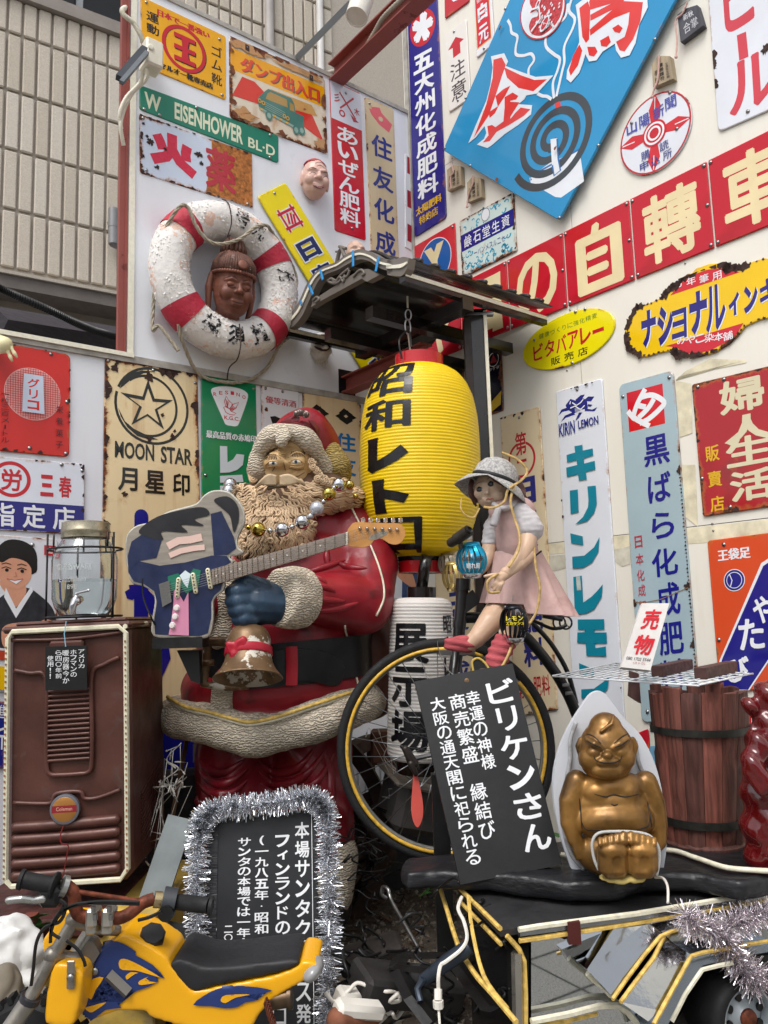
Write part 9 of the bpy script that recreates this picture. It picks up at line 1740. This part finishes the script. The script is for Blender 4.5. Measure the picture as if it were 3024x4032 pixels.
m_ = MB(); m_.tube([W_(330,1990,2.9), W_(405,1590,3.1)], .022, 4, flat=.4); m_.top('wood_lath', 'light brown wood lath leaning behind the heater and the santa', 'lath', M('#7a5d40', .8, var=.25, name='light_lath'))
m_ = MB(); q = [SL(455,1410,2.15), SL(500,1330,2.3), SL(760,1330,2.3), SL(980,1290,2.2), SL(960,1500,2.1), SL(700,1440,2.05)];
for a, b in ((0,1),(1,2),(2,3),(0,5)): m_.tube([q[a],q[b]], .022, 4, flat=.3)
m_.tube([SL(470,1440,2.1), SL(560,1620,2.0), SL(700,1800,1.95)], .022, 4, flat=.3); m_.tube([SL(860,1380,2.15), SL(1100,1700,1.9)], .022, 4, flat=.3); m_.tube([SL(620,1400,2.2), SL(630,1700,2.1)], .024, 4, flat=.3); m_.top('metal_stand', 'black flat-bar steel frame on the ground left of the trailer', 'frame', BLACK)
m_ = MB(); m_.tube([SL(960,1270,1.98), SL(800,1380,1.98), SL(640,1500,2.02)], [.018,.018,.014], 14); m_.tube([SL(640,1490,2.0), SL(600,1560,2.0), SL(620,1650,1.98)], .008, 8); m_.top('handle_tube', 'worn blue-grey tube lying across the black steel frame', 'tube', M('#2b3440', .45, .4, var=.4, name='blue_grey_tube'), 40)
m_ = MB(); m_.tube(spline([SL(640,1340,2.4), SL(520,1130,2.5), SL(420,950,2.6), SL(400,880,2.62), SL(365,860,2.64), SL(355,910,2.64), SL(390,940,2.64)], 6), .006, 8); m_.top('iron_hook', 'long iron rod with a hook leaning over the gravel', 'rod', STEEL, True)
m_ = MB(); m_.tube(spline([SL(905,930,2.1), SL(880,1010,2.05), SL(920,1100,2.0), SL(940,1210,1.98), SL(900,1290,1.96), SL(800,1370,1.95), SL(760,1400,1.95), SL(745,1480,1.94), SL(745,1560,1.94)], 6), .0045, 6); m_.tube([SL(742,1560,1.94), SL(742,1640,1.93)], .009, 8); m_.tube([SL(742,1640,1.93), SL(745,1690,1.93)], .012, 8); m_.tube([SL(745,1690,1.93), SL(755,1830,1.9)], .003, 6); m_.top('connector_cable', 'white ribbon cable with plug hanging down by the trailer corner', 'cable', WP)
for lb, mt, n, x0, x1, y0, y1, d0, d1, rr_ in (('tangle of thin black cables on the ground right of the tinsel', BLACK, 46, 30, 420, 1300, 1750, 2.25, 2.6, .0042), ('tangle of white and grey cables at the bottom middle', WP, 7, 60, 600, 1450, 1800, 2.0, 2.4, .005), ('loose black wires inside the dark corner behind the bicycle', BLACK, 26, 60, 420, 380, 950, 2.9, 3.5, .003), ('black cables bundled under the trailer edge', BLACK, 22, 560, 1250, 900, 1750, 2.0, 2.3, .0035)):
 m_ = MB()
 for i in range(n):
  p = [r.uniform(x0,x1), r.uniform(y0,y1), r.uniform(d0,d1)]; q = [SL(*p)]
  for k in range(5): p = [p[0]+r.uniform(-110,110), p[1]+r.uniform(-80,80), p[2]+r.uniform(-.05,.05)]; q.append(SL(*p))
  q = [V3((v.x, v.y, max(v.z, gz(v.x, v.y)+.01))) for v in q]; m_.tube(spline(q, 5), rr_, 5)
 o = m_.top('cable_tangle', lb, 'cables', mt, True); stuff(o)
def fairy(label, pts, n, sp, mt=WP):
 t_ = MB(); P_ = spline(pts, 8); t_.tube(P_, .0018, 5)
 for k in range(n):
  p = P_[r.randrange(len(P_))]+V3((r.uniform(-sp,sp), r.uniform(-sp,sp), r.uniform(-sp,sp))); d = V3((r.gauss(0,1),r.gauss(0,1),r.gauss(0,1))).normalized(); t_.cap(p, p+d*.02, .0032, .0024, 6); t_.tube([p, p-d*.03, P_[r.randrange(len(P_))]], .0012, 4)
 t_.top('fairy_lights', label, 'fairy lights', mt, True)
fairy('white fairy lights bunched between the heater and the santa', [W_(x, y, 2.8) for x, y in ((392,1605),(360,1640),(385,1660),(350,1690),(380,1700),(345,1730),(355,1800),(335,1880))], 26, .03); fairy('white fairy lights strung behind the bicycle spokes', [W_(x, y, 3.15) for x, y in ((800,1600),(850,1590),(830,1640),(890,1700),(850,1720),(900,1760),(930,1700))], 14, .04)
m_ = MB(); m_.box(SL(200,1700,2.05), (.13,.05,.035), Euler((.2,.3,.5)).to_matrix(), bev=.01); m_.box(SL(120,1620,2.1), (.06,.05,.04), Euler((.2,.3,.5)).to_matrix(), bev=.008); m_.top('power_strip', 'white power strip among the cables at the bottom middle', 'power strip', WP, 40)
m_ = MB(); m_.cap(SL(60,1775,2.02), SL(290,1730,2.1), .03, .027); m_.top('log', 'reddish cut log on the ground under the power strip', 'log', M('#7a4a34', .8, var=.35, vs=20, bump=.0015, name='cut_log'), True)
# planks of broken wood and dark soil litter
lt_ = MB()
for i in range(150): x, y = r.uniform(-.7,.9), r.uniform(2.3,3.7); lt_.box((x, y, gz(x,y)+.02), (r.uniform(.02,.09), r.uniform(.004,.02), .004), Euler((r.uniform(-.5,.5), r.uniform(-.5,.5), r.uniform(0,6))).to_matrix())
stuff(lt_.top('litter', 'dead leaves and wood splinters strewn on the gravel', 'litter', M('#4a3524', .9, var=.6, vs=12, name='dead_leaf')))
LFM = M('#2f5a22', .45, var=.35, vs=20, name='leaf_green'); lfm = MB(); lfm.v = [V3(p) for p in ((0,0,0),(.3,.35,.06),(.8,.32,.02),(1.1,0,-.1),(.8,-.32,.02),(.3,-.35,.06),(.5,0,-.03))]; lfm.f = [(0,1,6),(1,2,6),(2,3,6),(3,4,6),(4,5,6),(5,0,6)]; lme = lfm.mesh('leaf', True); lme.materials.append(LFM)
for lb, pts, n, sz in (('low green plant growing in the gravel behind the slab', (W_(905,1905,2.95),W_(990,1900,2.85)), 26, .035), ('green leaves between the black board and the gold figure', (W_(1200,1800,2.45),W_(1212,1850,2.45)), 9, .035), ('broad green leaves at the left edge below the heater', (W_(5,1985,2.35),W_(60,2015,2.4)), 14, .06), ('small green weed beside the blackboard tinsel', (W_(345,2040,2.6),W_(370,2080,2.6)), 8, .03)):
 pt = thing('plant', lb, 'plant', pts[0]-V3((0,0,.05)))
 for i in range(n): o = link(lme, 'leaf', pt); o.location = pts[0].lerp(pts[1], r.random())+V3((r.uniform(-.03,.03), r.uniform(-.04,.04), r.uniform(-.03,.03)))-org(pt); s_ = sz*r.uniform(.6,1.3); o.scale = (s_,)*3; o.rotation_euler = (r.uniform(-.7,.7), r.uniform(-.6,.6), r.uniform(0,6.3))
 m_ = MB(); m_.tube([org(pt), (pts[0]+pts[1])/2], .003, 5); m_.part('stem', pt, LFM)
m_ = MB(); m_.ball(W_(15,2100,2.25), (.09,.08,.14)); m_.ball(W_(0,2180,2.2), (.11,.1,.1)); remesh(m_, .008, 1, .5, lambda p, n: .03*abs(noise.noise(p*13))+.016*noise.noise(p*30)).top('sack', 'crumpled white woven sack at the bottom left corner', 'sack', M('#cfcfcd', .6, var=.1, name='white_tarp'), 25)
m_ = MB(); m_.ball(W_(5,2170,2.1), (.05,.06,.09)); remesh(m_, .006, 1, .5, lambda p, n: .015*abs(noise.noise(p*20))).top('sack', 'small brownish sack in front of the crumpled white one', 'sack', M('#7a7264', .8, var=.2, name='jute'), True)
# paving joints on the street side
jn = MB()
for k in range(-12, 13): jn.box((k*.3+.05, -.2, .0022), (.006, 4.2, .002)); jn.box((0, k*.3-.6, .0026), (7, .006, .002))
struct(link(jn.mesh('paving_joints'), 'paving_joints', None, M('#2c2c2b', .9, name='joint')))
